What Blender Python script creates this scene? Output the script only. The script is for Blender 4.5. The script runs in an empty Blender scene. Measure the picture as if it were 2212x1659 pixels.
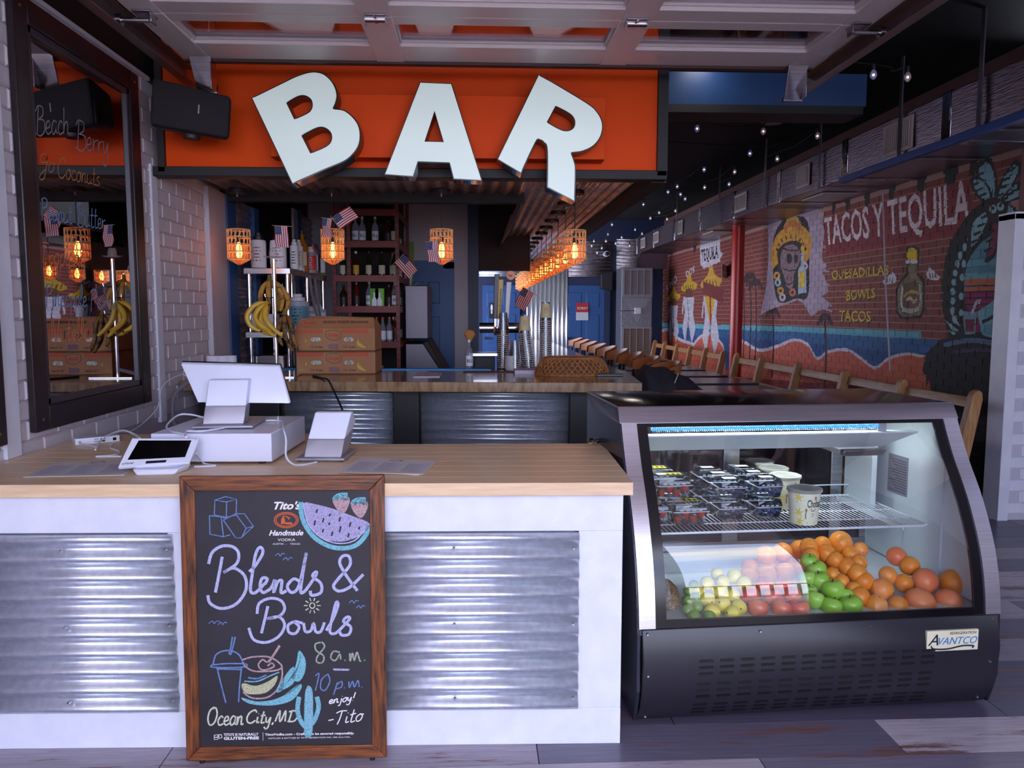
import bpy, math, random
import numpy as np
from mathutils import Matrix, Vector
random.seed(7)
SC = bpy.context.scene
COL = SC.collection
PI = math.pi
# ------------------------------------------------------------------ camera
EYE = Vector((0, 0, 1.55))
YAW, PITCH = math.radians(2.61), math.radians(5.334)
camd = bpy.data.cameras.new('camera'); camd.sensor_width = 36; camd.lens = 36 * 1660 / 2212
camd.clip_start = 0.05; camd.clip_end = 300
cam = bpy.data.objects.new('camera', camd); COL.objects.link(cam)
cam.location = EYE; cam.rotation_euler = (PI / 2 - PITCH, 0, -YAW)
SC.camera = cam
FW = Vector((math.sin(YAW) * math.cos(PITCH), math.cos(YAW) * math.cos(PITCH), -math.sin(PITCH)))
RT = Vector((math.cos(YAW), -math.sin(YAW), 0)); UP = RT.cross(FW)
def U(px, py, X=None, Y=None, Z=None, P=None, N=None):
    """photograph measurement -> point on a known plane of the room"""
    d = FW * 1660 + RT * (px - 1106) + UP * (829.5 - py)
    if P is not None: t = (Vector(P) - EYE).dot(N) / d.dot(N)
    elif X is not None: t = (X - EYE.x) / d.x
    elif Y is not None: t = (Y - EYE.y) / d.y
    else: t = (Z - EYE.z) / d.z
    return EYE + d * t
# ------------------------------------------------------------------ world, exposure
w = bpy.data.worlds.new('sky'); SC.world = w; w.use_nodes = True
nt = w.node_tree; nt.nodes.clear()
def wn(t, **k):
    n = nt.nodes.new(t)
    for a, b in k.items(): setattr(n, a, b)
    return n
tc = wn('ShaderNodeTexCoord'); mp = wn('ShaderNodeMapping'); mp.inputs['Scale'].default_value = (1.2, 1.2, 9)
ns = wn('ShaderNodeTexNoise'); ns.inputs['Scale'].default_value = 1.6; ns.inputs['Detail'].default_value = 6
rp = wn('ShaderNodeValToRGB'); rp.color_ramp.elements[0].position = .46; rp.color_ramp.elements[1].position = .62
sx = wn('ShaderNodeSeparateXYZ'); gr = wn('ShaderNodeValToRGB')
gr.color_ramp.elements[0].position = 0.0; gr.color_ramp.elements[0].color = (.60, .68, .91, 1)
gr.color_ramp.elements[1].position = .45; gr.color_ramp.elements[1].color = (.24, .36, .74, 1)
mx = wn('ShaderNodeMix', data_type='RGBA'); mx.inputs['B'].default_value = (1.0, .97, .98, 1)
bg = wn('ShaderNodeBackground'); out = wn('ShaderNodeOutputWorld')
L = nt.links.new
L(tc.outputs['Generated'], mp.inputs[0]); L(mp.outputs[0], ns.inputs[0]); L(ns.outputs['Fac'], rp.inputs[0])
L(tc.outputs['Generated'], sx.inputs[0]); L(sx.outputs['Z'], gr.inputs[0])
L(rp.outputs['Color'], mx.inputs['Factor']); L(gr.outputs[0], mx.inputs['A']); L(mx.outputs['Result'], bg.inputs[0])
bg.inputs[1].default_value = 8; L(bg.outputs[0], out.inputs[0])
SC.view_settings.view_transform = 'Standard'; SC.view_settings.look = 'None'
SC.view_settings.gamma = 1; SC.view_settings.use_curve_mapping = False
SC.view_settings.exposure = 0.18
SC.cycles.max_bounces = 8; SC.cycles.diffuse_bounces = 4; SC.cycles.transparent_max_bounces = 16
SC.cycles.caustics_reflective = False; SC.cycles.caustics_refractive = False; SC.cycles.sample_clamp_indirect = 4
# ------------------------------------------------------------------ materials
def lin(c):
    return tuple(((v / 255) / 12.92 if v / 255 <= .04045 else ((v / 255 + .055) / 1.055) ** 2.4) for v in c[:3])
MATS = {}
def mat(name, c, rough=.5, metal=0., c2=None, scale=8, stretch=(1, 1, 1), lo=.35, hi=.65, bump=0, emit=0, detail=4, spec=.5, coat=0, trans=0, alpha=1):
    if name in MATS: return MATS[name]
    m = bpy.data.materials.new(name); m.use_nodes = True; t = m.node_tree; b = t.nodes['Principled BSDF']
    c = lin(c) + (1,)
    b.inputs['Base Color'].default_value = c; b.inputs['Roughness'].default_value = rough; b.inputs['Metallic'].default_value = metal
    b.inputs['Specular IOR Level'].default_value = spec; b.inputs['Coat Weight'].default_value = coat
    if trans: b.inputs['Transmission Weight'].default_value = trans
    if alpha < 1: b.inputs['Alpha'].default_value = alpha
    if c2 or bump:
        tcn = t.nodes.new('ShaderNodeTexCoord'); mpn = t.nodes.new('ShaderNodeMapping'); mpn.inputs['Scale'].default_value = stretch
        nn = t.nodes.new('ShaderNodeTexNoise'); nn.inputs['Scale'].default_value = scale; nn.inputs['Detail'].default_value = detail
        t.links.new(tcn.outputs['Object'], mpn.inputs[0]); t.links.new(mpn.outputs[0], nn.inputs[0])
        if c2:
            r = t.nodes.new('ShaderNodeValToRGB'); r.color_ramp.elements[0].position = lo; r.color_ramp.elements[1].position = hi
            r.color_ramp.elements[0].color = c; r.color_ramp.elements[1].color = lin(c2) + (1,)
            t.links.new(nn.outputs['Fac'], r.inputs[0]); t.links.new(r.outputs[0], b.inputs['Base Color'])
        if bump:
            bn = t.nodes.new('ShaderNodeBump'); bn.inputs['Strength'].default_value = bump; bn.inputs['Distance'].default_value = .01
            t.links.new(nn.outputs['Fac'], bn.inputs['Height']); t.links.new(bn.outputs[0], b.inputs['Normal'])
    if emit:
        b.inputs['Emission Color'].default_value = c; b.inputs['Emission Strength'].default_value = emit
    MATS[name] = m; return m
def glass(name, tint=(255, 255, 255), ior=1.5, boost=1.0, rough=0.0):
    if name in MATS: return MATS[name]
    m = bpy.data.materials.new(name); m.use_nodes = True; t = m.node_tree; t.nodes.clear()
    o = t.nodes.new('ShaderNodeOutputMaterial'); tr = t.nodes.new('ShaderNodeBsdfTransparent'); g = t.nodes.new('ShaderNodeBsdfGlossy')
    tr.inputs[0].default_value = lin(tint) + (1,); g.inputs['Roughness'].default_value = rough
    fr = t.nodes.new('ShaderNodeFresnel'); fr.inputs[0].default_value = ior
    ml = t.nodes.new('ShaderNodeMath'); ml.operation = 'MULTIPLY'; ml.inputs[1].default_value = boost; ml.use_clamp = True
    mi = t.nodes.new('ShaderNodeMixShader')
    t.links.new(fr.outputs[0], ml.inputs[0]); t.links.new(ml.outputs[0], mi.inputs[0]); t.links.new(tr.outputs[0], mi.inputs[1])
    t.links.new(g.outputs[0], mi.inputs[2]); t.links.new(mi.outputs[0], o.inputs[0]); MATS[name] = m; return m
def attrmat(name, rough=.6, metal=0):
    if name in MATS: return MATS[name]
    m = bpy.data.materials.new(name); m.use_nodes = True; t = m.node_tree; b = t.nodes['Principled BSDF']
    a = t.nodes.new('ShaderNodeAttribute'); a.attribute_name = 'Paint'; t.links.new(a.outputs['Color'], b.inputs['Base Color'])
    b.inputs['Roughness'].default_value = rough; b.inputs['Metallic'].default_value = metal; MATS[name] = m; return m
def randmat(name, cols, rough=.5, grain=(.6, 14, 14), c2=(120, 85, 80), coordscale=3):
    """plank material: each plank takes its own tone by the object's random number, with grain and worn patches"""
    m = bpy.data.materials.new(name); m.use_nodes = True; t = m.node_tree; b = t.nodes['Principled BSDF']; N = t.nodes.new; K = t.links.new
    oi = N('ShaderNodeObjectInfo'); r = N('ShaderNodeValToRGB'); r.color_ramp.interpolation = 'CONSTANT'
    for i, c in enumerate(cols):
        e = r.color_ramp.elements[i] if i < 2 else r.color_ramp.elements.new(i / len(cols))
        e.position = i / len(cols); e.color = lin(c) + (1,)
    K(oi.outputs['Random'], r.inputs[0])
    g = N('ShaderNodeNewGeometry'); mp_ = N('ShaderNodeMapping'); mp_.inputs['Scale'].default_value = grain; K(g.outputs['Position'], mp_.inputs[0])
    n1 = N('ShaderNodeTexNoise'); n1.inputs['Scale'].default_value = coordscale * 2; n1.inputs['Detail'].default_value = 8; n1.inputs['Roughness'].default_value = .75; K(mp_.outputs[0], n1.inputs[0])
    mp2 = N('ShaderNodeMapping'); mp2.inputs['Scale'].default_value = (grain[0] * .8, grain[1] * .25, grain[2] * .3); K(g.outputs['Position'], mp2.inputs[0])
    n2 = N('ShaderNodeTexNoise'); n2.inputs['Scale'].default_value = coordscale; n2.inputs['Detail'].default_value = 6; n2.inputs['Roughness'].default_value = .7; K(mp2.outputs[0], n2.inputs[0])
    r2 = N('ShaderNodeValToRGB'); r2.color_ramp.elements[0].position = .56; r2.color_ramp.elements[1].position = .62; K(n2.outputs['Fac'], r2.inputs[0])
    mA = N('ShaderNodeMix'); mA.data_type = 'RGBA'; mA.inputs['B'].default_value = lin(c2) + (1,); K(r2.outputs[0], mA.inputs['Factor']); K(r.outputs[0], mA.inputs['A'])
    r3 = N('ShaderNodeValToRGB'); r3.color_ramp.elements[0].position = .3; r3.color_ramp.elements[0].color = (.66, .66, .66, 1); r3.color_ramp.elements[1].position = .7; r3.color_ramp.elements[1].color = (1.3, 1.3, 1.3, 1); K(n1.outputs['Fac'], r3.inputs[0])
    mB = N('ShaderNodeMix'); mB.data_type = 'RGBA'; mB.blend_type = 'MULTIPLY'; mB.inputs['Factor'].default_value = 1; K(mA.outputs['Result'], mB.inputs['A']); K(r3.outputs[0], mB.inputs['B'])
    K(mB.outputs['Result'], b.inputs['Base Color']); b.inputs['Roughness'].default_value = rough; MATS[name] = m; return m
# ------------------------------------------------------------------ object helpers
WM = {}
def tag(o, label=None, cat=None, group=None, kind=None):
    if label: o['label'] = label
    if cat: o['category'] = cat
    if group: o['group'] = group
    if kind: o['kind'] = kind
    return o
def thing(name, label, cat, loc=(0, 0, 0), rz=0, group=None):
    o = bpy.data.objects.new(name, None); COL.objects.link(o); o.location = loc; o.rotation_euler = (0, 0, rz); o.empty_display_size = .05
    WM[o] = Matrix.Translation(loc) @ Matrix.Rotation(rz, 4, 'Z')
    return tag(o, label, cat, group)
def adopt(o, parent, rel=None):
    if parent is not None:
        o.parent = parent; WM[o] = WM.get(parent, Matrix.Identity(4))
    return o
def dup(root, loc=None, rz=None, label=None, group=None):
    def cp(o, par):
        c = o.copy(); COL.objects.link(c)
        if par is not None: c.parent = par
        for ch in o.children: cp(ch, c)
        return c
    r = cp(root, None)
    if loc is not None: r.location = loc
    if rz is not None: r.rotation_euler = (0, 0, rz)
    if label: r['label'] = label
    if group: r['group'] = group
    return r
class MB:
    def __init__(s, T=None): s.v = []; s.f = []; s.T = T
    def add(s, vs, fs):
        n = len(s.v)
        s.v += [(s.T @ Vector(p)) if s.T else Vector(p) for p in vs]; s.f += [tuple(i + n for i in f) for f in fs]; return s
    def box(s, x0, x1, y0, y1, z0, z1):
        return s.add([(x, y, z) for x in (x0, x1) for y in (y0, y1) for z in (z0, z1)],
                     [(0, 1, 3, 2), (4, 6, 7, 5), (0, 4, 5, 1), (2, 3, 7, 6), (0, 2, 6, 4), (1, 5, 7, 3)])
    def hexa(s, b, t):
        return s.add(list(b) + list(t), [(3, 2, 1, 0), (4, 5, 6, 7)] + [(i, (i + 1) % 4, 4 + (i + 1) % 4, 4 + i) for i in range(4)])
    def cyl(s, p0, p1, r0, r1=None, n=12, caps=True):
        p0, p1 = Vector(p0), Vector(p1); r1 = r0 if r1 is None else r1
        d = (p1 - p0).normalized(); a = d.orthogonal().normalized(); b = d.cross(a)
        vs = []
        for p, r in ((p0, r0), (p1, r1)):
            for k in range(n): q = 2 * PI * k / n; vs.append(p + a * math.cos(q) * r + b * math.sin(q) * r)
        fs = [(k, (k + 1) % n, n + (k + 1) % n, n + k) for k in range(n)]
        if caps: fs += [tuple(range(n))[::-1], tuple(range(n, 2 * n))]
        return s.add(vs, fs)
    def lathe(s, prof, c=(0, 0, 0), n=20, cap=False, sx=1, sy=1):
        vs = []
        for r, z in prof:
            for k in range(n): q = 2 * PI * k / n; vs.append((c[0] + r * sx * math.cos(q), c[1] + r * sy * math.sin(q), c[2] + z))
        fs = [(i * n + k, i * n + (k + 1) % n, (i + 1) * n + (k + 1) % n, (i + 1) * n + k) for i in range(len(prof) - 1) for k in range(n)]
        if cap: fs += [tuple(range(n))[::-1], tuple(range((len(prof) - 1) * n, len(prof) * n))]
        return s.add(vs, fs)
    def tube(s, pts, r, n=8, caps=True):
        P = [Vector(p) for p in pts]; m = len(P); vs = []; a = None
        for i in range(m):
            d = (P[min(i + 1, m - 1)] - P[max(i - 1, 0)]).normalized()
            a = d.orthogonal().normalized() if a is None else (a - d * a.dot(d)).normalized()
            b = d.cross(a); rr = r[i] if isinstance(r, (list, tuple)) else r
            for k in range(n): q = 2 * PI * k / n; vs.append(P[i] + a * math.cos(q) * rr + b * math.sin(q) * rr)
        fs = [(i * n + k, i * n + (k + 1) % n, (i + 1) * n + (k + 1) % n, (i + 1) * n + k) for i in range(m - 1) for k in range(n)]
        if caps: fs += [tuple(range(n))[::-1], tuple(range((m - 1) * n, m * n))]
        return s.add(vs, fs)
    def loop(s, pts, r, n=6):
        return s.tube(list(pts) + [pts[0]], r, n, False)
    def sphere(s, c, r, nu=16, nv=10, sz=1):
        prof = [(math.sin(PI * j / nv) * r + 1e-5, -math.cos(PI * j / nv) * r * sz) for j in range(nv + 1)]
        return s.lathe(prof, c, nu)
    def quad(s, a, b, c, d): return s.add([a, b, c, d], [(0, 1, 2, 3)])
    def prism(s, poly, o, ux, uy, dep):
        """flat outline (simple polygon) in frame o,ux,uy pushed along dep"""
        o, ux, uy, dep = Vector(o), Vector(ux), Vector(uy), Vector(dep); n = len(poly)
        a = [o + ux * x + uy * y for x, y in poly]
        return s.add(a + [p + dep for p in a], [tuple(range(n))[::-1], tuple(range(n, 2 * n))] + [(k, (k + 1) % n, n + (k + 1) % n, n + k) for k in range(n)])
    def ribbon(s, pts, wd, nrm):
        P = [Vector(p) for p in pts]; m = len(P); nrm = Vector(nrm).normalized(); vs = []
        for i in range(m):
            d = (P[min(i + 1, m - 1)] - P[max(i - 1, 0)])
            d = d.normalized() if d.length > 1e-9 else Vector((1, 0, 0))
            t = nrm.cross(d).normalized(); vs += [P[i] - t * wd / 2, P[i] + t * wd / 2]
        return s.add(vs, [(2 * i, 2 * i + 2, 2 * i + 3, 2 * i + 1) for i in range(m - 1)])
    def build(s, name, m, parent=None, smooth=False, bevel=0, kind=None, seg=2, solid=0):
        me = bpy.data.meshes.new(name); vs = s.v
        if parent is not None:
            inv = WM.get(parent, Matrix.Identity(4)).inverted(); vs = [inv @ p for p in vs]
        me.from_pydata([tuple(p) for p in vs], [], s.f); me.update()
        o = bpy.data.objects.new(name, me); COL.objects.link(o); adopt(o, parent)
        if m is not None: me.materials.append(m)
        if smooth:
            me.polygons.foreach_set('use_smooth', [True] * len(me.polygons))
            try: me.set_sharp_from_angle(angle=math.radians(40))
            except Exception: pass
        if solid: q = o.modifiers.new('solid', 'SOLIDIFY'); q.thickness = solid; q.offset = 0
        if bevel:
            q = o.modifiers.new('bevel', 'BEVEL'); q.width = bevel; q.segments = seg; q.limit_method = 'ANGLE'; q.angle_limit = math.radians(40)
            me.polygons.foreach_set('use_smooth', [True] * len(me.polygons)); 
            try: me.set_sharp_from_angle(angle=math.radians(80))
            except Exception: pass
        if kind: o['kind'] = kind
        return o
def box(name, m, a, parent=None, bevel=0, kind=None, **k): return MB().box(*a).build(name, m, parent, bevel=bevel, kind=kind, **k)
def text(s, name, m, parent, o, ux, uy, size, ext=.0008, off=0, shear=0, align='LEFT', fit=None, sp=1.0):
    """lettering: type set in the frame o, ux, uy, turned into a mesh"""
    c = bpy.data.curves.new(name, 'FONT'); c.body = s; c.size = size; c.extrude = ext; c.offset = off; c.shear = shear; c.align_x = align; c.space_character = sp
    c.resolution_u = 3; t = bpy.data.objects.new(name, c); COL.objects.link(t); bpy.context.view_layer.update()
    me = bpy.data.meshes.new_from_object(t, depsgraph=bpy.context.evaluated_depsgraph_get()); bpy.data.objects.remove(t); bpy.data.curves.remove(c)
    me.name = name; me.materials.clear(); me.materials.append(m)
    ux, uy = Vector(ux).normalized(), Vector(uy).normalized(); uz = ux.cross(uy).normalized()
    M = Matrix((ux, uy, uz)).transposed().to_4x4(); M.translation = Vector(o)
    if fit:
        xs = [v.co.x for v in me.vertices]; M = M @ Matrix.Diagonal((fit / (max(xs) - min(xs)), 1, 1, 1))
    if parent is not None: M = WM.get(parent, Matrix.Identity(4)).inverted() @ M
    me.transform(M); ob = bpy.data.objects.new(name, me); COL.objects.link(ob); adopt(ob, parent)
    return ob
def shape(name, m, outs, parent, o, ux, uy, dep):
    """filled outline with holes (2D curve), extruded by |dep| towards dep"""
    c = bpy.data.curves.new(name, 'CURVE'); c.dimensions = '2D'; c.fill_mode = 'BOTH'; dep = Vector(dep)
    for out_ in outs:
        sp = c.splines.new('POLY'); sp.points.add(len(out_) - 1)
        for i, (x, y) in enumerate(out_): sp.points[i].co = (x, y, 0, 1)
        sp.use_cyclic_u = True
    c.extrude = dep.length / 2; c.materials.append(m)
    t = bpy.data.objects.new(name, c); COL.objects.link(t); bpy.context.view_layer.update()
    me = bpy.data.meshes.new_from_object(t, depsgraph=bpy.context.evaluated_depsgraph_get()); bpy.data.objects.remove(t); bpy.data.curves.remove(c); me.name = name
    ux, uy = Vector(ux).normalized(), Vector(uy).normalized(); uz = ux.cross(uy).normalized()
    M = Matrix((ux, uy, uz)).transposed().to_4x4(); M.translation = Vector(o) + dep / 2
    if parent is not None: M = WM.get(parent, Matrix.Identity(4)).inverted() @ M
    me.transform(M); ob = bpy.data.objects.new(name, me); COL.objects.link(ob); adopt(ob, parent)
    return ob
def smoothpts(p, k=6, closed=False):
    P = [Vector(q) for q in p]; out_ = []; n = len(P)
    if n < 3: return P
    for i in range(n if closed else n - 1):
        if closed: a, b, c, d = P[i - 1], P[i], P[(i + 1) % n], P[(i + 2) % n]
        else: a, b, c, d = P[max(i - 1, 0)], P[i], P[i + 1], P[min(i + 2, n - 1)]
        for j in range(k):
            t = j / k; out_.append(.5 * ((2 * b) + (c - a) * t + (2 * a - 5 * b + 4 * c - d) * t * t + (3 * b - a - 3 * c + d) * t ** 3))
    if not closed: out_.append(P[-1])
    return out_
def point_light(name, loc, e, col, r=.03):
    l = bpy.data.lights.new(name, 'POINT'); l.energy = e; l.color = col; l.shadow_soft_size = r
    o = bpy.data.objects.new(name, l); COL.objects.link(o); o.location = loc; return o
# ---- handwriting: one-line letters, x right, y up, cap height 1
GL = {
'B': (.72, [[(.14, 0), (.2, .95)], [(0, .8), (.18, 1), (.5, .95), (.52, .68), (.22, .52)], [(.22, .52), (.62, .48), (.66, .12), (.35, -.06), (0, .06)]]),
'C': (.66, [[(.6, .8), (.45, 1), (.15, .8), (.03, .4), (.15, .05), (.4, 0), (.62, .2)]]),
'G': (.6, [[(.5, .85), (.35, 1), (.12, .85), (.1, .55), (.3, .45), (.5, .6), (.52, .9), (.5, .2), (.4, -.4), (.2, -.5), (.12, -.3), (.45, .1)]]),
'P': (.6, [[(.1, -.1), (.15, 1)], [(.02, .85), (.2, 1), (.5, .95), (.5, .65), (.18, .5)]]),
'N': (.7, [[(.0, 0), (.1, .5), (.12, 1), (.2, .9), (.4, .1), (.48, 0), (.55, .6), (.62, 1)]]),
'T': (.6, [[(0, .85), (.25, .95), (.6, .9)], [(.32, .95), (.28, .4), (.2, 0)]]),
'O': (.75, [[(.4, 1), (.12, .8), (.05, .35), (.25, 0), (.55, .15), (.65, .6), (.5, .95), (.3, .9)]]),
'M': (.85, [[(.0, 0), (.12, .9), (.2, .9), (.3, .1), (.42, .1), (.55, .9), (.62, .9), (.72, 0)]]),
'D': (.8, [[(.15, 0), (.2, 1)], [(0, .9), (.4, 1), (.7, .6), (.55, .05), (.05, 0)]]),
'a': (.5, [[(.4, .42), (.2, .5), (.04, .25), (.15, 0), (.35, .15), (.4, .48), (.38, .1), (.5, .05)]]),
'b': (.45, [[(.05, 1), (.05, .05), (.3, 0), (.38, .3), (.2, .45), (.05, .3)]]),
'c': (.42, [[(.36, .4), (.2, .5), (.04, .25), (.15, 0), (.42, .08)]]),
'd': (.5, [[(.36, .4), (.18, .45), (.04, .2), (.15, 0), (.36, .12), (.42, 1), (.38, .1), (.5, .05)]]),
'e': (.42, [[(.04, .2), (.3, .28), (.26, .48), (.1, .42), (.05, .15), (.2, 0), (.42, .1)]]),
'h': (.5, [[(.05, 1), (.05, 0), (.1, .35), (.28, .48), (.36, .3), (.36, .05), (.5, .05)]]),
'i': (.25, [[(.08, .48), (.08, .05), (.25, .08)], [(.09, .7), (.1, .74)]]),
'j': (.3, [[(.2, .48), (.18, -.3), (.02, -.4)], [(.2, .7), (.21, .74)]]),
'k': (.45, [[(.05, 1), (.05, 0)], [(.35, .48), (.08, .25), (.4, 0)]]),
'l': (.3, [[(.0, .1), (.2, .6), (.2, .98), (.1, .98), (.06, .3), (.12, .02), (.3, .08)]]),
'm': (.75, [[(.04, .48), (.05, 0), (.12, .4), (.28, .46), (.3, 0), (.38, .4), (.54, .46), (.57, .05), (.75, .08)]]),
'n': (.5, [[(.04, .48), (.05, 0), (.12, .38), (.3, .48), (.34, .05), (.5, .08)]]),
'o': (.45, [[(.22, .5), (.05, .3), (.12, 0), (.32, .05), (.38, .35), (.22, .5), (.45, .44)]]),
'p': (.48, [[(.08, .48), (.05, -.45)], [(.06, .3), (.25, .5), (.4, .28), (.25, .02), (.07, .1)]]),
'r': (.38, [[(.05, .48), (.06, 0), (.12, .35), (.35, .46)]]),
's': (.38, [[(.32, .48), (.1, .42), (.12, .28), (.3, .16), (.2, 0), (0, .04)]]),
't': (.35, [[(.16, .9), (.12, .1), (.2, 0), (.35, .06)], [(0, .55), (.32, .6)]]),
'u': (.5, [[(.04, .48), (.05, .08), (.2, 0), (.34, .15), (.36, .48), (.36, .08), (.5, .05)]]),
'w': (.65, [[(.04, .48), (.06, .05), (.2, .05), (.28, .4), (.32, .05), (.48, .05), (.54, .5), (.65, .45)]]),
'y': (.48, [[(.04, .48), (.08, .12), (.22, .08), (.34, .45), (.3, -.3), (.15, -.45), (.02, -.3)]]),
'8': (.5, [[(.4, .85), (.2, 1), (.08, .8), (.2, .58), (.4, .35), (.3, .02), (.08, .1), (.1, .38), (.35, .65), (.4, .85)]]),
'1': (.28, [[(.0, .75), (.16, 1), (.12, 0)]]), '0': (.5, [[(.25, 1), (.06, .6), (.1, .08), (.28, 0), (.42, .4), (.38, .9), (.22, 1)]]),
'.': (.2, [[(.05, 0), (.09, .03)]]), ',': (.2, [[(.1, .05), (.04, -.15)]]), '!': (.2, [[(.12, 1), (.07, .3)], [(.05, 0), (.06, .04)]]),
'-': (.4, [[(.03, .4), (.32, .42)]]), ' ': (.3, []), "'": (.15, [[(.08, 1), (.05, .8)]]),
}
def write(mb, s, p0, p1, h, up, wd, nrm, slant=.15, wob=0):
    """handwrite s from p0 to p1 (world), letters fitted to that length"""
    p0, p1, up = Vector(p0), Vector(p1), Vector(up).normalized()
    tot = sum(GL[c][0] for c in s); d = (p1 - p0) / tot; x = 0
    for c in s:
        wdt, st = GL[c]
        for q in st:
            pts = [p0 + d * (x + a * 1.0 + b * slant) + up * (b * h) for a, b in q]
            mb.ribbon(smoothpts(pts, 5), wd, nrm)
        x += wdt
    return mb
# ================================================================== SHARED MATERIALS
WHITE = mat('white_paint', (226, 226, 238), .45, c2=(216, 216, 232), scale=5)
BRICKW = mat('white_brick_paint', (206, 196, 204), .5, bump=.25, scale=30)
MORTW = mat('white_mortar_paint', (184, 172, 182), .6)
BLACKW = mat('black_wood', (26, 20, 26), .35)
MATTEB = mat('matte_black', (22, 19, 24), .6)
ORANGE = mat('orange_paint', (228, 74, 4), .6, c2=(220, 68, 3), scale=2, spec=.2)
ALU = mat('painted_aluminium', (224, 212, 216), .38, .1)
STEEL = mat('stainless_steel', (190, 186, 194), .22, 1, c2=(168, 164, 172), scale=3, stretch=(1, 1, 30))
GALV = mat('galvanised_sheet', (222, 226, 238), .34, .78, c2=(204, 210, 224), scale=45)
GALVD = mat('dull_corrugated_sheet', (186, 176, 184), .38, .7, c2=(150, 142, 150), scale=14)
CHROME = mat('chrome', (220, 220, 225), .08, 1)
BLUE = mat('blue_paint', (40, 80, 138), .5)
NAVY = mat('navy_paint', (32, 42, 78), .5)
CEIL = mat('black_ceiling_paint', (16, 12, 18), .75)
GREYW = mat('grey_wall_paint', (176, 170, 182), .7)
def corrugated(name, m, parent, o, u, v, nrm, pitch, amp, kind=None, per=8):
    o, u, v, nrm = Vector(o), Vector(u), Vector(v), Vector(nrm).normalized()
    n = max(2, int(round(v.length / pitch * per))); vs = []
    for i in range(n + 1):
        t = i / n; h = amp * math.sin(2 * PI * t * v.length / pitch)
        p = o + v * t + nrm * h; vs += [p, p + u]
    ob = MB().add(vs, [(2 * i, 2 * i + 1, 2 * i + 3, 2 * i + 2) for i in range(n)]).build(name, m, parent, smooth=True, kind=kind)
    s = ob.modifiers.new('solid', 'SOLIDIFY'); s.thickness = .002
    return ob
def screws(parent, pts, nrm, r=.006, m=None, name='screw'):
    nrm = Vector(nrm).normalized()
    for p in pts:
        p = Vector(p); MB().cyl(p, p + nrm * .005, r, r * .6, 8).build(name, m or CHROME, parent)
# ================================================================== FLOOR
PLANKF = randmat('weathered_vinyl_plank', [(124, 116, 134), (176, 166, 178), (92, 86, 106), (156, 146, 160), (108, 102, 122), (190, 178, 188)], .36)
floor = box('floor', mat('floor_base', (50, 46, 54), .7), (-3, 5.1, .6, 17, -.06, -.006), kind='structure')
pk = None; random.seed(3)
y = .9; k = 0
while y < 5.8:
    x = -2.2 + (k * .53) % 1.3 - 1.3
    while x < 4.8:
        if pk is None:
            pk = MB().box(0, 1.296, 0, .227, -.006, 0).build('plank', PLANKF, floor); p = pk
        else: p = pk.copy(); COL.objects.link(p); p.name = 'plank'
        p.location = (x, y, 0); x += 1.3
    y += .23; k += 1
# ================================================================== LEFT WALL
WX = -1.88
wl = box('wall_left', MORTW, (WX - .2, WX - .006, -6, 5.86, 0, 2.87), kind='structure')
bm = MB(); a, b, c = .222, .081, .006
bm.add([(0, 0, 0), (0, a, 0), (0, a, b), (0, 0, b), (.008, c, c), (.008, a - c, c), (.008, a - c, b - c), (.008, c, b - c)],
       [(4, 5, 6, 7), (0, 1, 5, 4), (1, 2, 6, 5), (2, 3, 7, 6), (3, 0, 4, 7)])
proto = None
for r in range(23):
    z = .93 + r * .0845; y = 2.7 + (r % 2) * .115
    while y < 5.42:
        if not (3.12 < y < 3.16 or 4.58 < y + .1 < 4.60):
            if proto is None: proto = bm.build('brick', BRICKW, wl); p = proto
            else: p = proto.copy(); COL.objects.link(p); p.name = 'brick'
            p.location = (WX - .006, y, z)
        y += .230
box('trim_left_corner', WHITE, (WX - .01, WX + .014, 4.60, 4.68, .9, 2.40), kind='structure', bevel=.002)
box('trim_left_strip', WHITE, (WX - .01, WX + .016, 3.10, 3.20, .965, 2.87), kind='structure', bevel=.003)
box('trim_left_post', mat('end_post_paint', (186, 180, 192), .5), (WX - .01, WX + .03, 5.50, 5.86, .9, 2.42), kind='structure', bevel=.003)
box('trim_left_top', WHITE, (WX - .01, WX + .02, 1.2, 4.62, 2.865, 2.885), kind='structure')
box('wall_left_upper', CEIL, (WX - .2, WX, 1.2, 17, 2.885, 3.56), kind='structure')
# rear continuation behind the bar: blue posts and corrugated sheet
box('wall_left_rear', mat('dark_backing', (30, 24, 32), .8), (WX - .2, WX - .04, 5.86, 9.0, 0, 2.885), kind='structure')
box('trim_blue_post', BLUE, (WX - .04, WX + .04, 5.87, 6.08, 0, 2.42), kind='structure', bevel=.004)
box('trim_blue_post_second', BLUE, (WX - .04, WX + .03, 6.60, 6.74, 0, 2.42), kind='structure', bevel=.004)
box('trim_grey_post', GREYW, (WX - .04, WX + .03, 8.0, 8.14, 0, 2.6), kind='structure')
box('trim_blue_post_third', BLUE, (WX - .04, WX + .04, 8.14, 8.3, 0, 2.6), kind='structure')
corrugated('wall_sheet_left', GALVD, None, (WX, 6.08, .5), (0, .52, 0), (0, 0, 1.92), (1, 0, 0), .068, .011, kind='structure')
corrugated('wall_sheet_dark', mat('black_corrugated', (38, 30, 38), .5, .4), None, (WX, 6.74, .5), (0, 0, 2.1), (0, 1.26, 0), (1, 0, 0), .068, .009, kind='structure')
corrugated('wall_sheet_far', GALVD, None, (WX, 8.3, .5), (0, .7, 0), (0, 0, 2.1), (1, 0, 0), .068, .011, kind='structure')
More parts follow.
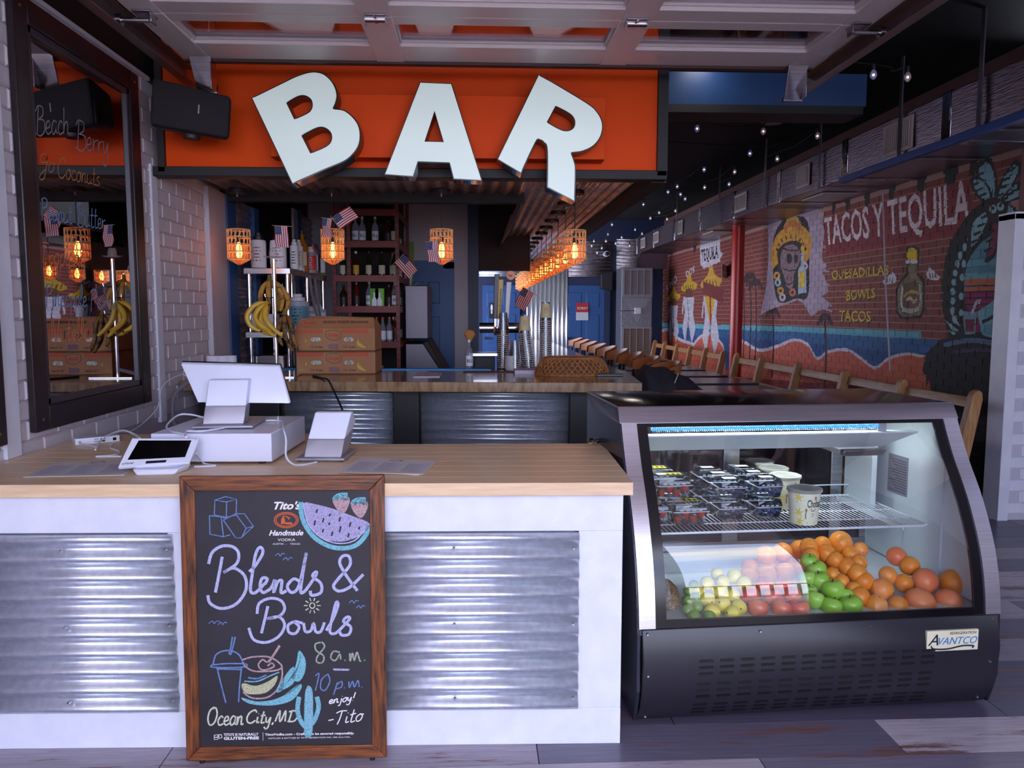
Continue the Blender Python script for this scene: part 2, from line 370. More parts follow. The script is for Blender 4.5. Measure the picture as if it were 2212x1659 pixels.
# ================================================================== REAR WALLS
wb = box('wall_back', NAVY, (-2.1, 4.2, 16.5, 16.7, 0, 3.56), kind='structure')
box('wall_bar_rear', GREYW, (-2.0, -.10, 9.0, 9.12, 0, 3.2), kind='structure')
box('trim_bar_rear', NAVY, (-.10, .02, 8.98, 9.14, 0, 3.2), kind='structure')
box('trim_bar_header', mat('dark_board', (44, 24, 26), .7), (.02, .62, 9.0, 9.1, 2.03, 3.2), kind='structure')
def blue_door(name, x0, x1, y, h, m, lab, six=True):
    d = tag(box(name, m, (x0, x1, y - .05, y, .01, h)), kind='structure'); wd = x1 - x0
    for cx in (x0 + wd * .28, x0 + wd * .72):
        for z0, z1 in ((.15, .75), (.9, 1.5), (1.65, h - .15)):
            MB().box(cx - wd * .16, cx + wd * .16, y - .062, y - .048, z0, z1).build('panel', m, d, bevel=.012)
    MB().cyl((x0 + .07, y - .06, 1.0), (x0 + .07, y - .11, 1.0), .03).box(x0 + .06, x0 + .19, y - .12, y - .1, .99, 1.015).build('door_handle', MATTEB, d)
    return d
dr = blue_door('door_1', 1.85, 2.72, 16.48, 2.12, BLUE, '')
box('trim_door_right', NAVY, (1.72, 1.85, 16.42, 16.5, 0, 2.25), kind='structure'); box('trim_door_far', NAVY, (2.72, 2.85, 16.42, 16.5, 0, 2.25), kind='structure')
dl = blue_door('door_2', .12, .92, 16.48, 2.12, BLUE, '')
de = blue_door('door_3', -.78, -.38, 8.99, 2.05, BLUE, ''); box('trim_door_bar', BLUE, (-.38, -.26, 8.94, 9.0, 0, 2.12), kind='structure')
box('trim_door_bar_top', BLUE, (-.9, -.26, 8.94, 9.0, 2.05, 2.14), kind='structure')
# signs on doors
sg = box('door_sign', mat('red_sign', (170, 40, 40), .5), (2.12, 2.38, 16.40, 16.42, 1.55, 1.75)); tag(sg, 'small red and white notice on the far blue door', 'sign')
box('notice_sheet', mat('notice_white', (190, 190, 205), .6), (2.12, 2.38, 16.405, 16.425, 1.38, 1.55), sg)
text('SORRY', 'lettering', WHITE, sg, (2.14, 16.398, 1.61), (1, 0, 0), (0, 0, 1), .075)
sg = box('restroom_sign', mat('sign_black', (20, 18, 26), .5), (.26, .46, 16.40, 16.42, 1.42, 1.75)); tag(sg, 'black restroom sign with white figures on the left blue door', 'sign')
m_ = MB()
for cx in (.315, .405): MB().cyl((cx, 16.398, 1.70), (cx, 16.392, 1.70), .016, n=10).box(cx - .022, cx + .022, 16.392, 16.398, 1.60, 1.69).box(cx - .014, cx + .014, 16.392, 16.398, 1.52, 1.61).build('figure_sign', WHITE, sg)
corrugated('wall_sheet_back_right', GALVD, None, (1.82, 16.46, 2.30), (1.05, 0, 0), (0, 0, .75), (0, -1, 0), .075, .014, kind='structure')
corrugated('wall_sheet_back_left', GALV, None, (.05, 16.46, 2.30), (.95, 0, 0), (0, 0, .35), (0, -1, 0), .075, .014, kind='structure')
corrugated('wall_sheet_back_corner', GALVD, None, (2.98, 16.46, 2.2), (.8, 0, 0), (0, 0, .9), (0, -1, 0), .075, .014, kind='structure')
corrugated('wall_sheet_partition', GALV, None, (.88, 13.6, 0), (0, 0, 2.42), (.72, 0, 0), (0, -1, 0), .078, .014, kind='structure')
box('wall_partition', NAVY, (.88, 1.62, 13.63, 13.8, 0, 3.4), kind='structure')
# ================================================================== CEILING
box('ceiling', CEIL, (-2.1, 5.1, 3.0, 16.8, 3.5, 3.62), kind='structure')
box('ceiling_porch', mat('porch_soffit', (214, 206, 210), .8), (-2.1, 5.1, -2.6, 3.0, 3.5, 3.62), kind='structure')
hd = box('trim_blue_header', mat('header_blue', (28, 62, 112), .4), (1.16, 3.02, 6.0, 6.25, 3.14, 3.38), kind='structure')
box('trim_black_header', MATTEB, (1.16, 3.0, 6.0, 6.3, 3.08, 3.14), kind='structure')
for i, (x, y) in enumerate(((1.74, 5.80), (1.4, 12.6), (1.9, 10.9), (2.4, 15.2))):
    d = thing('recessed_light', ['bright round ceiling light seen through the glass of the raised door', 'second lit ceiling disc, far down the dining side', 'lit ceiling disc beyond the string bulbs', 'lit ceiling disc nearest the back wall'][i], 'ceiling light', (x, y, 3.5))
    MB().lathe([(.10, 0), (.115, -.004), (.115, -.012), (.092, -.014)], (x, y, 3.5), 24).build('rim', WHITE, d, smooth=True)
    MB().cyl((x, y, 3.494), (x, y, 3.488), .092, n=24).build('diffuser', mat('lit_diffuser', (255, 250, 240), emit=7), d)
    l = bpy.data.lights.new('recessed_lamp', 'AREA'); l.energy = 1.2; l.size = .18; l.color = (1, .93, .86); lo = bpy.data.objects.new('recessed_lamp', l); COL.objects.link(lo); lo.location = (x, y, 3.47)
sp = MB().lathe([(.001, -.012), (.10, -.012), (.115, 0)], (3.05, 8.0, 3.5), 24).build('ceiling_speaker', WHITE, smooth=True)
tag(sp, 'unlit round white disc on the black ceiling', 'ceiling speaker')
# ================================================================== FASCIA AND SOFFIT OVER THE BAR
FY = 4.65
fa = box('wall_fascia', ORANGE, (-1.80, 1.09, FY, FY + .1, 2.385, 3.5), kind='structure')
box('wall_fascia_side', MATTEB, (1.09, 1.125, FY - .01, 12.8, 2.385, 3.5), kind='structure')
box('trim_fascia_bottom', MATTEB, (-1.88, 1.135, FY - .03, FY + .08, 2.335, 2.39), kind='structure', bevel=.004)
box('trim_fascia_left', MATTEB, (-1.835, -1.797, FY - .03, FY + .08, 2.36, 3.1), kind='structure')
box('trim_fascia_right', MATTEB, (1.075, 1.135, FY - .03, FY + .08, 2.36, 3.5), kind='structure')
SOF = 2.42
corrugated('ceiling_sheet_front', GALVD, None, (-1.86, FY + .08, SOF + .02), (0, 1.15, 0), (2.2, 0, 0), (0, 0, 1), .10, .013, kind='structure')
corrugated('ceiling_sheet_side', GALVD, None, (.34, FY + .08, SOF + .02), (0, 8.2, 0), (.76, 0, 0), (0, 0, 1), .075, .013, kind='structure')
# inner upstand of the soffit over the side bar, corrugated, leaning towards the room
corrugated('wall_sheet_upstand', mat('upstand_sheet', (62, 66, 92), .4, .6), None, (.36, 5.98, 2.42), (0, 6.9, 0), (-.10, 0, -.14), (-1, 0, .3), .05, .006, kind='structure')
box('trim_soffit_inner', MATTEB, (-1.86, .36, 5.88, 5.98, 2.37, 2.48), kind='structure')
box('trim_soffit_right', mat('dark_beam', (40, 26, 26), .6), (1.06, 1.15, FY + .05, 12.9, 2.33, 2.40), kind='structure')
box('wall_soffit_back', CEIL, (-1.86, .36, 5.98, 6.05, 2.42, 3.5), kind='structure')
box('trim_soffit_end', MATTEB, (.25, 1.15, 12.9, 13.0, 2.33, 3.5), kind='structure')
# ================================================================== MURAL WALL (right)
MX = 4.0; Y0, Y1, ZT = 5.6, 16.5, 2.76; RES = .005
NW, NH = int((Y1 - Y0) / RES), int(ZT / RES)
IMG = np.zeros((NH, NW, 3), np.float32); BASE = np.array(lin((128, 58, 50))); IMG[:] = BASE
PAINTED = np.zeros((NH, NW), bool)
def wp(px, py): q = U(px, py, X=MX); return ((q.y - Y0) / RES, q.z / RES)
def fillp(pts, c, keep=True):
    P = np.array(pts, float); x0, x1 = int(max(P[:, 0].min(), 0)), int(min(P[:, 0].max() + 2, NW)); y0, y1 = int(max(P[:, 1].min(), 0)), int(min(P[:, 1].max() + 2, NH))
    if x1 <= x0 or y1 <= y0: return
    gx, gy = np.meshgrid(np.arange(x0, x1) + .5, np.arange(y0, y1) + .5); ins = np.zeros(gx.shape, bool); n = len(P)
    for i in range(n):
        xa, ya = P[i]; xb, yb = P[(i + 1) % n]
        if ya == yb: continue
        cnd = ((ya > gy) != (yb > gy)); ins ^= cnd & (gx < (xb - xa) * (gy - ya) / (yb - ya) + xa)
    IMG[y0:y1, x0:x1][ins] = lin(c); 
    if keep: PAINTED[y0:y1, x0:x1][ins] = True
def mp_(pts, c, sm=False):
    q = [wp(*p) for p in pts]
    if sm: q = [(v.x, v.y) for v in smoothpts([(a, b, 0) for a, b in q], 5, True)]
    fillp(q, c)
def mline(pts, wd, c, sm=True):
    q = [Vector((*wp(*p), 0)) for p in pts]
    if sm: q = smoothpts(q, 6)
    wd = wd / RES / 2
    for a, b in zip(q[:-1], q[1:]):
        d = b - a
        if d.length < 1e-6: continue
        t = Vector((-d.y, d.x, 0)).normalized() * wd; e = d.normalized() * wd * .4
        fillp([(v.x, v.y) for v in (a - t - e, b - t + e, b + t + e, a + t - e)], c)
_tris = {}
def glyphtris(s):
    if s in _tris: return _tris[s]
    c = bpy.data.curves.new('tmp', 'FONT'); c.body = s; c.resolution_u = 2; c.offset = .018; o = bpy.data.objects.new('tmp', c); COL.objects.link(o)
    bpy.context.view_layer.update(); me = o.to_mesh(); me.calc_loop_triangles()
    V = [v.co.copy() for v in me.vertices]; T = [tuple(t.vertices) for t in me.loop_triangles]
    xs = [v.x for v in V]; ys = [v.y for v in V]; x0, x1, y0, y1 = min(xs), max(xs), min(ys), max(ys)
    R = [[((V[i].x - x0) / (x1 - x0), (V[i].y - y0) / (y1 - y0)) for i in t] for t in T]
    o.to_mesh_clear(); bpy.data.objects.remove(o); bpy.data.curves.remove(c); _tris[s] = R; return R
def mtext(s, bl, br, tr, tl, c, grow=0):
    q = [np.array(wp(*p)) for p in (bl, br, tr, tl)]
    if grow:
        g = grow / RES; ctr = sum(q) / 4; q = [p + np.sign(p - ctr) * g for p in q]
    for t in glyphtris(s):
        fillp([tuple((q[0] * (1 - x) + q[1] * x) * (1 - y) + (q[3] * (1 - x) + q[2] * x) * y) for x, y in t], c)
# sea and hills
mp_([(1428, 698), (1700, 705), (1990, 716), (1990, 735), (1428, 708)], (96, 168, 184)); mp_([(1400, 706), (1700, 716), (2030, 735), (2030, 860), (1400, 770)], (44, 92, 142))
mp_([(1400, 718), (1700, 738), (2030, 770), (2030, 860), (1400, 775)], (34, 72, 128))
W_ = (206, 194, 206); CO = (196, 92, 70)
for pts in ([(1400, 735), (1440, 712), (1470, 735), (1500, 745), (1520, 760), (1540, 752), (1555, 770)], [(1490, 760), (1510, 730), (1535, 722), (1560, 745), (1566, 770)],
            [(1575, 745), (1600, 736), (1640, 757), (1680, 748), (1715, 735), (1745, 745), (1765, 775), (1790, 760), (1830, 757), (1860, 775), (1890, 795), (1920, 775), (1960, 765), (1990, 770), (2010, 770)]):
    base = [(pts[-1][0] + 2, 1050), (pts[0][0] - 2, 1050)]; q = smoothpts([(a, b, 0) for a, b in pts], 5)
    mp_([(v.x, v.y - 4) for v in q] + base, W_); mp_([(v.x, v.y + 3) for v in q] + base, CO)
mp_([(1400, 800), (2200, 860), (2200, 1300), (1400, 900)], (140, 44, 46))
mp_([(1900, 800), (1960, 775), (2010, 770), (2040, 1000), (1900, 1000)], (196, 96, 66))
# dark palm trees
for x, yb, yt in ((1604, 790, 610), (1618, 790, 600), (1630, 790, 615), (1667, 815, 675), (1780, 850, 690)):
    dk = (52, 26, 34); mline([(x, yb), (x + 4, (yb + yt) / 2), (x + 2, yt)], .05, dk)
    for k in range(7):
        a = PI * k / 6; mline([(x + 2, yt), (x + 2 + 9 * math.cos(a), yt - 8 * math.sin(a) - 3), (x + 2 + 15 * math.cos(a), yt - 4 * math.sin(a) + 10)], .05, dk)
# drips from the top
for x, wd, l in ((1700, 8, 26), (1745, 7, 30), (1800, 6, 22), (1830, 8, 30), (1872, 9, 35), (1925, 10, 45), (1988, 14, 55), (2052, 20, 70), (2100, 12, 40), (1500, 5, 15), (1540, 5, 18)):
    yt = 675 - (x - 1030) * .30; mp_([(x - wd, yt - 20), (x + wd, yt - 26), (x + wd * .5, yt + l * .5), (x, yt + l), (x - wd * .4, yt + l * .5)], (30, 16, 22))
# banner with the skull, hat and bottle
BW = (170, 150, 172)
mp_([(1659, 484), (1700, 468), (1755, 445), (1780, 460), (1776, 485), (1790, 500), (1778, 520), (1775, 560), (1788, 575), (1775, 585), (1782, 600), (1790, 630), (1775, 640), (1798, 660), (1780, 668), (1768, 672), (1752, 684), (1735, 655), (1722, 648), (1705, 655), (1675, 664), (1643, 679), (1655, 620), (1660, 560)], BW)
for k, (yy, l) in enumerate(((505, 14), (525, 14), (575, 22), (600, 20), (655, 26))): mp_([(1768, yy), (1776 + l, yy + 8 + 3 * k), (1768, yy + 12)], BW)
mp_([(1688, 478), (1705, 468), (1738, 470), (1748, 500), (1748, 560), (1745, 640), (1718, 645), (1690, 655), (1676, 640), (1670, 590), (1670, 520)], (34, 20, 30), True)
mline([(1674, 570), (1672, 545), (1682, 520), (1705, 504), (1728, 505), (1744, 522), (1742, 545), (1734, 552)], .20, (204, 146, 52))
for k in range(9):
    a = PI * (.05 + k / 9); mline([(1709 - 33 * math.cos(a), 545 - 38 * math.sin(a)), (1709 - 28 * math.cos(a), 545 - 30 * math.sin(a))], .03, (60, 30, 24), False)
mline([(1695, 495), (1702, 482), (1712, 478), (1724, 486), (1728, 496)], .12, (186, 110, 60)); mline([(1698, 478), (1712, 470), (1724, 476)], .06, (206, 160, 70))
mp_([(1688, 545), (1700, 530), (1718, 530), (1728, 545), (1726, 570), (1716, 590), (1712, 620), (1700, 620), (1692, 592), (1686, 575)], (132, 104, 112), True)
mp_([(1700, 550), (1708, 548), (1711, 560), (1706, 570), (1700, 565)], (24, 14, 22), True); mp_([(1716, 552), (1723, 552), (1722, 568), (1716, 566)], (24, 14, 22), True)
for k in range(4): mline([(1692 + k * 8, 598), (1693 + k * 8, 606)], .02, (24, 14, 22), False)
for a, b in (((1690, 536), (1724, 540)), ((1691, 580), (1720, 584)), ((1696, 610), (1714, 608))): mline([a, ((a[0] + b[0]) / 2, a[1] + 5), b], .02, (50, 26, 36))
for cx, cy, cc in ((1680, 610, (150, 178, 190)), (1686, 628, (206, 140, 56)), (1690, 642, (190, 170, 176)), (1712, 632, (196, 110, 84)), (1678, 596, (206, 150, 70)), (1738, 575, (196, 180, 190))):
    mp_([(cx + 7 * math.cos(t), cy + 9 * math.sin(t)) for t in [k * PI / 5 for k in range(10)]], cc, True); mp_([(cx + 3 * math.cos(t), cy + 4 * math.sin(t)) for t in [k * PI / 5 for k in range(10)]], (40, 22, 32), True)
mp_([(1724, 585), (1726, 578), (1730, 572), (1730, 545), (1736, 545), (1736, 572), (1741, 580), (1742, 632), (1724, 636)], (160, 172, 190)); mp_([(1726, 590), (1738, 585), (1738, 618), (1726, 622)], (216, 180, 50)); mp_([(1729, 541), (1733, 528), (1738, 541)], (216, 170, 50), True)
# lettering
PK = (150, 26, 56)
mp_([(1780, 478), (1790, 470), (2096, 386), (2100, 500), (1786, 548), (1780, 520)], (128, 36, 48))
mtext('TACOS Y TEQUILA', (1784, 542), (2096, 496), (2094, 385), (1780, 470), (222, 206, 214))
mp_([(1786, 548), (2098, 500), (2098, 505), (1786, 553)], PK)
for s, bl, br, tr, tl in (('QUESADILLAS', (1797, 607), (1920, 596), (1920, 572), (1797, 584)), ('BOWLS', (1828, 650), (1891, 644), (1891, 622), (1828, 628)), ('TACOS', (1813, 695), (1881, 696), (1881, 671), (1813, 670))):
    mtext(s, (bl[0] + 2, bl[1] + 2), (br[0] + 2, br[1] + 2), (tr[0] + 2, tr[1] + 2), (tl[0] + 2, tl[1] + 2), (24, 12, 18)); mtext(s, bl, br, tr, tl, (220, 178, 44))
# winged bottle
mp_([(1935, 625), (1944, 605), (1958, 590), (1958, 535), (1970, 530), (1986, 536), (1984, 590), (1998, 605), (1998, 670), (1990, 688), (1945, 690), (1935, 675)], (24, 16, 22))
mp_([(1939, 626), (1948, 608), (1962, 594), (1962, 570), (1981, 568), (1981, 594), (1992, 610), (1993, 665), (1986, 683), (1948, 684), (1939, 670)], (132, 112, 84))
mp_([(1944, 630), (1952, 614), (1975, 606), (1988, 616), (1988, 660), (1980, 678), (1952, 680), (1944, 668)], (104, 78, 58)); mline([(1952, 640), (1968, 630), (1984, 634)], .03, (190, 160, 70)); mline([(1952, 668), (1968, 672), (1984, 666)], .04, (186, 176, 170))
mline([(1950, 620), (1947, 650), (1950, 672)], .03, (200, 196, 196)); mline([(1986, 616), (1989, 640), (1987, 662)], .03, (190, 180, 176)); mline([(1958, 648), (1966, 644), (1974, 652), (1980, 646)], .03, (196, 176, 150))
mp_([(1959, 548), (1964, 537), (1974, 536), (1981, 545), (1979, 562), (1962, 563)], (226, 190, 40), True); mp_([(1956, 563), (1982, 561), (1982, 568), (1957, 570)], (214, 206, 214))
for sgn, ox, oy in ((-1, 1937, 600), (1, 2000, 590)):
    mp_([(ox, oy), (ox + sgn * 8, oy - 13), (ox + sgn * 16, oy - 6), (ox + sgn * 30, oy + 8), (ox + sgn * 26, oy + 16), (ox + sgn * 14, oy + 14), (ox + sgn * 4, oy + 12)], (222, 214, 224))
    for k in range(3): mline([(ox + sgn * (8 + 6 * k), oy), (ox + sgn * (10 + 6 * k), oy + 10)], .015, (80, 60, 76), False)
# palm, sunset, rock
mp_([(2055, 690), (2060, 560), (2100, 500), (2150, 480), (2212, 480), (2212, 740), (2060, 740)], (86, 132, 152))
for y0_, y1_, cc in ((560, 575, (96, 158, 174)), (590, 602, (112, 172, 184)), (602, 616, (196, 104, 72)), (619, 629, (190, 98, 70)), (631, 760, (136, 22, 86))): mp_([(2084, y0_ + 2), (2200, y0_ - 2), (2200, y1_ - 2), (2084, y1_ + 2)], cc)
for yy in (617, 630, 643, 656, 668): mp_([(2084, yy), (2200, yy - 3), (2200, yy), (2084, yy + 3)], (40, 18, 36))
mline([(2072, 720), (2058, 640), (2066, 560), (2100, 500), (2136, 470)], .30, (24, 14, 24))
for k, (x, yy) in enumerate(((2062, 690), (2057, 670), (2058, 650), (2058, 630), (2060, 610), (2063, 590), (2068, 570), (2074, 552), (2084, 534), (2094, 518), (2106, 502), (2078, 600), (2076, 640), (2082, 570), (2076, 676))):
    mp_([(x + 5 * math.cos(t), yy + 8 * math.sin(t)) for t in [q_ * PI / 4 for q_ in range(8)]], (140, 178, 192), True)
lf = [((2140, 440), (2120, 400), (2112, 360), (2135, 345), (2150, 380), (2150, 420)), ((2140, 445), (2110, 420), (2100, 385), (2125, 390), (2140, 420)), ((2152, 440), (2165, 390), (2190, 350), (2200, 370), (2175, 420)),
      ((2135, 450), (2100, 480), (2095, 540), (2112, 520), (2135, 475)), ((2148, 460), (2140, 520), (2130, 560), (2150, 545), (2160, 480)), ((2155, 455), (2185, 470), (2212, 520), (2212, 480), (2175, 440)), ((2160, 440), (2190, 400), (2212, 390), (2212, 420))]
for i, l in enumerate(lf):
    cx, cy = sum(p[0] for p in l) / len(l), sum(p[1] for p in l) / len(l); mp_([(cx + (x - cx) * 1.2, cy + (yy - cy) * 1.12) for x, yy in l], (26, 14, 26), True); mp_([(cx + (x - cx) * .85, cy + (yy - cy) * .85) for x, yy in l], (132, 176, 192) if i not in (4,) else (126, 40, 74), True)
    for k in range(4):
        f_ = .2 + k * .2; a_, b_ = l[0], l[2]; mx_, my_ = a_[0] + (b_[0] - a_[0]) * f_, a_[1] + (b_[1] - a_[1]) * f_; mline([(mx_ - 7, my_ + 3), (mx_ + 7, my_ - 3)], .02, (26, 14, 26), False)
mp_([(2128, 440), (2140, 428), (2165, 430), (2178, 445), (2165, 478), (2136, 478)], (44, 20, 30), True)
for cx, cy in ((2145, 452), (2161, 446)): mp_([(cx + 8 * math.cos(t), cy + 9 * math.sin(t)) for t in [q_ * PI / 5 for q_ in range(10)]], (150, 196, 200), True); mp_([(cx + 3.5 * math.cos(t), cy - 2 + 4 * math.sin(t)) for t in [q_ * PI / 5 for q_ in range(10)]], (20, 12, 20), True)
mp_([(1992, 800), (2000, 765), (2030, 735), (2080, 718), (2212, 715), (2212, 1200), (2120, 1200), (2060, 1000), (2010, 830)], (26, 14, 26))
for k in range(14): x = 2000 + k * 9; mp_([(x, 790), (x + 5, 790), (x + 4, 830 + (k * 37) % 90), (x + 1, 840 + (k * 53) % 90)], (26, 14, 26))
mp_([(2120, 720), (2125, 695), (2150, 685), (2190, 690), (2212, 690), (2212, 725), (2150, 730)], (112, 166, 186), True); mline([(2120, 690), (2150, 670), (2180, 640), (2205, 600)], .16, (120, 176, 192)); mline([(2122, 696), (2155, 678), (2186, 646)], .03, (26, 14, 26))
for pts in (((2075, 705), (2052, 670), (2062, 700)), ((2072, 715), (2040, 690), (2058, 715)), ((2066, 720), (2045, 712), (2060, 724))): mp_(pts, (150, 186, 196))
mp_([(2080, 672), (2110, 674), (2106, 722), (2084, 722)], (122, 160, 176)); mp_([(2084, 690), (2106, 690), (2103, 716), (2086, 716)], (120, 30, 62)); mline([(2100, 674), (2108, 655), (2116, 652)], .03, (196, 190, 206))
mline([(2040, 745), (2100, 735), (2180, 748)], .04, (90, 110, 140)); mline([(2060, 760), (2120, 755), (2190, 765)], .03, (70, 50, 90))
# the three musicians on the far stretch
mp_([(1512, 530), (1555, 516), (1556, 566), (1520, 580), (1513, 572)], (206, 196, 210)); mtext('TEQUILA', (1516, 570), (1551, 562), (1551, 528), (1514, 540), (30, 18, 30)); mp_([(1555, 560), (1562, 548), (1552, 540)], (206, 196, 210))
mtext('DOS', (1483, 600), (1500, 588), (1500, 574), (1481, 586), (214, 206, 214)); mtext('UNO', (1441, 630), (1463, 608), (1461, 592), (1440, 616), (214, 206, 214))
for x, yt, s_, hatc in ((1455, 620, .8, (204, 162, 44)), (1488, 592, 1.0, (204, 162, 44)), (1535, 575, 1.3, (210, 160, 60))):
    mp_([(x - 17 * s_, yt + 30 * s_), (x - 5 * s_, yt + 14 * s_), (x - 2 * s_, yt), (x + 3 * s_, yt), (x + 7 * s_, yt + 14 * s_), (x + 18 * s_, yt + 22 * s_), (x + 12 * s_, yt + 34 * s_), (x - 10 * s_, yt + 38 * s_)], hatc, True)
    for k in range(5): mline([(x - 12 * s_ + 5 * k * s_, yt + 24 * s_), (x - 10 * s_ + 5 * k * s_, yt + 33 * s_)], .03, (60, 34, 20), False)
    mp_([(x - 6 * s_, yt + 34 * s_), (x + 7 * s_, yt + 33 * s_), (x + 6 * s_, yt + 52 * s_), (x - 5 * s_, yt + 52 * s_)], (112, 62, 44), True)
    mp_([(x - 12 * s_, yt + 50 * s_), (x + 12 * s_, yt + 50 * s_), (x + 9 * s_, yt + 84 * s_), (x + 14 * s_, yt + 120 * s_), (x + 6 * s_, yt + 150 * s_), (x - 2 * s_, yt + 100 * s_), (x - 8 * s_, yt + 150 * s_), (x - 14 * s_, yt + 118 * s_), (x - 9 * s_, yt + 84 * s_)], (196, 190, 204))
    mline([(x - 12 * s_, yt + 60 * s_), (x - 14 * s_, yt + 85 * s_)], .08, (196, 190, 204)); mline([(x - 3 * s_, yt + 56 * s_), (x, yt + 100 * s_), (x - 4 * s_, yt + 140 * s_)], .03, (60, 50, 70))
mp_([(1522, 640), (1545, 640), (1535, 705)], (206, 160, 40)); mline([(1534, 642), (1535, 700)], .08, (150, 40, 40)); mline([(1560, 640), (1540, 630), (1520, 622)], .22, (120, 48, 50)); mline([(1448, 660), (1452, 720)], .05, (150, 30, 40))
mline([(1438, 545), (1445, 530), (1452, 548), (1460, 528), (1472, 540)], .05, (150, 100, 150))
IMG *= .82; IMG += (np.random.RandomState(2).rand(NH, NW, 1).astype(np.float32) - .5) * .02; IMG = np.clip(IMG, .004, 1)
MURAL = attrmat('painted_brick', .75)
def samp(Y, Z, mortar=False):
    i = np.clip(((Y - Y0) / RES).astype(int), 0, NW - 1); j = np.clip((Z / RES).astype(int), 0, NH - 1); c = IMG[j, i].copy()
    if mortar: un = ~PAINTED[j, i]; c[un] = np.array(lin((150, 112, 108))); c[~un] *= .82
    return c
def paint_mesh(name, V, F, cols, parent, kind=None):
    me = bpy.data.meshes.new(name); me.from_pydata(V, [], F); at = me.color_attributes.new('Paint', 'FLOAT_COLOR', 'CORNER')
    n = len(F); arr = np.ones((n, 4, 4), np.float32); arr[:, :, :3] = cols[:, None, :]; at.data.foreach_set('color', arr.ravel()); me.materials.append(MURAL); me.update()
    o = bpy.data.objects.new(name, me); COL.objects.link(o); o.parent = parent
    if kind: o['kind'] = kind
    return o
def gridfaces(y0, y1, z0, z1, x, ny, nz):
    ys, zs = np.linspace(y0, y1, ny + 1), np.linspace(z0, z1, nz + 1)
    V = [(x, float(a), float(b)) for b in zs for a in ys]; F = [(j * (ny + 1) + i, (j + 1) * (ny + 1) + i, (j + 1) * (ny + 1) + i + 1, j * (ny + 1) + i + 1) for j in range(nz) for i in range(ny)]
    cy = np.tile((ys[:-1] + ys[1:]) / 2, nz); cz = np.repeat((zs[:-1] + zs[1:]) / 2, ny); return V, F, cy, cz
wr = box('wall_right', mat('brick_backing', (90, 60, 60), .8), (MX + .006, MX + .25, 5.6, 16.6, 0, 3.56), kind='structure'); box('wall_unseen_right_side', GREYW, (4.9, 5.1, 1.4, 5.6, 0, 3.56), kind='structure')  # the second wall is unseen, added to stop light entering past the pier
V, F, cy, cz = gridfaces(Y0, Y1, 0, ZT, MX + .004, int((Y1 - Y0) / .03), int(ZT / .0165)); paint_mesh('mortar_bed', V, F, samp(cy, cz, True), wr)
restV, restF, restC = [], [], []; nb = 0; CH = .066; CL = .2
for r in range(int(ZT / CH)):
    z = r * CH; y = Y0 + (r % 2) * .1
    while y + CL < Y1:
        near = y < 8.0 and z > .95
        ny, nz = (34, 11) if near else ((16, 6) if y < 11 else (8, 4))
        V, F, cy, cz = gridfaces(y + .004, y + CL - .005, z + .004, z + CH - .005, MX, ny, nz); C = samp(cy, cz)
        C = C * (.9 + .2 * random.random()); e = MX + .005
        a, b_, c_, d_ = 0, ny, (nz + 1) * (ny + 1) - 1, nz * (ny + 1); k = len(V)
        V += [(e, V[i][1], V[i][2]) for i in (a, b_, c_, d_)]
        sides = [(a, b_, k + 1, k), (b_, c_, k + 2, k + 1), (c_, d_, k + 3, k + 2), (d_, a, k, k + 3)]
        C = np.vstack([C, np.repeat(C[:1] * .9, 4, 0)]); F = F + sides
        if near and nb < 300: paint_mesh('brick', V, F, C, wr); nb += 1
        else:
            n0 = len(restV); restV += V; restF += [tuple(i + n0 for i in f) for f in F]; restC.append(C)
        y += CL
paint_mesh('brick_courses', restV, restF, np.vstack(restC), wr, kind='stuff')
# white painted pier beside the opening
pr = box('wall_right_pier', mat('pier_mortar', (196, 192, 206), .6), (3.92, 4.9, 5.47, 5.60, 0, 2.22), kind='structure')
bp = None
for r in range(25):
    x = 3.93 + (r % 2) * .11
    while x < 4.7:
        if bp is None: bp = MB().box(0, .215, 5.463, 5.473, 0, .078).build('brick', WHITE, pr, bevel=.003); p = bp
        else: p = bp.copy(); COL.objects.link(p); p.name = 'brick'
        p.location = (x, 0, .05 + r * .0865); x += .225
box('trim_right_pier', WHITE, (3.87, 3.95, 5.44, 5.62, 0, 2.26), kind='structure', bevel=.003); box('trim_right_pier_cap', WHITE, (3.87, 4.9, 5.44, 5.62, 2.22, 2.27), kind='structure')
# ================================================================== OUTSIDE (seen in reflections)
box('ground_deck', mat('sand_deck', (206, 186, 164), .8, c2=(186, 164, 144), scale=3), (-14, 14, -22, .6, -.08, -.004), kind='structure')  # unseen pale deck, brought up to the doorway to bounce light upward
box('wall_right_outer', mat('outer_wall', (122, 112, 122), .7), (4.3, 4.5, -2.6, 1.4, 0, 3.5), kind='structure')
box('wall_unseen_front_right', mat('outer_wall', (122, 112, 122), .7), (2.1, 2.42, 1.25, 1.4, 0, 3.5), kind='structure'); box('wall_unseen_front_far', MATS['outer_wall'], (2.60, 3.15, 1.25, 1.4, 0, 3.5), kind='structure')  # unseen walls added to darken the mural; slot between makes a reflected bright band
for i, (x, y) in enumerate(((-2.0, -2.5), (2.6, -2.55))):
    tag(box('porch_column', WHITE, (x, x + .18, y, y + .18, 0, 3.5), bevel=.01), ['white porch column on the wall side, outside behind the camera', 'white porch column beside the outer wall, outside behind the camera'][i], 'column')
rl = thing('porch_railing', 'wooden railing across the open front of the porch, behind the camera', 'railing', (0, -4.5, 0)); RW = mat('railing_wood', (150, 110, 76), .7)
box('rail', RW, (-8, 8, -4.54, -4.44, 1.0, 1.05), rl); box('rail', RW, (-8, 8, -4.52, -4.46, .2, .25), rl)
m_ = MB(); [m_.box(x * .2 - 8, x * .2 - 7.96, -4.51, -4.47, .25, 1.0) for x in range(80)]; m_.build('balusters', RW, rl)
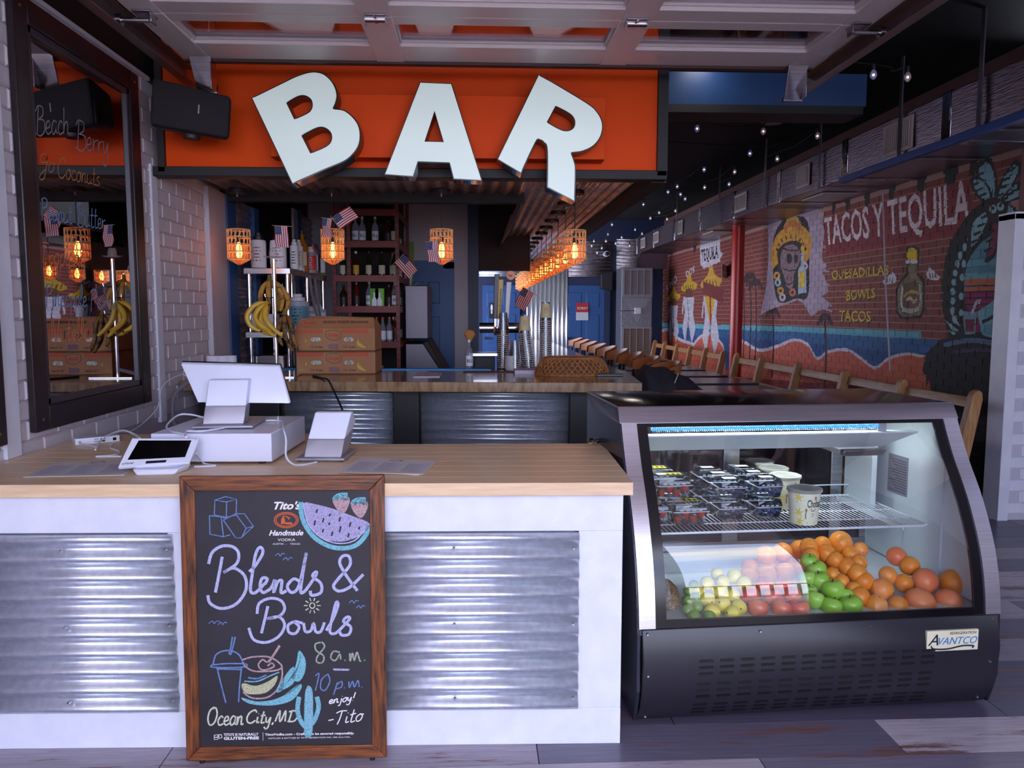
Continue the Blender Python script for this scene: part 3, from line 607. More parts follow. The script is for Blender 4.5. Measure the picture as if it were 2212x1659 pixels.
# ================================================================== RAISED GARAGE DOOR
gd = thing('garage_door', 'grey aluminium sectional glass door rolled up overhead above the bar sign', 'garage door', (0, 3.3, 2.95))
DZ = 2.905; DX0, DX1 = -1.56, 1.87
GLD = glass('door_glass', (236, 232, 238), 1.45, .5)
def drail(y0, y1, z=DZ):
    m_ = MB().box(DX0, DX1, y0, y1, z, z + .055); m_.box(DX0 + .12, DX1 - .12, y0 - .014, y0, z + .018, z + .05); m_.box(DX0 + .12, DX1 - .12, y1, y1 + .014, z + .018, z + .05)
    m_.build('rail', ALU, gd, bevel=.004)
SEC = [(4.34, 3.70), (3.70, 3.06), (3.06, 2.42), (2.42, 1.78)]
for i, (ya, yb) in enumerate(SEC):
    drail(ya - (.24 if i == 0 else .13), ya - .004); drail(yb + .004, yb + .10)
    for x, wd in ((DX0 + .07, .14), (-.46, .15), (.75, .15), (DX1 - .07, .14)):
        MB().box(x - wd / 2, x + wd / 2, yb + .004, ya - .004, DZ - .004, DZ + .05).box(x - wd / 2 - .012, x - wd / 2, yb + .02, ya - .02, DZ + .016, DZ + .05).box(x + wd / 2, x + wd / 2 + .012, yb + .02, ya - .02, DZ + .016, DZ + .05).build('stile', ALU, gd, bevel=.003)
    for xa, xb in ((DX0 + .14, -.535), (-.385, .675), (.825, DX1 - .14)):
        box('pane', GLD, (xa, xb, yb + .1, ya - .13, DZ + .030, DZ + .036), gd)
    for x in (-.46, .75):
        h = MB().box(x - .05, x + .05, yb - .05, yb + .05, DZ - .012, DZ - .004)
        h.cyl((x - .05, yb, DZ - .014), (x + .05, yb, DZ - .014), .014).box(x - .052, x - .046, yb - .03, yb + .03, DZ - .035, DZ - .004).box(x + .046, x + .052, yb - .03, yb + .03, DZ - .035, DZ - .004)
        hh = h.build('hinge', STEEL, gd, bevel=.002)
        for yy in (yb - .035, yb + .035): MB().cyl((x, yy, DZ - .012), (x, yy, DZ - .02), .007, n=6).build('bolt', CHROME, hh)
    for x, s_ in ((DX0 + .06, -1), (DX1 - .06, 1)):
        h = MB().box(x - .04, x + .04, yb - .05, yb + .05, DZ - .012, DZ - .004).box(x - .04 * s_, x - .034 * s_, yb - .03, yb + .03, DZ - .05, DZ - .01)
        h.cyl((x - .02 * s_, yb, DZ - .035), (x + .14 * s_, yb, DZ - .035), .011).cyl((x + .10 * s_, yb, DZ - .035), (x + .125 * s_, yb, DZ - .035), .026, n=16)
        h.build('roller', STEEL, gd, bevel=.001)
box('weather_seal', mat('rubber_brown', (70, 44, 46), .6), (DX0, DX1, 4.34, 4.385, DZ - .012, DZ + .05), gd)
for x, s_ in ((DX0 + .10, -1), (DX1 - .10, 1)):
    b_ = MB().hexa([(x - .045, 4.40, 2.90 + .05), (x + .045, 4.40, 2.95), (x + .045, 4.405, 2.965), (x - .045, 4.405, 2.965)], [(x - .045, 4.40, 2.95)] * 4) if 0 else MB()
    b_.hexa([(x - .055, 4.28, 2.90), (x + .055, 4.28, 2.90), (x + .055, 4.292, 2.904), (x - .055, 4.292, 2.904)], [(x - .045, 4.36, 2.735), (x + .045, 4.36, 2.735), (x + .045, 4.368, 2.735), (x - .045, 4.368, 2.735)])
    b_.cyl((x - .05, 4.37, 2.735), (x + .06 * 1, 4.37, 2.735), .012).box(x + .048, x + .053, 4.29, 4.38, 2.735, 2.90)
    b_.build('bottom_bracket', STEEL, gd, bevel=.001)
MB().quad((1.80, 4.02, DZ - .0055), (1.86, 4.02, DZ - .0055), (1.86, 4.12, DZ - .0055), (1.80, 4.12, DZ - .0055)).build('sticker', WHITE, gd)
for i, (x, s_) in enumerate(((DX0 - .09, -1), (DX1 + .09, 1))):
    t = thing('door_track', ['steel roller track along the left end of the raised door', 'steel roller track along the right end of the raised door'][i], 'door track', (x, 3.2, 2.9))
    m_ = MB().box(x - .004, x + .004, 1.6, 4.60, 2.84, 2.93); m_.box(min(x, x - s_ * .05), max(x, x - s_ * .05), 1.6, 4.60, 2.84, 2.845); m_.box(min(x, x - s_ * .05), max(x, x - s_ * .05), 1.6, 4.60, 2.925, 2.93)
    m_.build('channel', mat('track_steel', (150, 132, 134), .35, .8), t, bevel=.001)
    for yy in (2.4, 3.4, 4.4): box('hanger', STEEL, (x - .012, x + .012, yy - .02, yy + .02, 2.93, 3.5), t)
# ================================================================== SIGN: RACEWAY AND LETTERS
box('trim_raceway', ORANGE, (-1.165, .745, FY - .13, FY, 2.43, 2.78), kind='structure', bevel=.002)
LFACE = mat('letter_face', (222, 238, 232), .3, emit=.18); LRET = mat('letter_return', (12, 10, 12), .15)
za = lambda x, y: (x / 2.962, y / 2.962); zb = lambda x, y: (700 + x / 2.962, y / 2.962)
LY = 4.40
def sm2(pts, corners):
    """smooth a closed outline except at the listed corner points"""
    n = len(pts); out_ = []
    cs = sorted(corners)
    for a_, b_ in zip(cs, cs[1:] + [cs[0] + n]):
        seg = [pts[i % n] for i in range(a_, b_ + 1)]; s_ = smoothpts([(x, y, 0) for x, y in seg], 5) if len(seg) > 2 else [Vector((x, y, 0)) for x, y in seg]
        out_ += [(v.x, v.y) for v in s_[:-1]]
    return out_
B_out = [za(*p) for p in ((1607, 625), (1800, 530), (1900, 483), (1990, 457), (2060, 465), (2110, 500), (2145, 550), (2160, 610), (2150, 660), (2135, 693))] + [zb(*p) for p in ((130, 703), (190, 750), (225, 805), (235, 870), (225, 930), (190, 985), (130, 1035), (0, 1090))] + [za(1870, 1180)]
B_h1 = [za(*p) for p in ((1838, 660), (1905, 622), (1950, 617), (1985, 640), (1993, 680), (1970, 717), (1885, 757))]
B_h2 = [za(*p) for p in ((1935, 870), (2030, 822), (2082, 825), (2115, 860), (2112, 905), (2075, 938), (1988, 975))]
A_out = [zb(*p) for p in ((612, 523), (818, 532), (1012, 1157), (827, 1148), (800, 1045), (603, 1038), (573, 1133), (385, 1118))]
A_h = [zb(*p) for p in ((707, 716), (760, 905), (648, 902))]
R_out = [zb(*p) for p in ((1372, 474), (1480, 533), (1690, 660), (1750, 715), (1780, 770), (1785, 830), (1765, 890), (1720, 940), (1650, 972), (1585, 980), (1603, 1030), (1612, 1090), (1605, 1290), (1425, 1200), (1424, 960), (1405, 915), (1378, 898), (1355, 915), (1262, 1112), (1106, 1020))]
R_h = [zb(*p) for p in ((1483, 684), (1560, 725), (1592, 755), (1600, 790), (1585, 822), (1545, 833), (1500, 818), (1432, 780))]
def letter(nm, lab, outer, holes, y=LY, d=.13):
    P = [[(lambda q: (q.x, q.z))(U(px, py, Y=y)) for px, py in o] for o in [outer] + holes]
    cx = sum(p[0] for p in P[0]) / len(P[0]); cz = sum(p[1] for p in P[0]) / len(P[0])
    t = thing(nm, lab, 'sign letter', (cx, y + d, cz))
    shape('letter_can', LRET, P, t, (0, y + .004, 0), (1, 0, 0), (0, 0, 1), (0, d, 0))
    def inset(o, k):
        n = len(o); A = sum(o[i][0] * o[(i + 1) % n][1] - o[(i + 1) % n][0] * o[i][1] for i in range(n)); s_ = 1 if A > 0 else -1; r = []
        for i in range(n):
            a = Vector(o[i - 1]); b = Vector(o[i]); c = Vector(o[(i + 1) % n]); d1 = (b - a).normalized(); d2 = (c - b).normalized()
            nn = (Vector((-d1.y, d1.x)) + Vector((-d2.y, d2.x))) * s_; r.append(tuple(b + nn.normalized() * k) if nn.length > .2 else tuple(b))
        return r
    shape('letter_face', LFACE, [inset(P[0], .007)] + [inset(h, -.007) for h in P[1:]], t, (0, y - .002, 0), (1, 0, 0), (0, 0, 1), (0, .006, 0))
    [MB().cyl((cx, y + d, cz + e), (cx, FY - .12, cz + e), .012).build('standoff', STEEL, t) for e in (-.05, .03)]
letter('letter_b', 'large white tilted channel letter B on the orange fascia', sm2(B_out, [0, 9, 18]), [sm2(B_h1, [0, 6]), sm2(B_h2, [0, 6])])
letter('letter_a', 'large white upright channel letter A on the orange fascia', A_out, [A_h])
letter('letter_r', 'large white tilted channel letter R hanging below the fascia', sm2(R_out, [0, 9, 12, 13, 18, 19]), [sm2(R_h, [0, 7])])
tag(box('sign_letter_part', LFACE, (-.36, -.08, 4.45, 4.58, 3.27, 3.6 - .12), bevel=.003), 'white foot of a sign letter above the raised door, seen through glass', 'sign letter')
tag(MB().lathe([(.13, 0), (.24, 0), (.24, .13), (.13, .13), (.13, 0)], (0, 0, 0), 28).build('sign_letter_round', LFACE), 'white round bottom of a sign letter above the raised door', 'sign letter')
o_ = bpy.data.objects['sign_letter_round']; o_.location = (.52, 4.58, 3.52 - .02); o_.rotation_euler = (PI / 2, 0, 0)
# ================================================================== SPEAKER on the wall corner
sk = thing('loudspeaker', 'black loudspeaker mounted sideways on the orange fascia beside the brick wall', 'speaker', (-1.48, 4.60, 2.62))
SPK = mat('speaker_black', (30, 26, 32), .5); T = Matrix.Translation(U(414, 240, Y=4.34)) @ Matrix.Rotation(math.radians(12), 4, 'Z') @ Matrix.Rotation(math.radians(5), 4, 'Y') @ Matrix.Diagonal((.86, .86, .92, 1))
MB(T).hexa([(-.235, -.03, -.125), (.235, -.03, -.145), (.235, -.03, .115), (-.235, -.03, .155)][::1], [(-.20, .20, -.10), (.20, .20, -.10), (.20, .20, .09), (-.20, .20, .11)]).build('cabinet', SPK, sk, bevel=.025, seg=3)
MB(T).hexa([(-.222, -.055, -.112), (.225, -.055, -.132), (.225, -.055, .102), (-.222, -.055, .142)], [(-.228, -.028, -.118), (.23, -.028, -.138), (.23, -.028, .108), (-.228, -.028, .148)]).build('grille', mat('speaker_grille', (24, 20, 25), .8, bump=.4, scale=300), sk, bevel=.018)
MB(T).lathe([(.001, -.02), (.05, -.02), (.055, .0)], (0, .06, -.13), 16).build('swivel_foot', SPK, sk, smooth=True)
MB(T).box(.045, .052, -.058, -.055, -.02, .03).build('badge', mat('badge_grey', (150, 150, 155), .4), sk)
MB().tube([(-1.45, 4.5, 2.75), (-1.46, 4.55, 2.82), (-1.50, 4.6, 2.80), (-1.52, 4.645, 2.72)], .006).build('cable', MATTEB, sk)
box('bracket', MATTEB, (-1.52, -1.44, 4.52, 4.65, 2.60, 2.66), sk)
# ================================================================== FRONT COUNTER
CT = .965; cA, cB = Vector((-1.86, 2.69, 0)), Vector((.51, 2.622, 0)); cu = (cB - cA).normalized(); cn = Vector((-cu.y, cu.x, 0)); CLN = (cB - cA).length
CM = Matrix(((cu.x, cn.x, 0, cA.x), (cu.y, cn.y, 0, cA.y), (0, 0, 1, 0), (0, 0, 0, 1)))
def cbx(name, m, a, parent, bevel=0, **k): return MB(CM).box(*a).build(name, m, parent, bevel=bevel, **k)
ct = thing('service_counter', 'white service counter with two corrugated steel panels and open end', 'counter', (-.7, 2.72, 0))
CW = mat('counter_white', (232, 233, 246), .42, c2=(224, 226, 242), scale=12)
cbx('top_board', CW, (0, CLN, 0, .03, .785, .918), ct, .002); cbx('bottom_board', CW, (0, CLN, 0, .03, .0, .135), ct, .002)
for x0, x1 in ((0, .045), (CLN - .155, CLN)): cbx('end_board', CW, (x0, x1, .002, .03, .135, .785), ct, .002)
cbx('middle_board', CW, (.78, 1.36, .002, .03, .135, .785), ct, .002)
cbx('backing', CW, (0, CLN, .05, .06, .0, .918), ct); cbx('side_board', CW, (CLN - .02, CLN, .03, .62, 0, .918), ct)
for x0, x1 in ((.045, .80), (1.34, CLN - .155)):
    g = corrugated('corrugated_panel', GALV, ct, CM @ Vector((x0, -.012, .137)), cu * (x1 - x0), (0, 0, .646), -cn, .068, .0125)
    for xx in (x0 + .05, (x0 + x1) / 2, x1 - .02):
        for zz in (.185, .457, .73): MB(CM).cyl((xx, -.018, zz), (xx, -.030, zz), .0065, .004, 8).build('screw', CHROME, ct)
BUT = mat('butcher_block', (240, 208, 170), .38, c2=(220, 184, 148), scale=5, stretch=(1.2, 16, 16), lo=.3, hi=.7, detail=8)
bt = thing('butcher_block_top', 'pale laminated wood worktop along the front counter', 'worktop', (-.7, 2.9, .93))
for i in range(8):
    y0 = -.035 + i * .0995; MB(CM).box(-.02, CLN + .028, y0, y0 + .0989, CT - .045, CT).build('stave', BUT, bt, bevel=.0015)
for i in range(3): y0 = .761 + i * .0995; MB(CM).box(-.02, 1.12, y0, y0 + .0989, CT - .045, CT).build('stave', BUT, bt, bevel=.0015)
# ================================================================== CHALKBOARD
bP = Vector((-1.005, 2.560, .012)); bQ = Vector((-.318, 2.550, .012)); bu = (bQ - bP).normalized(); bb = Vector((-bu.y, bu.x, 0)); tl_ = math.radians(2.6)
bv = (Vector((0, 0, 1)) * math.cos(tl_) + bb * math.sin(tl_)).normalized(); bn = bu.cross(bv).normalized()  # towards camera
bn = bn if bn.y < 0 else -bn
cb = thing('chalkboard', 'wood-framed chalkboard sign leaning on the front counter, covered in chalk drawings', 'chalkboard', (-.66, 2.56, 0))
FRW = mat('burnt_oak', (136, 74, 34), .42, c2=(54, 28, 16), scale=4, stretch=(2, 22, 22), lo=.36, hi=.68, detail=9, bump=.3)
FRV = mat('burnt_oak_upright', (136, 74, 34), .42, c2=(54, 28, 16), scale=4, stretch=(22, 22, 2), lo=.36, hi=.68, detail=9, bump=.3)
CBD = mat('chalkboard_black', (34, 30, 38), .55, c2=(44, 39, 48), scale=4)
def bpt(x, y): return U(380 + x / 2.556, 1010 + y / 2.556, P=bP, N=bn)   # chalkboard measurement -> point of the board
def buv(x, y): q = bpt(x, y) - bP; return (q.dot(bu), q.dot(bv))
o4 = [buv(*p) for p in ((70, 1630), (1163, 1618), (1165, 42), (38, 50))]; i4 = [buv(*p) for p in ((152, 1552), (1078, 1537), (1078, 130), (130, 130))]
bw = o4[1][0]; bh = (o4[2][1] + o4[3][1]) / 2; o4 = [(0, 0), (bw, 0), (bw - .0, bh), (-.004, bh)]; i4 = [(.047, .047), (bw - .05, .047), (bw - .05, bh - .052), (.047, bh - .052)]
for a in range(4):
    b = (a + 1) % 4; q = [o4[a], o4[b], i4[b], i4[a]]; q = q if a != 9 else q
    MB().prism([p for p in q], bP, bu, bv, -bn * -.0 + bn * -.022).build('frame_rail', FRW if a % 2 == 0 else FRV, cb, bevel=.003)
MB().prism([(i4[0][0] - .004, i4[0][1] - .004), (i4[1][0] + .004, i4[1][1] - .004), (i4[2][0] + .004, i4[2][1] + .004), (i4[3][0] - .004, i4[3][1] + .004)], bP - bn * .006, bu, bv, -bn * .01).build('slate', CBD, cb)
for x in (.05, bw - .05): MB().cyl(bP + bu * x - bn * .012 + Vector((0, 0, -.012)), bP + bu * x - bn * .012 + Vector((0, 0, .004)), .009).build('foot', MATTEB, cb)
bS = bP - bn * .0052
def bp_(x, y, k=0): q = U(380 + x / 2.556, 1010 + y / 2.556, P=bS, N=bn); return q + bn * (.0004 * k)
def chalk(nm, m, strokes, wd, k=0, sm=True):
    mb = MB()
    for s_ in strokes: mb.ribbon(smoothpts([bp_(x, y, k) for x, y in s_], 6) if sm else [bp_(x, y, k) for x, y in s_], wd / 2.556 * .00155, bn)
    return mb.build(nm, m, cb)
def blob(nm, m, pts, k=0, sm=True):
    P = [bp_(x, y, k) for x, y in pts]; P = smoothpts(P, 5, True) if sm else P; n = len(P)
    uv = [((p - bS).dot(bu), (p - bS).dot(bv)) for p in P]
    return shape(nm, m, [uv], cb, bS + bn * (.0004 * k), bu, bv, bn * .0004)
def ck(n, c, c2): return mat(n, c, .9, c2=c2, scale=240, lo=.42, hi=.68)
CKW = ck('chalk_lilac', (190, 190, 226), (146, 146, 186)); CKB = ck('chalk_blue', (112, 140, 190), (78, 98, 150)); CKT = ck('chalk_teal', (130, 190, 204), (84, 140, 156)); CKY = ck('chalk_cream', (214, 216, 196), (160, 160, 146))
CKG = ck('chalk_sage', (170, 178, 160), (110, 116, 104)); CKP = ck('chalk_rose', (190, 160, 164), (130, 100, 108)); CKO = mat('print_orange', (206, 92, 40), .6); PRT = mat('print_white', (236, 232, 238), .6)
# Blends & Bowls
chalk('chalk_lettering', CKW, [[(256, 492), (238, 590), (218, 690)], [(180, 532), (200, 470), (250, 435), (310, 436), (345, 470), (335, 530), (262, 580)], [(262, 580), (320, 555), (380, 600), (385, 680), (330, 755), (250, 778), (190, 750), (176, 705)],
    [(405, 575), (440, 540), (480, 470), (465, 440), (440, 480), (420, 600), (412, 680), (440, 690), (490, 640)], [(490, 645), (505, 615), (478, 610), (465, 650), (480, 690), (525, 665), (545, 620)], [(548, 618), (540, 690), (560, 635), (585, 625), (580, 690), (610, 680)],
    [(685, 630), (650, 615), (615, 655), (640, 690), (680, 650), (720, 470)], [(720, 470), (695, 620), (690, 690), (715, 680)], [(715, 680), (770, 600), (775, 575), (755, 600), (800, 640), (800, 690), (750, 705), (742, 680)],
    [(1035, 590), (960, 660), (900, 682), (870, 655), (900, 610), (960, 540), (955, 490), (920, 490), (905, 530), (950, 610), (1002, 680)]], 17)
chalk('chalk_lettering', CKW, [[(508, 765), (490, 840), (472, 915)], [(448, 808), (460, 750), (520, 722), (580, 735), (600, 780), (570, 820), (500, 835)], [(500, 835), (570, 825), (600, 870), (570, 930), (500, 965), (430, 950), (402, 885)],
    [(655, 850), (620, 870), (625, 910), (660, 915), (680, 880), (655, 850), (700, 860)], [(705, 858), (715, 905), (745, 900), (760, 860), (772, 905), (800, 905), (820, 855)], [(830, 900), (870, 830), (895, 760), (885, 745), (865, 820), (850, 905), (880, 915), (920, 880)],
    [(920, 880), (960, 835), (945, 825), (925, 850), (965, 880), (955, 920), (915, 925), (905, 905)]], 16)
chalk('chalk_lettering', CKG, [[(800, 965), (770, 975), (775, 1010), (815, 1040), (810, 1075), (780, 1075), (780, 1045), (820, 990), (805, 962)], [(905, 1020), (870, 1015), (855, 1050), (880, 1065), (905, 1030), (910, 1060)], [(932, 1062), (936, 1066)],
    [(960, 1025), (962, 1068), (975, 1025), (985, 1065), (1000, 1020), (1015, 1066), (1022, 1066)], [(1040, 1062), (1043, 1066)]], 9)
chalk('chalk_lettering', CKW, [[(868, 1113), (958, 1115)], [(872, 1117), (955, 1118)]], 8, sm=False)
chalk('chalk_lettering', CKB, [[(770, 1150), (790, 1140), (770, 1232)], [(840, 1140), (805, 1170), (800, 1220), (825, 1228), (850, 1180), (840, 1140)], [(892, 1185), (870, 1255)], [(888, 1200), (915, 1180), (915, 1210), (885, 1222)], [(928, 1215), (932, 1218)],
    [(955, 1180), (958, 1215), (975, 1180), (985, 1212), (1005, 1175), (1012, 1212)], [(1025, 1210), (1028, 1213)]], 7)
W2 = MB()
def bwrite(s, x0, y0, x1, y1, h, wd, m, nm='chalk_lettering', slant=.2, k=0):
    mb = MB(); write(mb, s, bp_(x0, y0, k), bp_(x1, y1, k), h / 2.556 * .00155, bv, wd / 2.556 * .00155, bn, slant); mb.build(nm, m, cb)
bwrite('Ocean', 168, 1422, 372, 1422, 105, 9, CKY); bwrite('City,', 384, 1410, 545, 1410, 75, 9, CKY); bwrite('MD', 548, 1402, 672, 1402, 62, 9, CKY)
bwrite('enjoy!', 842, 1305, 985, 1285, 46, 6, PRT); bwrite('-Tito', 832, 1428, 1030, 1395, 78, 6, PRT)
# printed heading and small print
def bt_(s, x, y, h, m=PRT, shear=0, fit=None, off=0): return text(s, 'lettering', m, cb, bp_(x, y), bu, bv, h / 2.556 * .00155 * 1.4, .0002, off, shear, fit=fit / 2.556 * .00155 if fit else None)
bt_("Tito's", 530, 230, 42, shear=.35, fit=150, off=.001); bt_('Handmade', 512, 375, 30, shear=.35, fit=192, off=.0006); bt_('VODKA', 562, 406, 15, fit=98); bt_('AUSTIN', 534, 426, 9, fit=60); bt_('TEXAS', 630, 426, 9, fit=56); bt_('*', 606, 432, 12, CKO)
bt_("TITO'S IS NATURALLY", 264, 1482, 15, fit=196, off=.0003); bt_('GLUTEN-FREE', 264, 1503, 16, fit=198, off=.0005); bt_('TitosVodka.com - Crafted to be savored responsibly.', 492, 1480, 13, fit=505, off=.0003)
bt_('DISTILLED & BOTTLED BY FIFTH GENERATION INC. 40% ALC./VOL.', 510, 1499, 8, fit=465)
chalk('print_rule', PRT, [[(481, 1462), (481, 1508)]], 2, sm=False)
chalk('print_stamp', PRT, [[(212, 1478), (232, 1474), (232, 1500), (212, 1502), (212, 1478)], [(236, 1476), (250, 1474), (255, 1490), (240, 1496), (236, 1476)], [(215, 1490), (232, 1488)]], 4, sm=False)
chalk('print_seal', CKO, [[(609 + 66 * math.cos(t), 290 + 42 * math.sin(t)) for t in [k * PI / 16 for k in range(33)]], [(609 + 56 * math.cos(t), 290 + 34 * math.sin(t)) for t in [k * PI / 16 for k in range(33)]]], 5)
blob('print_still', CKO, [(580, 312), (582, 285), (592, 265), (600, 282), (606, 310)], sm=False); blob('print_still', CKO, [(606, 302), (640, 302), (644, 314), (606, 314)], sm=False); chalk('print_pipe', CKO, [[(594, 268), (615, 272), (626, 288)], [(612, 276), (632, 276)]], 5)
# fruit and ice drawings
chalk('chalk_drawing', CKB, [[(215, 180), (275, 160), (335, 175), (280, 190), (215, 180), (212, 262)], [(280, 190), (278, 275)], [(335, 175), (332, 262)], [(185, 265), (250, 272), (272, 280)], [(185, 265), (188, 368), (262, 382), (298, 372)], [(250, 275), (262, 380)], [(212, 262), (278, 275), (330, 262)],
    [(262, 290), (330, 255), (378, 255), (428, 325), (360, 388), (330, 388), (262, 290)], [(330, 256), (388, 335), (428, 325)], [(388, 335), (362, 388)]], 6, sm=False)
blob('chalk_drawing', ck('chalk_violet', (176, 168, 206), (130, 122, 160)), [(710, 195), (760, 200), (860, 225), (950, 258), (1068, 308), (1040, 360), (960, 400), (880, 408), (800, 385), (740, 320), (715, 250)], 0)
chalk('chalk_drawing', CKT, [[(690, 190), (692, 250), (715, 320), (770, 390), (850, 435), (930, 445), (1000, 425), (1050, 370), (1066, 320)]], 26, 1); chalk('chalk_drawing', CKW, [[(705, 195), (712, 250), (735, 318), (790, 378), (860, 412), (930, 418), (990, 400), (1040, 350)]], 7, 2)
SEED = mat('chalk_seed', (44, 36, 46), .8)
for x, y, h in ((778, 240, 20), (850, 262, 14), (905, 284, 24), (962, 314, 26), (1012, 334, 16), (767, 305, 28), (814, 290, 24), (847, 310, 14), (907, 340, 34), (812, 348, 20), (863, 364, 24), (953, 374, 24)):
    chalk('chalk_seed', SEED, [[(x + 3, y - h / 2), (x, y), (x - 3, y + h / 2)]], 9, 3)
for x, y in ((912, 205), (1012, 230)):
    blob('chalk_drawing', CKP, [(x - 46, y - 30), (x, y - 44), (x + 46, y - 34), (x + 40, y + 10), (x + 10, y + 48), (x - 28, y + 18)], 1)
    chalk('chalk_drawing', CKT, [[(x - 46, y - 30), (x - 20, y - 48), (x - 24, y - 30), (x, y - 60), (x + 4, y - 34), (x + 30, y - 54), (x + 24, y - 32), (x + 46, y - 36)], [(x - 40, y - 40), (x - 10, y - 58), (x + 36, y - 60)], [(x - 30, y - 26), (x, y - 44), (x + 30, y - 24)]], 14, 2)
for bx, by, s_ in ((575, 482, 1), (618, 505, 1), (983, 742, 1), (1020, 770, .9), (212, 855, 1.1), (258, 862, .9)): chalk('chalk_bird', CKB, [[(bx - 28 * s_, by + 6), (bx - 10 * s_, by - 8), (bx, by + 6), (bx + 12 * s_, by - 8), (bx + 27 * s_, by - 4)]], 5)
chalk('chalk_sun', CKY, [[(753 + 14 * math.cos(t), 762 + 15 * math.sin(t)) for t in [k * PI / 5 for k in range(11)]]] + [[(753 + 26 * math.cos(t), 762 + 26 * math.sin(t)), (753 + 46 * math.cos(t), 762 + 44 * math.sin(t))] for t in [k * PI / 5 for k in range(10)]], 6)
chalk('chalk_drawing', CKB, [[(205, 1085), (225, 1030), (285, 1010), (345, 1030), (370, 1080)], [(198, 1090), (290, 1082), (385, 1085), (380, 1100), (290, 1105), (200, 1102), (198, 1090)], [(228, 1108), (250, 1200), (276, 1300)], [(362, 1108), (352, 1200), (346, 1295)], [(232, 1112), (360, 1115)], [(312, 935), (298, 1020)], [(328, 935), (304, 1028), (292, 1020)]], 8)
chalk('chalk_drawing', CKP, [[(365, 1062), (430, 1045), (520, 1048), (585, 1095), (550, 1120), (440, 1125), (385, 1100), (372, 1075)], [(585, 1098), (585, 1160), (555, 1230), (500, 1270), (420, 1272), (370, 1240)], [(572, 980), (510, 1070), (480, 1060), (455, 1090), (480, 1118), (540, 1100), (530, 1080), (505, 1095)], [(575, 985), (515, 1075)]], 9)
chalk('chalk_drawing', CKB, [[(398, 1160), (450, 1165), (500, 1145)]], 9); chalk('chalk_drawing', CKT, [[(378, 1180), (450, 1180), (520, 1150), (570, 1130)]], 7); blob('chalk_drawing', ck('chalk_sand', (196, 196, 160), (140, 140, 110)), [(370, 1190), (440, 1205), (510, 1180), (560, 1150), (545, 1200), (490, 1245), (400, 1250), (368, 1225)])
for p in ([(680, 1010), (715, 1060), (712, 1130), (680, 1180), (640, 1160), (665, 1080)], [(650, 1100), (610, 1140), (565, 1230), (640, 1200), (660, 1150)], [(600, 1160), (570, 1200), (555, 1240), (590, 1225)], [(365, 1270), (440, 1290), (520, 1285), (590, 1260), (680, 1195), (692, 1220), (640, 1285), (540, 1312), (430, 1308), (380, 1290)]): blob('chalk_drawing', CKT, p, 1)
chalk('chalk_drawing', CBD, [[(690, 1030), (670, 1110), (620, 1180), (550, 1262)], [(690, 1190), (620, 1245), (555, 1272)]], 5, 2)
blob('chalk_drawing', CKT, [(735, 1205), (755, 1240), (757, 1400), (748, 1480), (712, 1480), (708, 1400), (712, 1260), (722, 1215)], 1); chalk('chalk_drawing', CKT, [[(680, 1265), (672, 1340), (690, 1400), (722, 1440)], [(778, 1265), (788, 1320), (770, 1385), (745, 1420)]], 26, 1)
chalk('chalk_drawing', CKW, [[(735, 1225), (733, 1460)], [(722, 1240), (722, 1440)], [(746, 1250), (744, 1440)]], 2, 3)
# ================================================================== REFRIGERATED DISPLAY CASE
KL, KR = Vector((.57, 3.05, 0)), math.radians(3.4); KW = 1.43
KM = Matrix.Translation(KL) @ Matrix.Rotation(KR, 4, 'Z')
kc = thing('display_case', 'curved-glass refrigerated display case with black louvred base and steel trim', 'display fridge', tuple(KL), KR)
def kbx(name, m, a, parent=None, bevel=0, **k): return MB(KM).box(*a).build(name, m, parent or kc, bevel=bevel, **k)
def kp(x, y, z): return KM @ Vector((x, y, z))
KBLK = mat('case_black', (36, 33, 42), .38); KBL2 = mat('case_black_gloss', (18, 15, 20), .18); KWH = mat('case_white', (208, 218, 222), .4)
BRUSH = mat('brushed_steel', (214, 208, 216), .34, 1, c2=(200, 194, 202), scale=4, stretch=(1, 1, 60))
PROF = [(-.035, 1.112), (-.07, 1.04), (-.12, .95), (-.18, .86), (-.232, .77), (-.29, .64), (-.325, .51), (-.342, .39)]
PS = [(v.x, v.y) for v in smoothpts([(a, b, 0) for a, b in PROF], 3)]
def strip(x0, x1, off=0, th=.012, pr=PS):
    m_ = MB(KM); vs = []
    for y, z in pr: vs += [(x0, y - off, z), (x1, y - off, z), (x1, y - off + th, z), (x0, y - off + th, z)]
    n = len(pr); fs = [(0, 1, 2, 3), tuple(4 * (n - 1) + i for i in (3, 2, 1, 0))]
    for i in range(n - 1):
        for j in range(4): fs.append((4 * i + j, 4 * (i + 1) + j, 4 * (i + 1) + (j + 1) % 4, 4 * i + (j + 1) % 4))
    return m_.add(vs, fs)
strip(0, .062, .008, .02).build('steel_side_trim', BRUSH, kc, smooth=True); strip(KW - .062, KW, .008, .02).build('steel_side_trim', BRUSH, kc, smooth=True)
strip(.062, .105, .002, .012).build('glass_border', KBL2, kc, smooth=True); strip(KW - .105, KW - .062, .002, .012).build('glass_border', KBL2, kc, smooth=True)
strip(.105, KW - .105, .002, .012, PS[:2]).build('glass_border', KBL2, kc, smooth=True)
strip(.105, KW - .105, .002, .012, [(-.3385, .415), (-.344, .37)]).build('glass_border', KBL2, kc, smooth=True)
KG = glass('curved_glass', (250, 253, 254), 1.5, 2.1)
gp = [p for p in PS if p[1] < 1.10] + [(-.343, .38)]
MB(KM).add([(x, y, z) for y, z in gp for x in (.10, KW - .10)], [(2 * i, 2 * i + 1, 2 * i + 3, 2 * i + 2) for i in range(len(gp) - 1)]).build('front_glass', KG, kc, smooth=True)
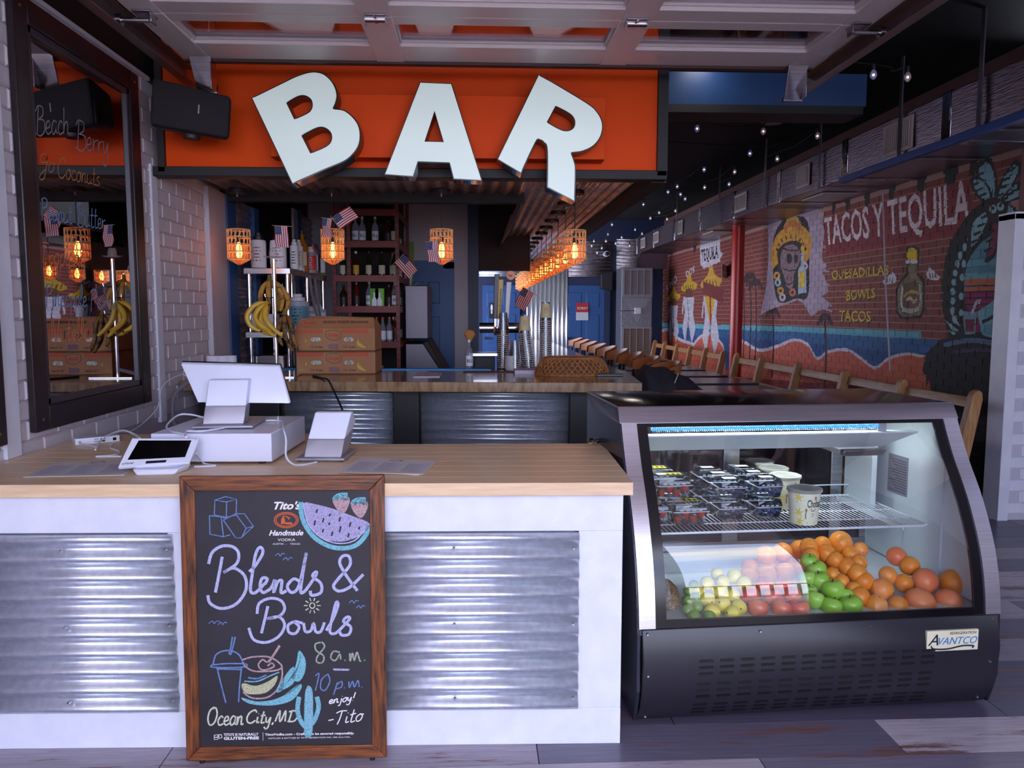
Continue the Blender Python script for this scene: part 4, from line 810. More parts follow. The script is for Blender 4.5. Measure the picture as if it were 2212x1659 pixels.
# body
MB(KM).add([(0, .0, 1.165), (0, -.03, 1.11), *[(0, y, z) for y, z in PS], (0, -.345, .37), (0, -.35, .15), (0, -.31, .02), (0, .60, .04), (0, .60, 1.165)], [tuple(range(len(PS) + 7))]).build('side_panel', mat('case_side', (40, 40, 54), .25), kc, solid=.012)
MB(KM).add([(KW - .004, .0, 1.165), (KW - .004, -.03, 1.11), *[(KW - .004, y, z) for y, z in PS], (KW - .004, -.345, .37), (KW - .004, -.35, .15), (KW - .004, -.31, .02), (KW - .004, .60, .04), (KW - .004, .60, 1.165)], [tuple(range(len(PS) + 7))]).build('side_panel', KBLK, kc, solid=.012)
MB(KM).hexa([(-.004, -.012, 1.152), (KW + .004, -.012, 1.152), (KW + .004, .62, 1.152), (-.004, .62, 1.152)], [(-.004, .0, 1.17), (KW + .004, .0, 1.17), (KW + .004, .62, 1.17), (-.004, .62, 1.17)]).build('steel_top', mat('case_top', (90, 78, 88), .12, .95), kc, bevel=.002)
MB(KM).hexa([(-.006, -.045, 1.108), (KW + .006, -.045, 1.108), (KW + .006, -.034, 1.108), (-.006, -.034, 1.108)], [(-.006, -.006, 1.171), (KW + .006, -.006, 1.171), (KW + .006, .01, 1.171), (-.006, .01, 1.171)]).build('steel_lip', BRUSH, kc, bevel=.0015)
MB(KM).hexa([(-.006, -.045, 1.108), (.0, -.045, 1.108), (.0, .5, 1.108), (-.006, .5, 1.108)], [(-.006, -.0, 1.171), (.0, -.0, 1.171), (.0, .6, 1.171), (-.006, .6, 1.171)]).build('steel_lip', BRUSH, kc)
kbx('deck', KWH, (.01, KW - .01, -.335, .58, .36, .383)); kbx('liner', KWH, (KW - .03, KW - .014, -.02, .58, .39, 1.10)); kbx('liner', KWH, (.012, .022, -.02, .58, .39, 1.10))
kbx('ceiling_panel', KWH, (.01, KW - .01, .0, .58, 1.135, 1.15))
MB(KM).add([(KW - .02, y, z) for y, z in PS] + [(KW - .02, -.335, .39), (KW - .02, .0, .39), (KW - .02, 0, 1.11)], [tuple(range(len(PS) + 3))]).build('liner', KWH, kc)
# rear: two sliding glass doors in steel posts
for x0, x1 in ((.02, .06), (.66, .74), (KW - .22, KW - .16), (KW - .06, KW - .02)): kbx('rear_post', STEEL, (x0, x1, .545, .575, .39, 1.14), bevel=.003)
for x0, x1 in ((.05, .70), (.70, KW - .05)): kbx('rear_door_glass', glass('rear_glass', (214, 212, 218), 1.45), (x0, x1, .555, .560, .42, 1.12))
kbx('rear_rail', STEEL, (.02, KW - .02, .54, .58, .39, .43)); kbx('rear_rail', STEEL, (.02, KW - .02, .54, .58, 1.10, 1.14))
# lamp shelf, blue lamp with its coil, brackets
MB(KM).hexa([(.09, .13, .965), (KW - .22, .13, .965), (KW - .22, .134, .965), (.09, .134, .965)], [(.07, .03, 1.040), (KW - .12, .03, 1.040), (KW - .12, .034, 1.040), (.07, .034, 1.040)]).build('lamp_reflector', mat('reflector_grey', (196, 208, 212), .4), kc)
kbx('lamp_reflector_lip', KWH, (.07, KW - .12, .03, .09, 1.040, 1.044)); kbx('lamp_bracket', KWH, (.075, .115, .03, .034, 1.044, 1.10), bevel=.001); kbx('lamp_bracket', mat('bracket_grey', (168, 170, 178), .4), (KW - .285, KW - .245, .06, .064, 1.044, 1.135), bevel=.001)
MB(KM).cyl((.15, .05, 1.070), (1.14, .05, 1.070), .0065, n=10).build('blue_lamp_tube', mat('blue_lamp', (60, 150, 220), .4, emit=1.6), kc)
MB(KM).tube([(.15 + .99 * t / 800, .05 + .014 * math.cos(t * .87), 1.070 + .014 * math.sin(t * .87)) for t in range(801)], .0011, 4).build('lamp_coil', mat('coil_metal', (150, 190, 220), .3, .8), kc, kind='stuff')
MB(KM).hexa([(1.02, .10, .93), (1.20, .10, .93), (1.20, .40, .93), (1.02, .40, .93)], [(1.02, .10, .955), (1.21, .09, .957), (1.20, .40, .957), (1.02, .40, .955)]).build('drip_tray', mat('tray_steel', (130, 126, 132), .35, .8), kc, bevel=.003)
kbx('shelf_bracket', KWH, (KW - .155, KW - .13, .30, .54, .62, 1.0), bevel=.004)
kbx('rating_plate', mat('plate_grey', (120, 122, 136), .5), (KW - .0325, KW - .0305, .22, .37, .71, .89)); m_ = MB(KM)
for k in range(13): m_.box(KW - .034, KW - .0325, .23, .355 - (k * 7 % 4) * .015, .722 + k * .012, .726 + k * .012)
m_.build('plate_print', mat('plate_ink', (60, 60, 74), .6), kc, kind='stuff')
l = bpy.data.lights.new('case_lamp', 'AREA'); l.energy = 8; l.shape = 'RECTANGLE'; l.size = 1.0; l.size_y = .04; l.color = (.86, .96, 1); lo = bpy.data.objects.new('case_lamp', l); COL.objects.link(lo); lo.location = kp(.68, .16, 1.125); lo.rotation_euler = (0, 0, KR)
# wire shelf
SHZ = .66; sh = MB(KM); WIRE = mat('white_wire', (226, 232, 240), .35)
fr_ = MB(KM).loop(smoothpts([kp_ for kp_ in [(.03, -.06, SHZ), (1.29, -.06, SHZ), (1.32, -.04, SHZ), (1.32, .49, SHZ), (.03, .49, SHZ)]], 1), .005, 8).build('shelf_frame', WIRE, kc, smooth=True)
for y in (.08, .22, .36): MB(KM).cyl((.03, y, SHZ - .004), (1.32, y, SHZ - .004), .003, n=6).build('shelf_bar', WIRE, kc)
wv = None
for i in range(66):
    x = .045 + i * .0192
    if wv is None: wv = MB(KM).cyl((x, -.06, SHZ + .002), (x, .49, SHZ + .002), .0017, n=6).build('shelf_wire', WIRE, kc); x0_ = x
    else: c = wv.copy(); COL.objects.link(c); c.name = 'shelf_wire'; c.location = (x - x0_, 0, 0)
MB(KM).tube([(.80, .49, SHZ), (.80, .50, SHZ + .05), (1.30, .50, SHZ + .05), (1.315, .49, SHZ)], .003).build('shelf_back_rail', WIRE, kc)
for x in (.06, 1.24): kbx('shelf_arm', WIRE, (x, x + .006, .0, .54, SHZ - .035, SHZ - .008))
# base: louvred black panel
BP = [(-.350, .388), (-.372, .27), (-.362, .14), (-.345, .08), (-.310, .022)]
def by_(z):
    for (ya, za_), (yb, zb_) in zip(BP[:-1], BP[1:]):
        if zb_ <= z <= za_: return ya + (yb - ya) * (za_ - z) / (za_ - zb_)
    return BP[0][0]
m_ = MB(KM); vs = []
for i, (y, z) in enumerate(BP): e = .012 if i == 4 else 0; vs += [(.0 + .01 - e, y, z), (KW - .01 - e, y, z), (KW - .01 - e, y + .012, z), (.01 - e, y + .012, z)]
m_.add(vs, [(0, 1, 2, 3), (19, 18, 17, 16)] + [(4 * i + j, 4 * (i + 1) + j, 4 * (i + 1) + (j + 1) % 4, 4 * i + (j + 1) % 4) for i in range(4) for j in range(4)]).build('base_panel', KBLK, kc, bevel=.004)
kbx('base_body', MATTEB, (.02, KW - .02, -.29, .58, .03, .355)); 
SLOT = mat('slot_black', (8, 6, 9), .5); sl = []
for zz in (.348, .330, .312, .268, .251, .234, .126, .112, .098) if 0 else (.268, .243, .218, .176, .151, .126, .088, .068, .048):
    for i in range(12):
        x = .222 + i * .0795 - (0 if zz > .2 else .006 if zz > .1 else .012); y = by_(zz); t = (by_(zz + .004) - by_(zz - .004)) / .008; pts = []
        for k in range(12):
            a = 2 * PI * k / 12; cx = x + .028 + (.022 if math.cos(a) > 0 else -.022) + .0055 * math.cos(a); dz = .0055 * math.sin(a); pts.append((cx, y - .0012 + t * dz, zz + dz))
        MB(KM).add(pts + [(a_, b_ + .006, c_) for a_, b_, c_ in pts], [tuple(range(12)), *[(k, (k + 1) % 12, 12 + (k + 1) % 12, 12 + k) for k in range(12)]]).build('vent_slot', SLOT, kc)
for x, z in ((.03, .372), (.46, .365), (.90, .365), (KW - .035, .372), (.03, .22), (KW - .05, .21), (.035, .04), (KW - .06, .045)):
    MB(KM).cyl((x, by_(z), z), (x, by_(z) - .006, z), .006, .004, 8).build('screw', CHROME, kc)
bd = kbx('badge', mat('badge_cream', (236, 228, 196), .4), (KW - .315, KW - .105, -.372, -.360, .262, .342), bevel=.001)
kux = (KM.to_3x3() @ Vector((1, 0, 0))); kuz = Vector((0, 0, 1)); NV = mat('badge_navy', (24, 24, 52), .5); CY = mat('badge_blue', (44, 132, 196), .5)
text('REFRIGERATION', 'lettering', mat('badge_brown', (96, 76, 70), .5), bd, kp(KW - .225, -.3728, .326), kux, kuz, .015, .0004, shear=.3, fit=.11)
text('A', 'lettering', NV, bd, kp(KW - .31, -.3728, .286), kux, kuz, .062, .0004, shear=.35); text('VANTCO', 'lettering', CY, bd, kp(KW - .277, -.3728, .288), kux, kuz, .040, .0004, shear=.35, fit=.158)
MB(KM).ribbon(smoothpts([(KW - .298, -.3732, .284), (KW - .285, -.3732, .272), (KW - .23, -.3732, .270), (KW - .17, -.3732, .280), (KW - .125, -.3732, .278), (KW - .13, -.3732, .270)], 6), .006, KM.to_3x3() @ Vector((0, -1, 0))).build('swoosh', NV, bd)
# ================================================================== FRUIT
def leafm(): return mat('stem_brown', (96, 70, 44), .7)
FRU = {
 'orange': (mat('orange_peel', (246, 160, 62), .38, c2=(238, 138, 42), scale=60, bump=.35), .96), 'grapefruit': (mat('grapefruit_peel', (244, 158, 100), .36, c2=(232, 112, 74), scale=9, bump=.1), .93),
 'green_apple': (mat('green_apple_skin', (168, 210, 86), .28, c2=(140, 192, 62), scale=14), .9), 'red_apple': (mat('red_apple_skin', (204, 58, 56), .28, c2=(228, 160, 100), scale=7, stretch=(1, 1, .3), lo=.45, hi=.75), .9),
 'lemon': (mat('lemon_peel', (234, 218, 94), .36, c2=(222, 204, 74), scale=20, bump=.1), 1.0), 'lime': (mat('lime_peel', (118, 154, 66), .34, c2=(92, 130, 48), scale=12), 1.0)}
FP = {}
ORDI = 'first second third fourth fifth sixth seventh eighth ninth tenth eleventh twelfth thirteenth fourteenth fifteenth sixteenth seventeenth eighteenth nineteenth twentieth twenty-first twenty-second twenty-third twenty-fourth twenty-fifth'.split()
HEAP = {'orange': 'the orange heap', 'grapefruit': 'the pink grapefruit', 'green_apple': 'the green apples', 'red_apple': 'the red apples', 'lemon': 'the lemon heap', 'lime': 'the limes'}
def make_fruit(k):
    m, sz = FRU[k]; n = 20; R = 1.0
    if 'apple' in k: prof = [(.001, -.72), (.22, -.84), (.5, -.82), (.8, -.5), (.98, 0), (1, .22), (.92, .52), (.7, .78), (.42, .86), (.18, .76), (.001, .62)]
    elif k in ('lemon', 'lime'): prof = [(.001, -1.22), (.12, -1.14), (.3, -1.0), (.62, -.76), (.9, -.38), (1, 0), (.9, .38), (.62, .76), (.3, 1.0), (.12, 1.12), (.001, 1.16)]
    else: prof = [(math.sin(PI * j / 12) + .0008, -math.cos(PI * j / 12) * sz) for j in range(13)]
    if 'apple' in k: prof = [(a, b + .1) for a, b in prof]
    o = MB().lathe([(a * .01, b * .01) for a, b in prof], n=n).build(k, m, smooth=True)
    if 'apple' in k: MB().tube([(0, 0, .0065), (.0006, 0, .009), (.002, 0, .0112)], .0006, 5).build('stem', leafm(), o)
    elif k in ('orange', 'grapefruit'): MB().lathe([(.0001, .0002), (.0008, .0001), (.001, -.0002)], (0, 0, .01 * sz), 8).build('navel', mat('navel_green', (120, 110, 50), .7), o)
    else: MB().sphere((0, 0, .0117), .0011, 8, 6).build('tip', leafm(), o)
    return o
FRUITS = [('orange', 'orange in the right-hand heap of citrus behind the curved glass', 'oranges in the display case', [(1945, 430, 85), (1490, 565, 70), (1525, 470, 70), (1620, 565, 62), (1395, 510, 60), (1420, 420, 60), (1378, 375, 62), (1320, 335, 55), (1250, 295, 53), (1200, 255, 55), (1100, 220, 55), (1180, 205, 50), (1285, 195, 70), (1235, 380, 45), (1290, 420, 45), (1360, 470, 50), (1400, 235, 45), (1340, 262, 50), (1390, 310, 50), (1685, 330, 60), (1650, 430, 55), (1560, 385, 55), (1110, 270, 50)]),
 ('grapefruit', 'pink grapefruit in the right corner of the display case', 'grapefruit in the display case', [(1912, 545, 84), (1775, 420, 80), (1745, 548, 95), (1610, 275, 58)]),
 ('green_apple', 'green apple in the heap beside the oranges', 'green apples in the display case', [(1240, 480, 70), (1228, 580, 65), (1350, 572, 68), (1130, 535, 60), (1165, 425, 60), (1150, 360, 58), (1100, 490, 50), (1090, 410, 50), (1100, 310, 50), (1310, 510, 50)]),
 ('red_apple', 'red apple in the front heap between the lemons and the green apples', 'red apples in the display case', [(800, 585, 62), (935, 585, 62), (1045, 590, 60), (760, 510, 58), (890, 520, 56), (1000, 510, 56), (840, 450, 52), (950, 450, 52)]),
 ('lemon', 'yellow lemon in the heap beside the limes', 'lemons in the display case', [(535, 600, 50), (655, 610, 50), (690, 575, 50), (595, 555, 50), (510, 530, 48), (455, 490, 42), (580, 490, 48), (655, 505, 45), (505, 430, 42), (595, 425, 45), (565, 380, 40), (665, 390, 45), (720, 430, 45)]),
 ('lime', 'green lime at the left front of the display case', 'limes in the display case', [(395, 585, 38), (450, 570, 35), (430, 630, 42), (520, 630, 42), (395, 535, 38), (440, 520, 36), (400, 480, 34), (430, 445, 34)])]
EXTRA = {'orange': [(-.10, .12), (-.18, .12), (-.26, .14), (-.04, .13), (-.32, .2), (-.2, .22)]}
random.seed(11)
for k, lab, grp, lst in FRUITS:
    proto = make_fruit(k)
    for i, (zx, zy, r) in enumerate(lst):
        px, py, rp = 1340 + zx / 2.698, 1100 + zy / 2.698, r / 2.698
        Yc = 2.835 + (600 - zy) / 400 * .36 + (px - 1700) * .0001 + (.01 if zx > 1400 else 0); q = U(px, py, Y=Yc); R = rp * Yc / 1660 * 1.02
        o = proto if i == 0 else dup(proto); o.location = q; s_ = R / .01; o.scale = (s_, s_, s_)
        if k in ('lemon', 'lime'): o.rotation_euler = (PI / 2 + random.uniform(-.6, .6), 0, random.uniform(-1, 1))
        elif 'apple' in k: o.rotation_euler = (random.uniform(-.5, .2), random.uniform(-.4, .4), random.uniform(0, 6))
        else: o.rotation_euler = (random.uniform(-2.4, 2), random.uniform(-1, 1), random.uniform(0, 6))
        row_ = 'bottom row' if zy >= 500 else 'second row up' if zy >= 400 else 'third row up' if zy >= 300 else 'top row'; rws = [a for a in lst if (a[1] >= 500) == (zy >= 500) and (a[1] >= 400) == (zy >= 400) and (a[1] >= 300) == (zy >= 300)]
        lab = '%s, %s from the left in the %s of %s' % (k.replace('_', ' '), ORDI[sorted(rws).index((zx, zy, r))], row_, HEAP[k])
        tag(o, lab, k.replace('_', ' ') if 'apple' not in k else 'apple', grp)
for i, (x, y, z) in enumerate(((1.12, 3.13, .428), (1.21, 3.16, .428), (1.30, 3.18, .428), (1.39, 3.19, .428), (1.17, 3.24, .428), (1.27, 3.26, .428), (1.36, 3.28, .428), (1.22, 3.20, .50), (1.31, 3.24, .50), (1.40, 3.27, .50), (1.48, 3.22, .428), (1.45, 3.12, .428))):
    o = dup(bpy.data.objects['orange']); o.location = (x + .03, y, z); o.scale = (4.3, 4.3, 4.3); tag(o, 'orange at the back underneath the orange heap, half hidden, %s' % ORDI[i], 'orange', 'oranges in the display case')
# pineapple lying with its dry crown forward
pa = thing('pineapple', 'pineapple on its side with a dry spiky crown at the left front of the case', 'pineapple', (.74, 2.84, .385)); cp = Vector((.735, 2.80, .45))
T = Matrix.Translation(cp + Vector((-.0, .09, .0))) @ Matrix.Rotation(PI / 2, 4, 'X')
MB(T).lathe([(.001, -.09), (.03, -.085), (.048, -.05), (.052, 0), (.046, .05), (.03, .08), (.001, .085)], n=20).build('body', mat('pineapple_skin', (150, 112, 60), .6, c2=(96, 80, 44), scale=60, bump=.8), pa, smooth=True)
random.seed(5)
for i in range(26):
    a = random.uniform(0, 2 * PI); sp_ = random.uniform(.25, 1.35); l = random.uniform(.035, .06); d = Vector((math.cos(a) * math.sin(sp_), -math.cos(sp_), math.sin(a) * math.sin(sp_)))
    s_ = d.cross(Vector((0, 0, 1))).normalized() * .007; b0 = cp + Vector((0, .02, 0)); e = b0 + d * l
    MB().add([b0 - s_, b0 + s_, b0 + d * l * .5 + s_ * .8 + Vector((0, 0, .004)), e, b0 + d * l * .5 - s_ * .8 + Vector((0, 0, .004)), b0 + d * l * .5 + Vector((0, .003, -.002))], [(0, 1, 2, 4), (4, 2, 3), (0, 5, 1), (1, 5, 2), (0, 4, 5), (2, 5, 3), (4, 3, 5)]).build('leaf', mat('dry_leaf', (196, 176, 150), .6, c2=(140, 116, 90), scale=40), pa)
# ================================================================== PUNNETS AND YOGURT TUBS on the wire shelf
PL = glass('clear_plastic', (236, 240, 246), 1.45, 2.2, .08); YL = mat('price_yellow', (226, 220, 60), .5); LBW = mat('label_white', (222, 224, 236), .5); INK = mat('ink', (40, 38, 52), .6)
STRB = mat('strawberry_red', (206, 50, 36), .35, c2=(226, 84, 50), scale=50); LEAFG = mat('strawberry_leaf', (96, 140, 70), .5); BLUB = mat('blueberry_blue', (88, 94, 136), .45); RASP = mat('blackberry_dark', (104, 82, 106), .4)
def punnet(kind):
    T_ = {'s': ('strawberry_punnet', 'strawberries'), 'b': ('berry_punnet', 'berries')}[kind]; w_, d_, h_ = (.15, .12, .098) if kind == 's' else (.118, .105, .086)
    t = thing(T_[0], '', 'berry box'); 
    for nm, z0, z1, a_, b_ in (('tub', .002, h_ * .62, .82, .98), ('lid', h_ * .62, h_, 1.0, .88)):
        MB().hexa([(-w_ / 2 * a_, -d_ / 2 * a_, z0), (w_ / 2 * a_, -d_ / 2 * a_, z0), (w_ / 2 * a_, d_ / 2 * a_, z0), (-w_ / 2 * a_, d_ / 2 * a_, z0)],
                  [(-w_ / 2 * b_, -d_ / 2 * b_, z1), (w_ / 2 * b_, -d_ / 2 * b_, z1), (w_ / 2 * b_, d_ / 2 * b_, z1), (-w_ / 2 * b_, d_ / 2 * b_, z1)]).build(nm, PL, t, bevel=.006)
    MB().loop([(-w_ / 2 * 1.03, -d_ / 2 * 1.03, h_ * .62), (w_ / 2 * 1.03, -d_ / 2 * 1.03, h_ * .62), (w_ / 2 * 1.03, d_ / 2 * 1.03, h_ * .62), (-w_ / 2 * 1.03, d_ / 2 * 1.03, h_ * .62)], .0022, 5).build('rim', mat('plastic_rim', (216, 220, 230), .2, alpha=.55), t)
    for k in range(4): box('slot', mat('plastic_rim', (216, 220, 230), .2), (-w_ * .33 + k * w_ * .18, -w_ * .33 + k * w_ * .18 + w_ * .11, -d_ / 2 * 1.0, -d_ / 2 * .985, h_ * .66, h_ * .72), t)
    random.seed(ord(kind)); 
    if kind == 's':
        for i in range(11):
            x, y, z = (-.05 + (i % 4) * .033, -.038 + (i // 4) * .036, .026 + (i % 2) * .018)
            b_ = MB().lathe([(.0005, -.019), (.008, -.013), (.014, -.002), (.0155, .006), (.011, .013), (.001, .015)], (x, y, z), 10).build('strawberry', STRB, t, smooth=True)
            if i % 2 == 0:
                m_ = MB()
                for q in range(5): a = q * 1.256; m_.add([(x, y, z + .015), (x + .014 * math.cos(a - .3), y + .014 * math.sin(a - .3), z + .016), (x + .02 * math.cos(a), y + .02 * math.sin(a), z + .010), (x + .014 * math.cos(a + .3), y + .014 * math.sin(a + .3), z + .016)], [(0, 1, 2, 3)])
                m_.build('calyx', LEAFG, b_)
        MB().quad((-.06, -.03, h_ + .001), (-.03, -.03, h_ + .001), (-.03, .02, h_ + .001), (-.06, .02, h_ + .001)).build('label', LBW, t); lb = MB().quad((-.03, -.03, h_ + .001), (.045, -.03, h_ + .001), (.045, .02, h_ + .001), (-.03, .02, h_ + .001)).build('price_label', YL, t)
        m_ = MB(); [m_.quad((-.02 + k * .022, -.02, h_ + .0016), (-.006 + k * .022, -.02, h_ + .0016), (-.006 + k * .022, .01, h_ + .0016), (-.02 + k * .022, .01, h_ + .0016)) for k in range(3)]; m_.build('print', INK, lb, kind='stuff')
    else:
        m_ = MB()
        for i in range(46): m_.sphere((random.uniform(-.043, .043), random.uniform(-.037, .037), random.uniform(.010, .05)), .0065, 8, 6)
        m_.build('berries', None, t, smooth=True, kind='stuff')
        MB().quad((-.03, -.02, h_ + .001), (.025, -.02, h_ + .001), (.025, .015, h_ + .001), (-.03, .015, h_ + .001)).build('label', LBW, t)
    return t
ps = punnet('s')
SHT = SHZ + .005
PSPOT = [(1491, 1137, 0, 0, 'front strawberry box of the lower layer, next to the berry boxes'), (1457, 1134, .02, 1, 'strawberry box stacked on the front strawberry box, yellow price label up'), (1408, 1137, 0, 0, 'strawberry box low down against the steel edge of the case'),
         (1372, 1134, .02, 1, 'strawberry box on top, half hidden by the glass border'), (1440, 1134, .17, 1, 'rear strawberry box of the top layer'), (1466, 1134, .16, 0, 'rear strawberry box at the bottom of the stack')]
for i, (px, py, dy, lay, lab) in enumerate(PSPOT):
    q = U(px, py, Z=SHT); o = ps if i == 0 else dup(ps); o.location = (q.x, q.y + .06 + dy, SHT + lay * .101); o.rotation_euler = (0, 0, KR); tag(o, lab, 'berry box', 'strawberry boxes in the display case')
pb = [None, None]; n_ = 0
for c_, (bx, by_0, mtl, nm) in enumerate(((1582, 1126, RASP, 'dark berries'), (1662, 1122, BLUB, 'blueberries'))):
    q0 = U(bx, by_0, Z=SHT)
    pr_ = punnet('b')
    for ch in pr_.children:
        if ch.name.startswith('berries'): ch.data.materials.clear(); ch.data.materials.append(mtl)
    first = True
    for r_ in range(4):
        for lay in ((0, 1)):
            if r_ == 3 and lay: continue
            o = pr_ if first else dup(pr_); first = False
            o.location = (q0.x - .012 * r_, q0.y + .055 + r_ * .118, SHT + lay * .089); o.rotation_euler = (0, 0, KR)
            tag(o, 'clear box of %s, %s layer, %s row from the glass' % (nm, ('lower', 'upper')[lay], ('first', 'second', 'third', 'fourth')[r_]), 'berry box', 'clear berry boxes in the display case')
# yogurt tubs
YC = mat('tub_cream', (236, 236, 206), .4)
yt = thing('yogurt_tub', '', 'yogurt tub', (0, 0, 0))
MB().lathe([(.001, 0), (.054, 0), (.056, .004), (.066, .140), (.069, .141), (.069, .146)], n=40).build('tub', YC, yt, smooth=True)
MB().lathe([(.0705, .137), (.072, .139), (.0715, .149), (.064, .152), (.062, .149), (.001, .149)], n=40).build('lid', mat('tub_lid', (150, 150, 140), .3, c2=(196, 196, 186), scale=8), yt, smooth=True)
def tubp(a, z): r = .056 + (z / .14) * .010 + .0007; return Vector((r * math.sin(a), -r * math.cos(a), z))
m_ = MB()
for t_ in glyphtris('Chobani'): m_.add([tubp(-.16 + x * 1.15, .078 + y * .034) for x, y in t_], [(0, 1, 2)])
m_.build('lettering', INK, yt)
m_ = MB()
for (a0, z0) in ((-.72, .118), (-.68, .055), (-.62, .018)):
    for k in range(6):
        a = k * PI / 3 + .3; m_.add([tubp(a0, z0), tubp(a0 + .12 * math.cos(a - .4), z0 + .009 * math.sin(a - .4)), tubp(a0 + .36 * math.cos(a), z0 + .024 * math.sin(a)), tubp(a0 + .12 * math.cos(a + .4), z0 + .009 * math.sin(a + .4))], [(0, 1, 2, 3)])
m_.build('flower_print', mat('flower_yellow', (226, 206, 60), .5), yt, kind='stuff')
m_ = MB(); [m_.add([tubp(-.02 + .0 + dx, z), tubp(-.02 + dx + wd, z), tubp(-.02 + dx + wd, z + h_), tubp(-.02 + dx, z + h_)], [(0, 1, 2, 3)]) for dx, z, wd, h_ in ((.1, .070, .4, .003), (.14, .063, .3, .003), (.18, .050, .22, .002), (.2, .040, .15, .002), (-.1, .012, .6, .002))]
m_.build('small_print', INK, yt, kind='stuff')
m_ = MB(); r_ = [tubp(.40 + .05 * math.cos(t), .118 + .006 * math.sin(t)) for t in [k * PI / 5 for k in range(11)]]; m_.ribbon(r_, .003, (0, -1, 0)).build('mark', mat('mark_red', (150, 40, 60), .5), yt)
m_ = MB(); m_.ribbon([tubp(-.22, .075), tubp(-.2, .06), tubp(-.24, .045), tubp(-.2, .03)], .004, (0, -1, 0)).ribbon([tubp(-.3, .068), tubp(-.2, .062), tubp(-.1, .07)], .003, (0, -1, 0)).build('figure_print', mat('print_brown', (150, 96, 70), .5), yt)
for i, (px, py, lab) in enumerate(((1738, 1054, 'nearest yogurt tub with yellow flowers, standing apart at the shelf front'), (1711, 1034, 'second yogurt tub from the glass'), (1690, 1020, 'third yogurt tub from the glass'), (1664, 1008, 'yogurt tub at the back, by the sliding doors'))):
    q = U(px, py, Z=SHT + .148); o = yt if i == 0 else dup(yt); o.location = (q.x, q.y + (.05 * (i > 0) + i * .03), SHT); o.rotation_euler = (0, 0, random.uniform(-.2, .1) if i else -.05); tag(o, lab, 'yogurt tub', 'yogurt tubs in the display case')
# ================================================================== DUCT, AC, COLUMN, BENCHES, TABLES (dining side)
FOIL = mat('duct_foil', (128, 112, 126), .3, .95, bump=1.0, scale=16, stretch=(1, .6, 7), detail=7)
du = thing('air_duct', 'long foil-wrapped rectangular air duct hanging along the mural wall', 'air duct', (3.65, 9, 2.74)); DX = 3.3
random.seed(9); yy = 2.4; kk = 0
while yy < 15.4:
    ln = 1.5; j = [random.uniform(-.008, .008) for _ in range(4)]
    MB().hexa([(DX + j[0], yy, 2.745), (3.98, yy, 2.745), (3.98, yy + ln - .01, 2.745), (DX + j[1], yy + ln - .01, 2.745)], [(DX + j[2], yy, 3.08), (3.98, yy, 3.08), (3.98, yy + ln - .01, 3.08), (DX + j[3], yy + ln - .01, 3.08)]).build('duct_section', FOIL, du, bevel=.012)
    MB().box(DX - .010, 3.985, yy + ln - .06, yy + ln + .05, 2.737, 3.088).build('joint_tape', mat('foil_tape', (150, 140, 150), .2, 1, bump=.6, scale=20), du, bevel=.01)
    yy += ln
MB().add([(DX, 15.4, 2.745), (DX, 15.4, 3.08), (DX - .03, 15.75, 2.60), (DX - .03, 15.55, 3.08), (DX - .03, 15.8, 2.44), (3.98, 15.4, 2.745), (3.98, 15.4, 3.08), (3.9, 15.8, 2.44), (3.9, 15.55, 3.08)], [(0, 1, 3, 2), (2, 3, 4), (1, 6, 8, 3), (3, 8, 7, 4)]).build('elbow', FOIL, du, solid=.01)
GRV = mat('grille_beige', (172, 158, 160), .5)
for px, wd, hh in ((1936, .42, .25), (1735, .30, .22), (1602, .42, .22), (1470, .42, .22), (1420, .42, .2), (1392, .4, .2)):
    yc = U(px, 450, X=DX).y; g = MB().box(DX - .022, DX - .008, yc - wd / 2, yc + wd / 2, 2.91 - hh / 2, 2.91 + hh / 2).build('grille_frame', GRV, du, bevel=.002)
    MB().box(DX - .024, DX - .02, yc - wd / 2 + .03, yc + wd / 2 - .03, 2.91 - hh / 2 + .03, 2.91 + hh / 2 - .03).build('grille_back', mat('grille_shadow', (84, 74, 78), .6), g)
    n_ = 14
    for k in range(n_): y = yc - wd / 2 + .035 + k * (wd - .07) / (n_ - 1); MB().box(DX - .030, DX - .0235, y - .005, y + .005, 2.91 - hh / 2 + .03, 2.91 + hh / 2 - .03).build('grille_slat', GRV, g)
for y in (5.0, 5.95, 7.35, 8.75, 10.4, 12.6): MB().box(DX - .035, DX - .025, y - .02, y + .02, 2.73, 3.5).box(DX - .035, 3.95, y - .02, y + .02, 2.728, 2.735).build('hanger_strap', mat('strap_steel', (110, 104, 116), .35, .8), du)
for y in (7.9, 11.5): MB().box(3.45, 3.8, y - .25, y + .25, 2.722, 2.742).build('bottom_grille', GRV, du, bevel=.003)
box('duct_ledge', mat('ledge_blue', (36, 64, 138), .5), (DX - .05, DX + .01, 2.4, 6.9, 2.70, 2.752), du, bevel=.004)
ac = thing('air_handler', 'tall metal air handler with two louvred return grilles at the far end', 'air handler', (3.15, 15.6, 0)); ACG = mat('handler_frame', (150, 148, 158), .5, .3)
box('cabinet', mat('handler_steel', (124, 124, 134), .4, .8, c2=(150, 150, 160), scale=30), (2.90, 3.52, 15.4, 16.0, .0, 2.44), ac, bevel=.005)
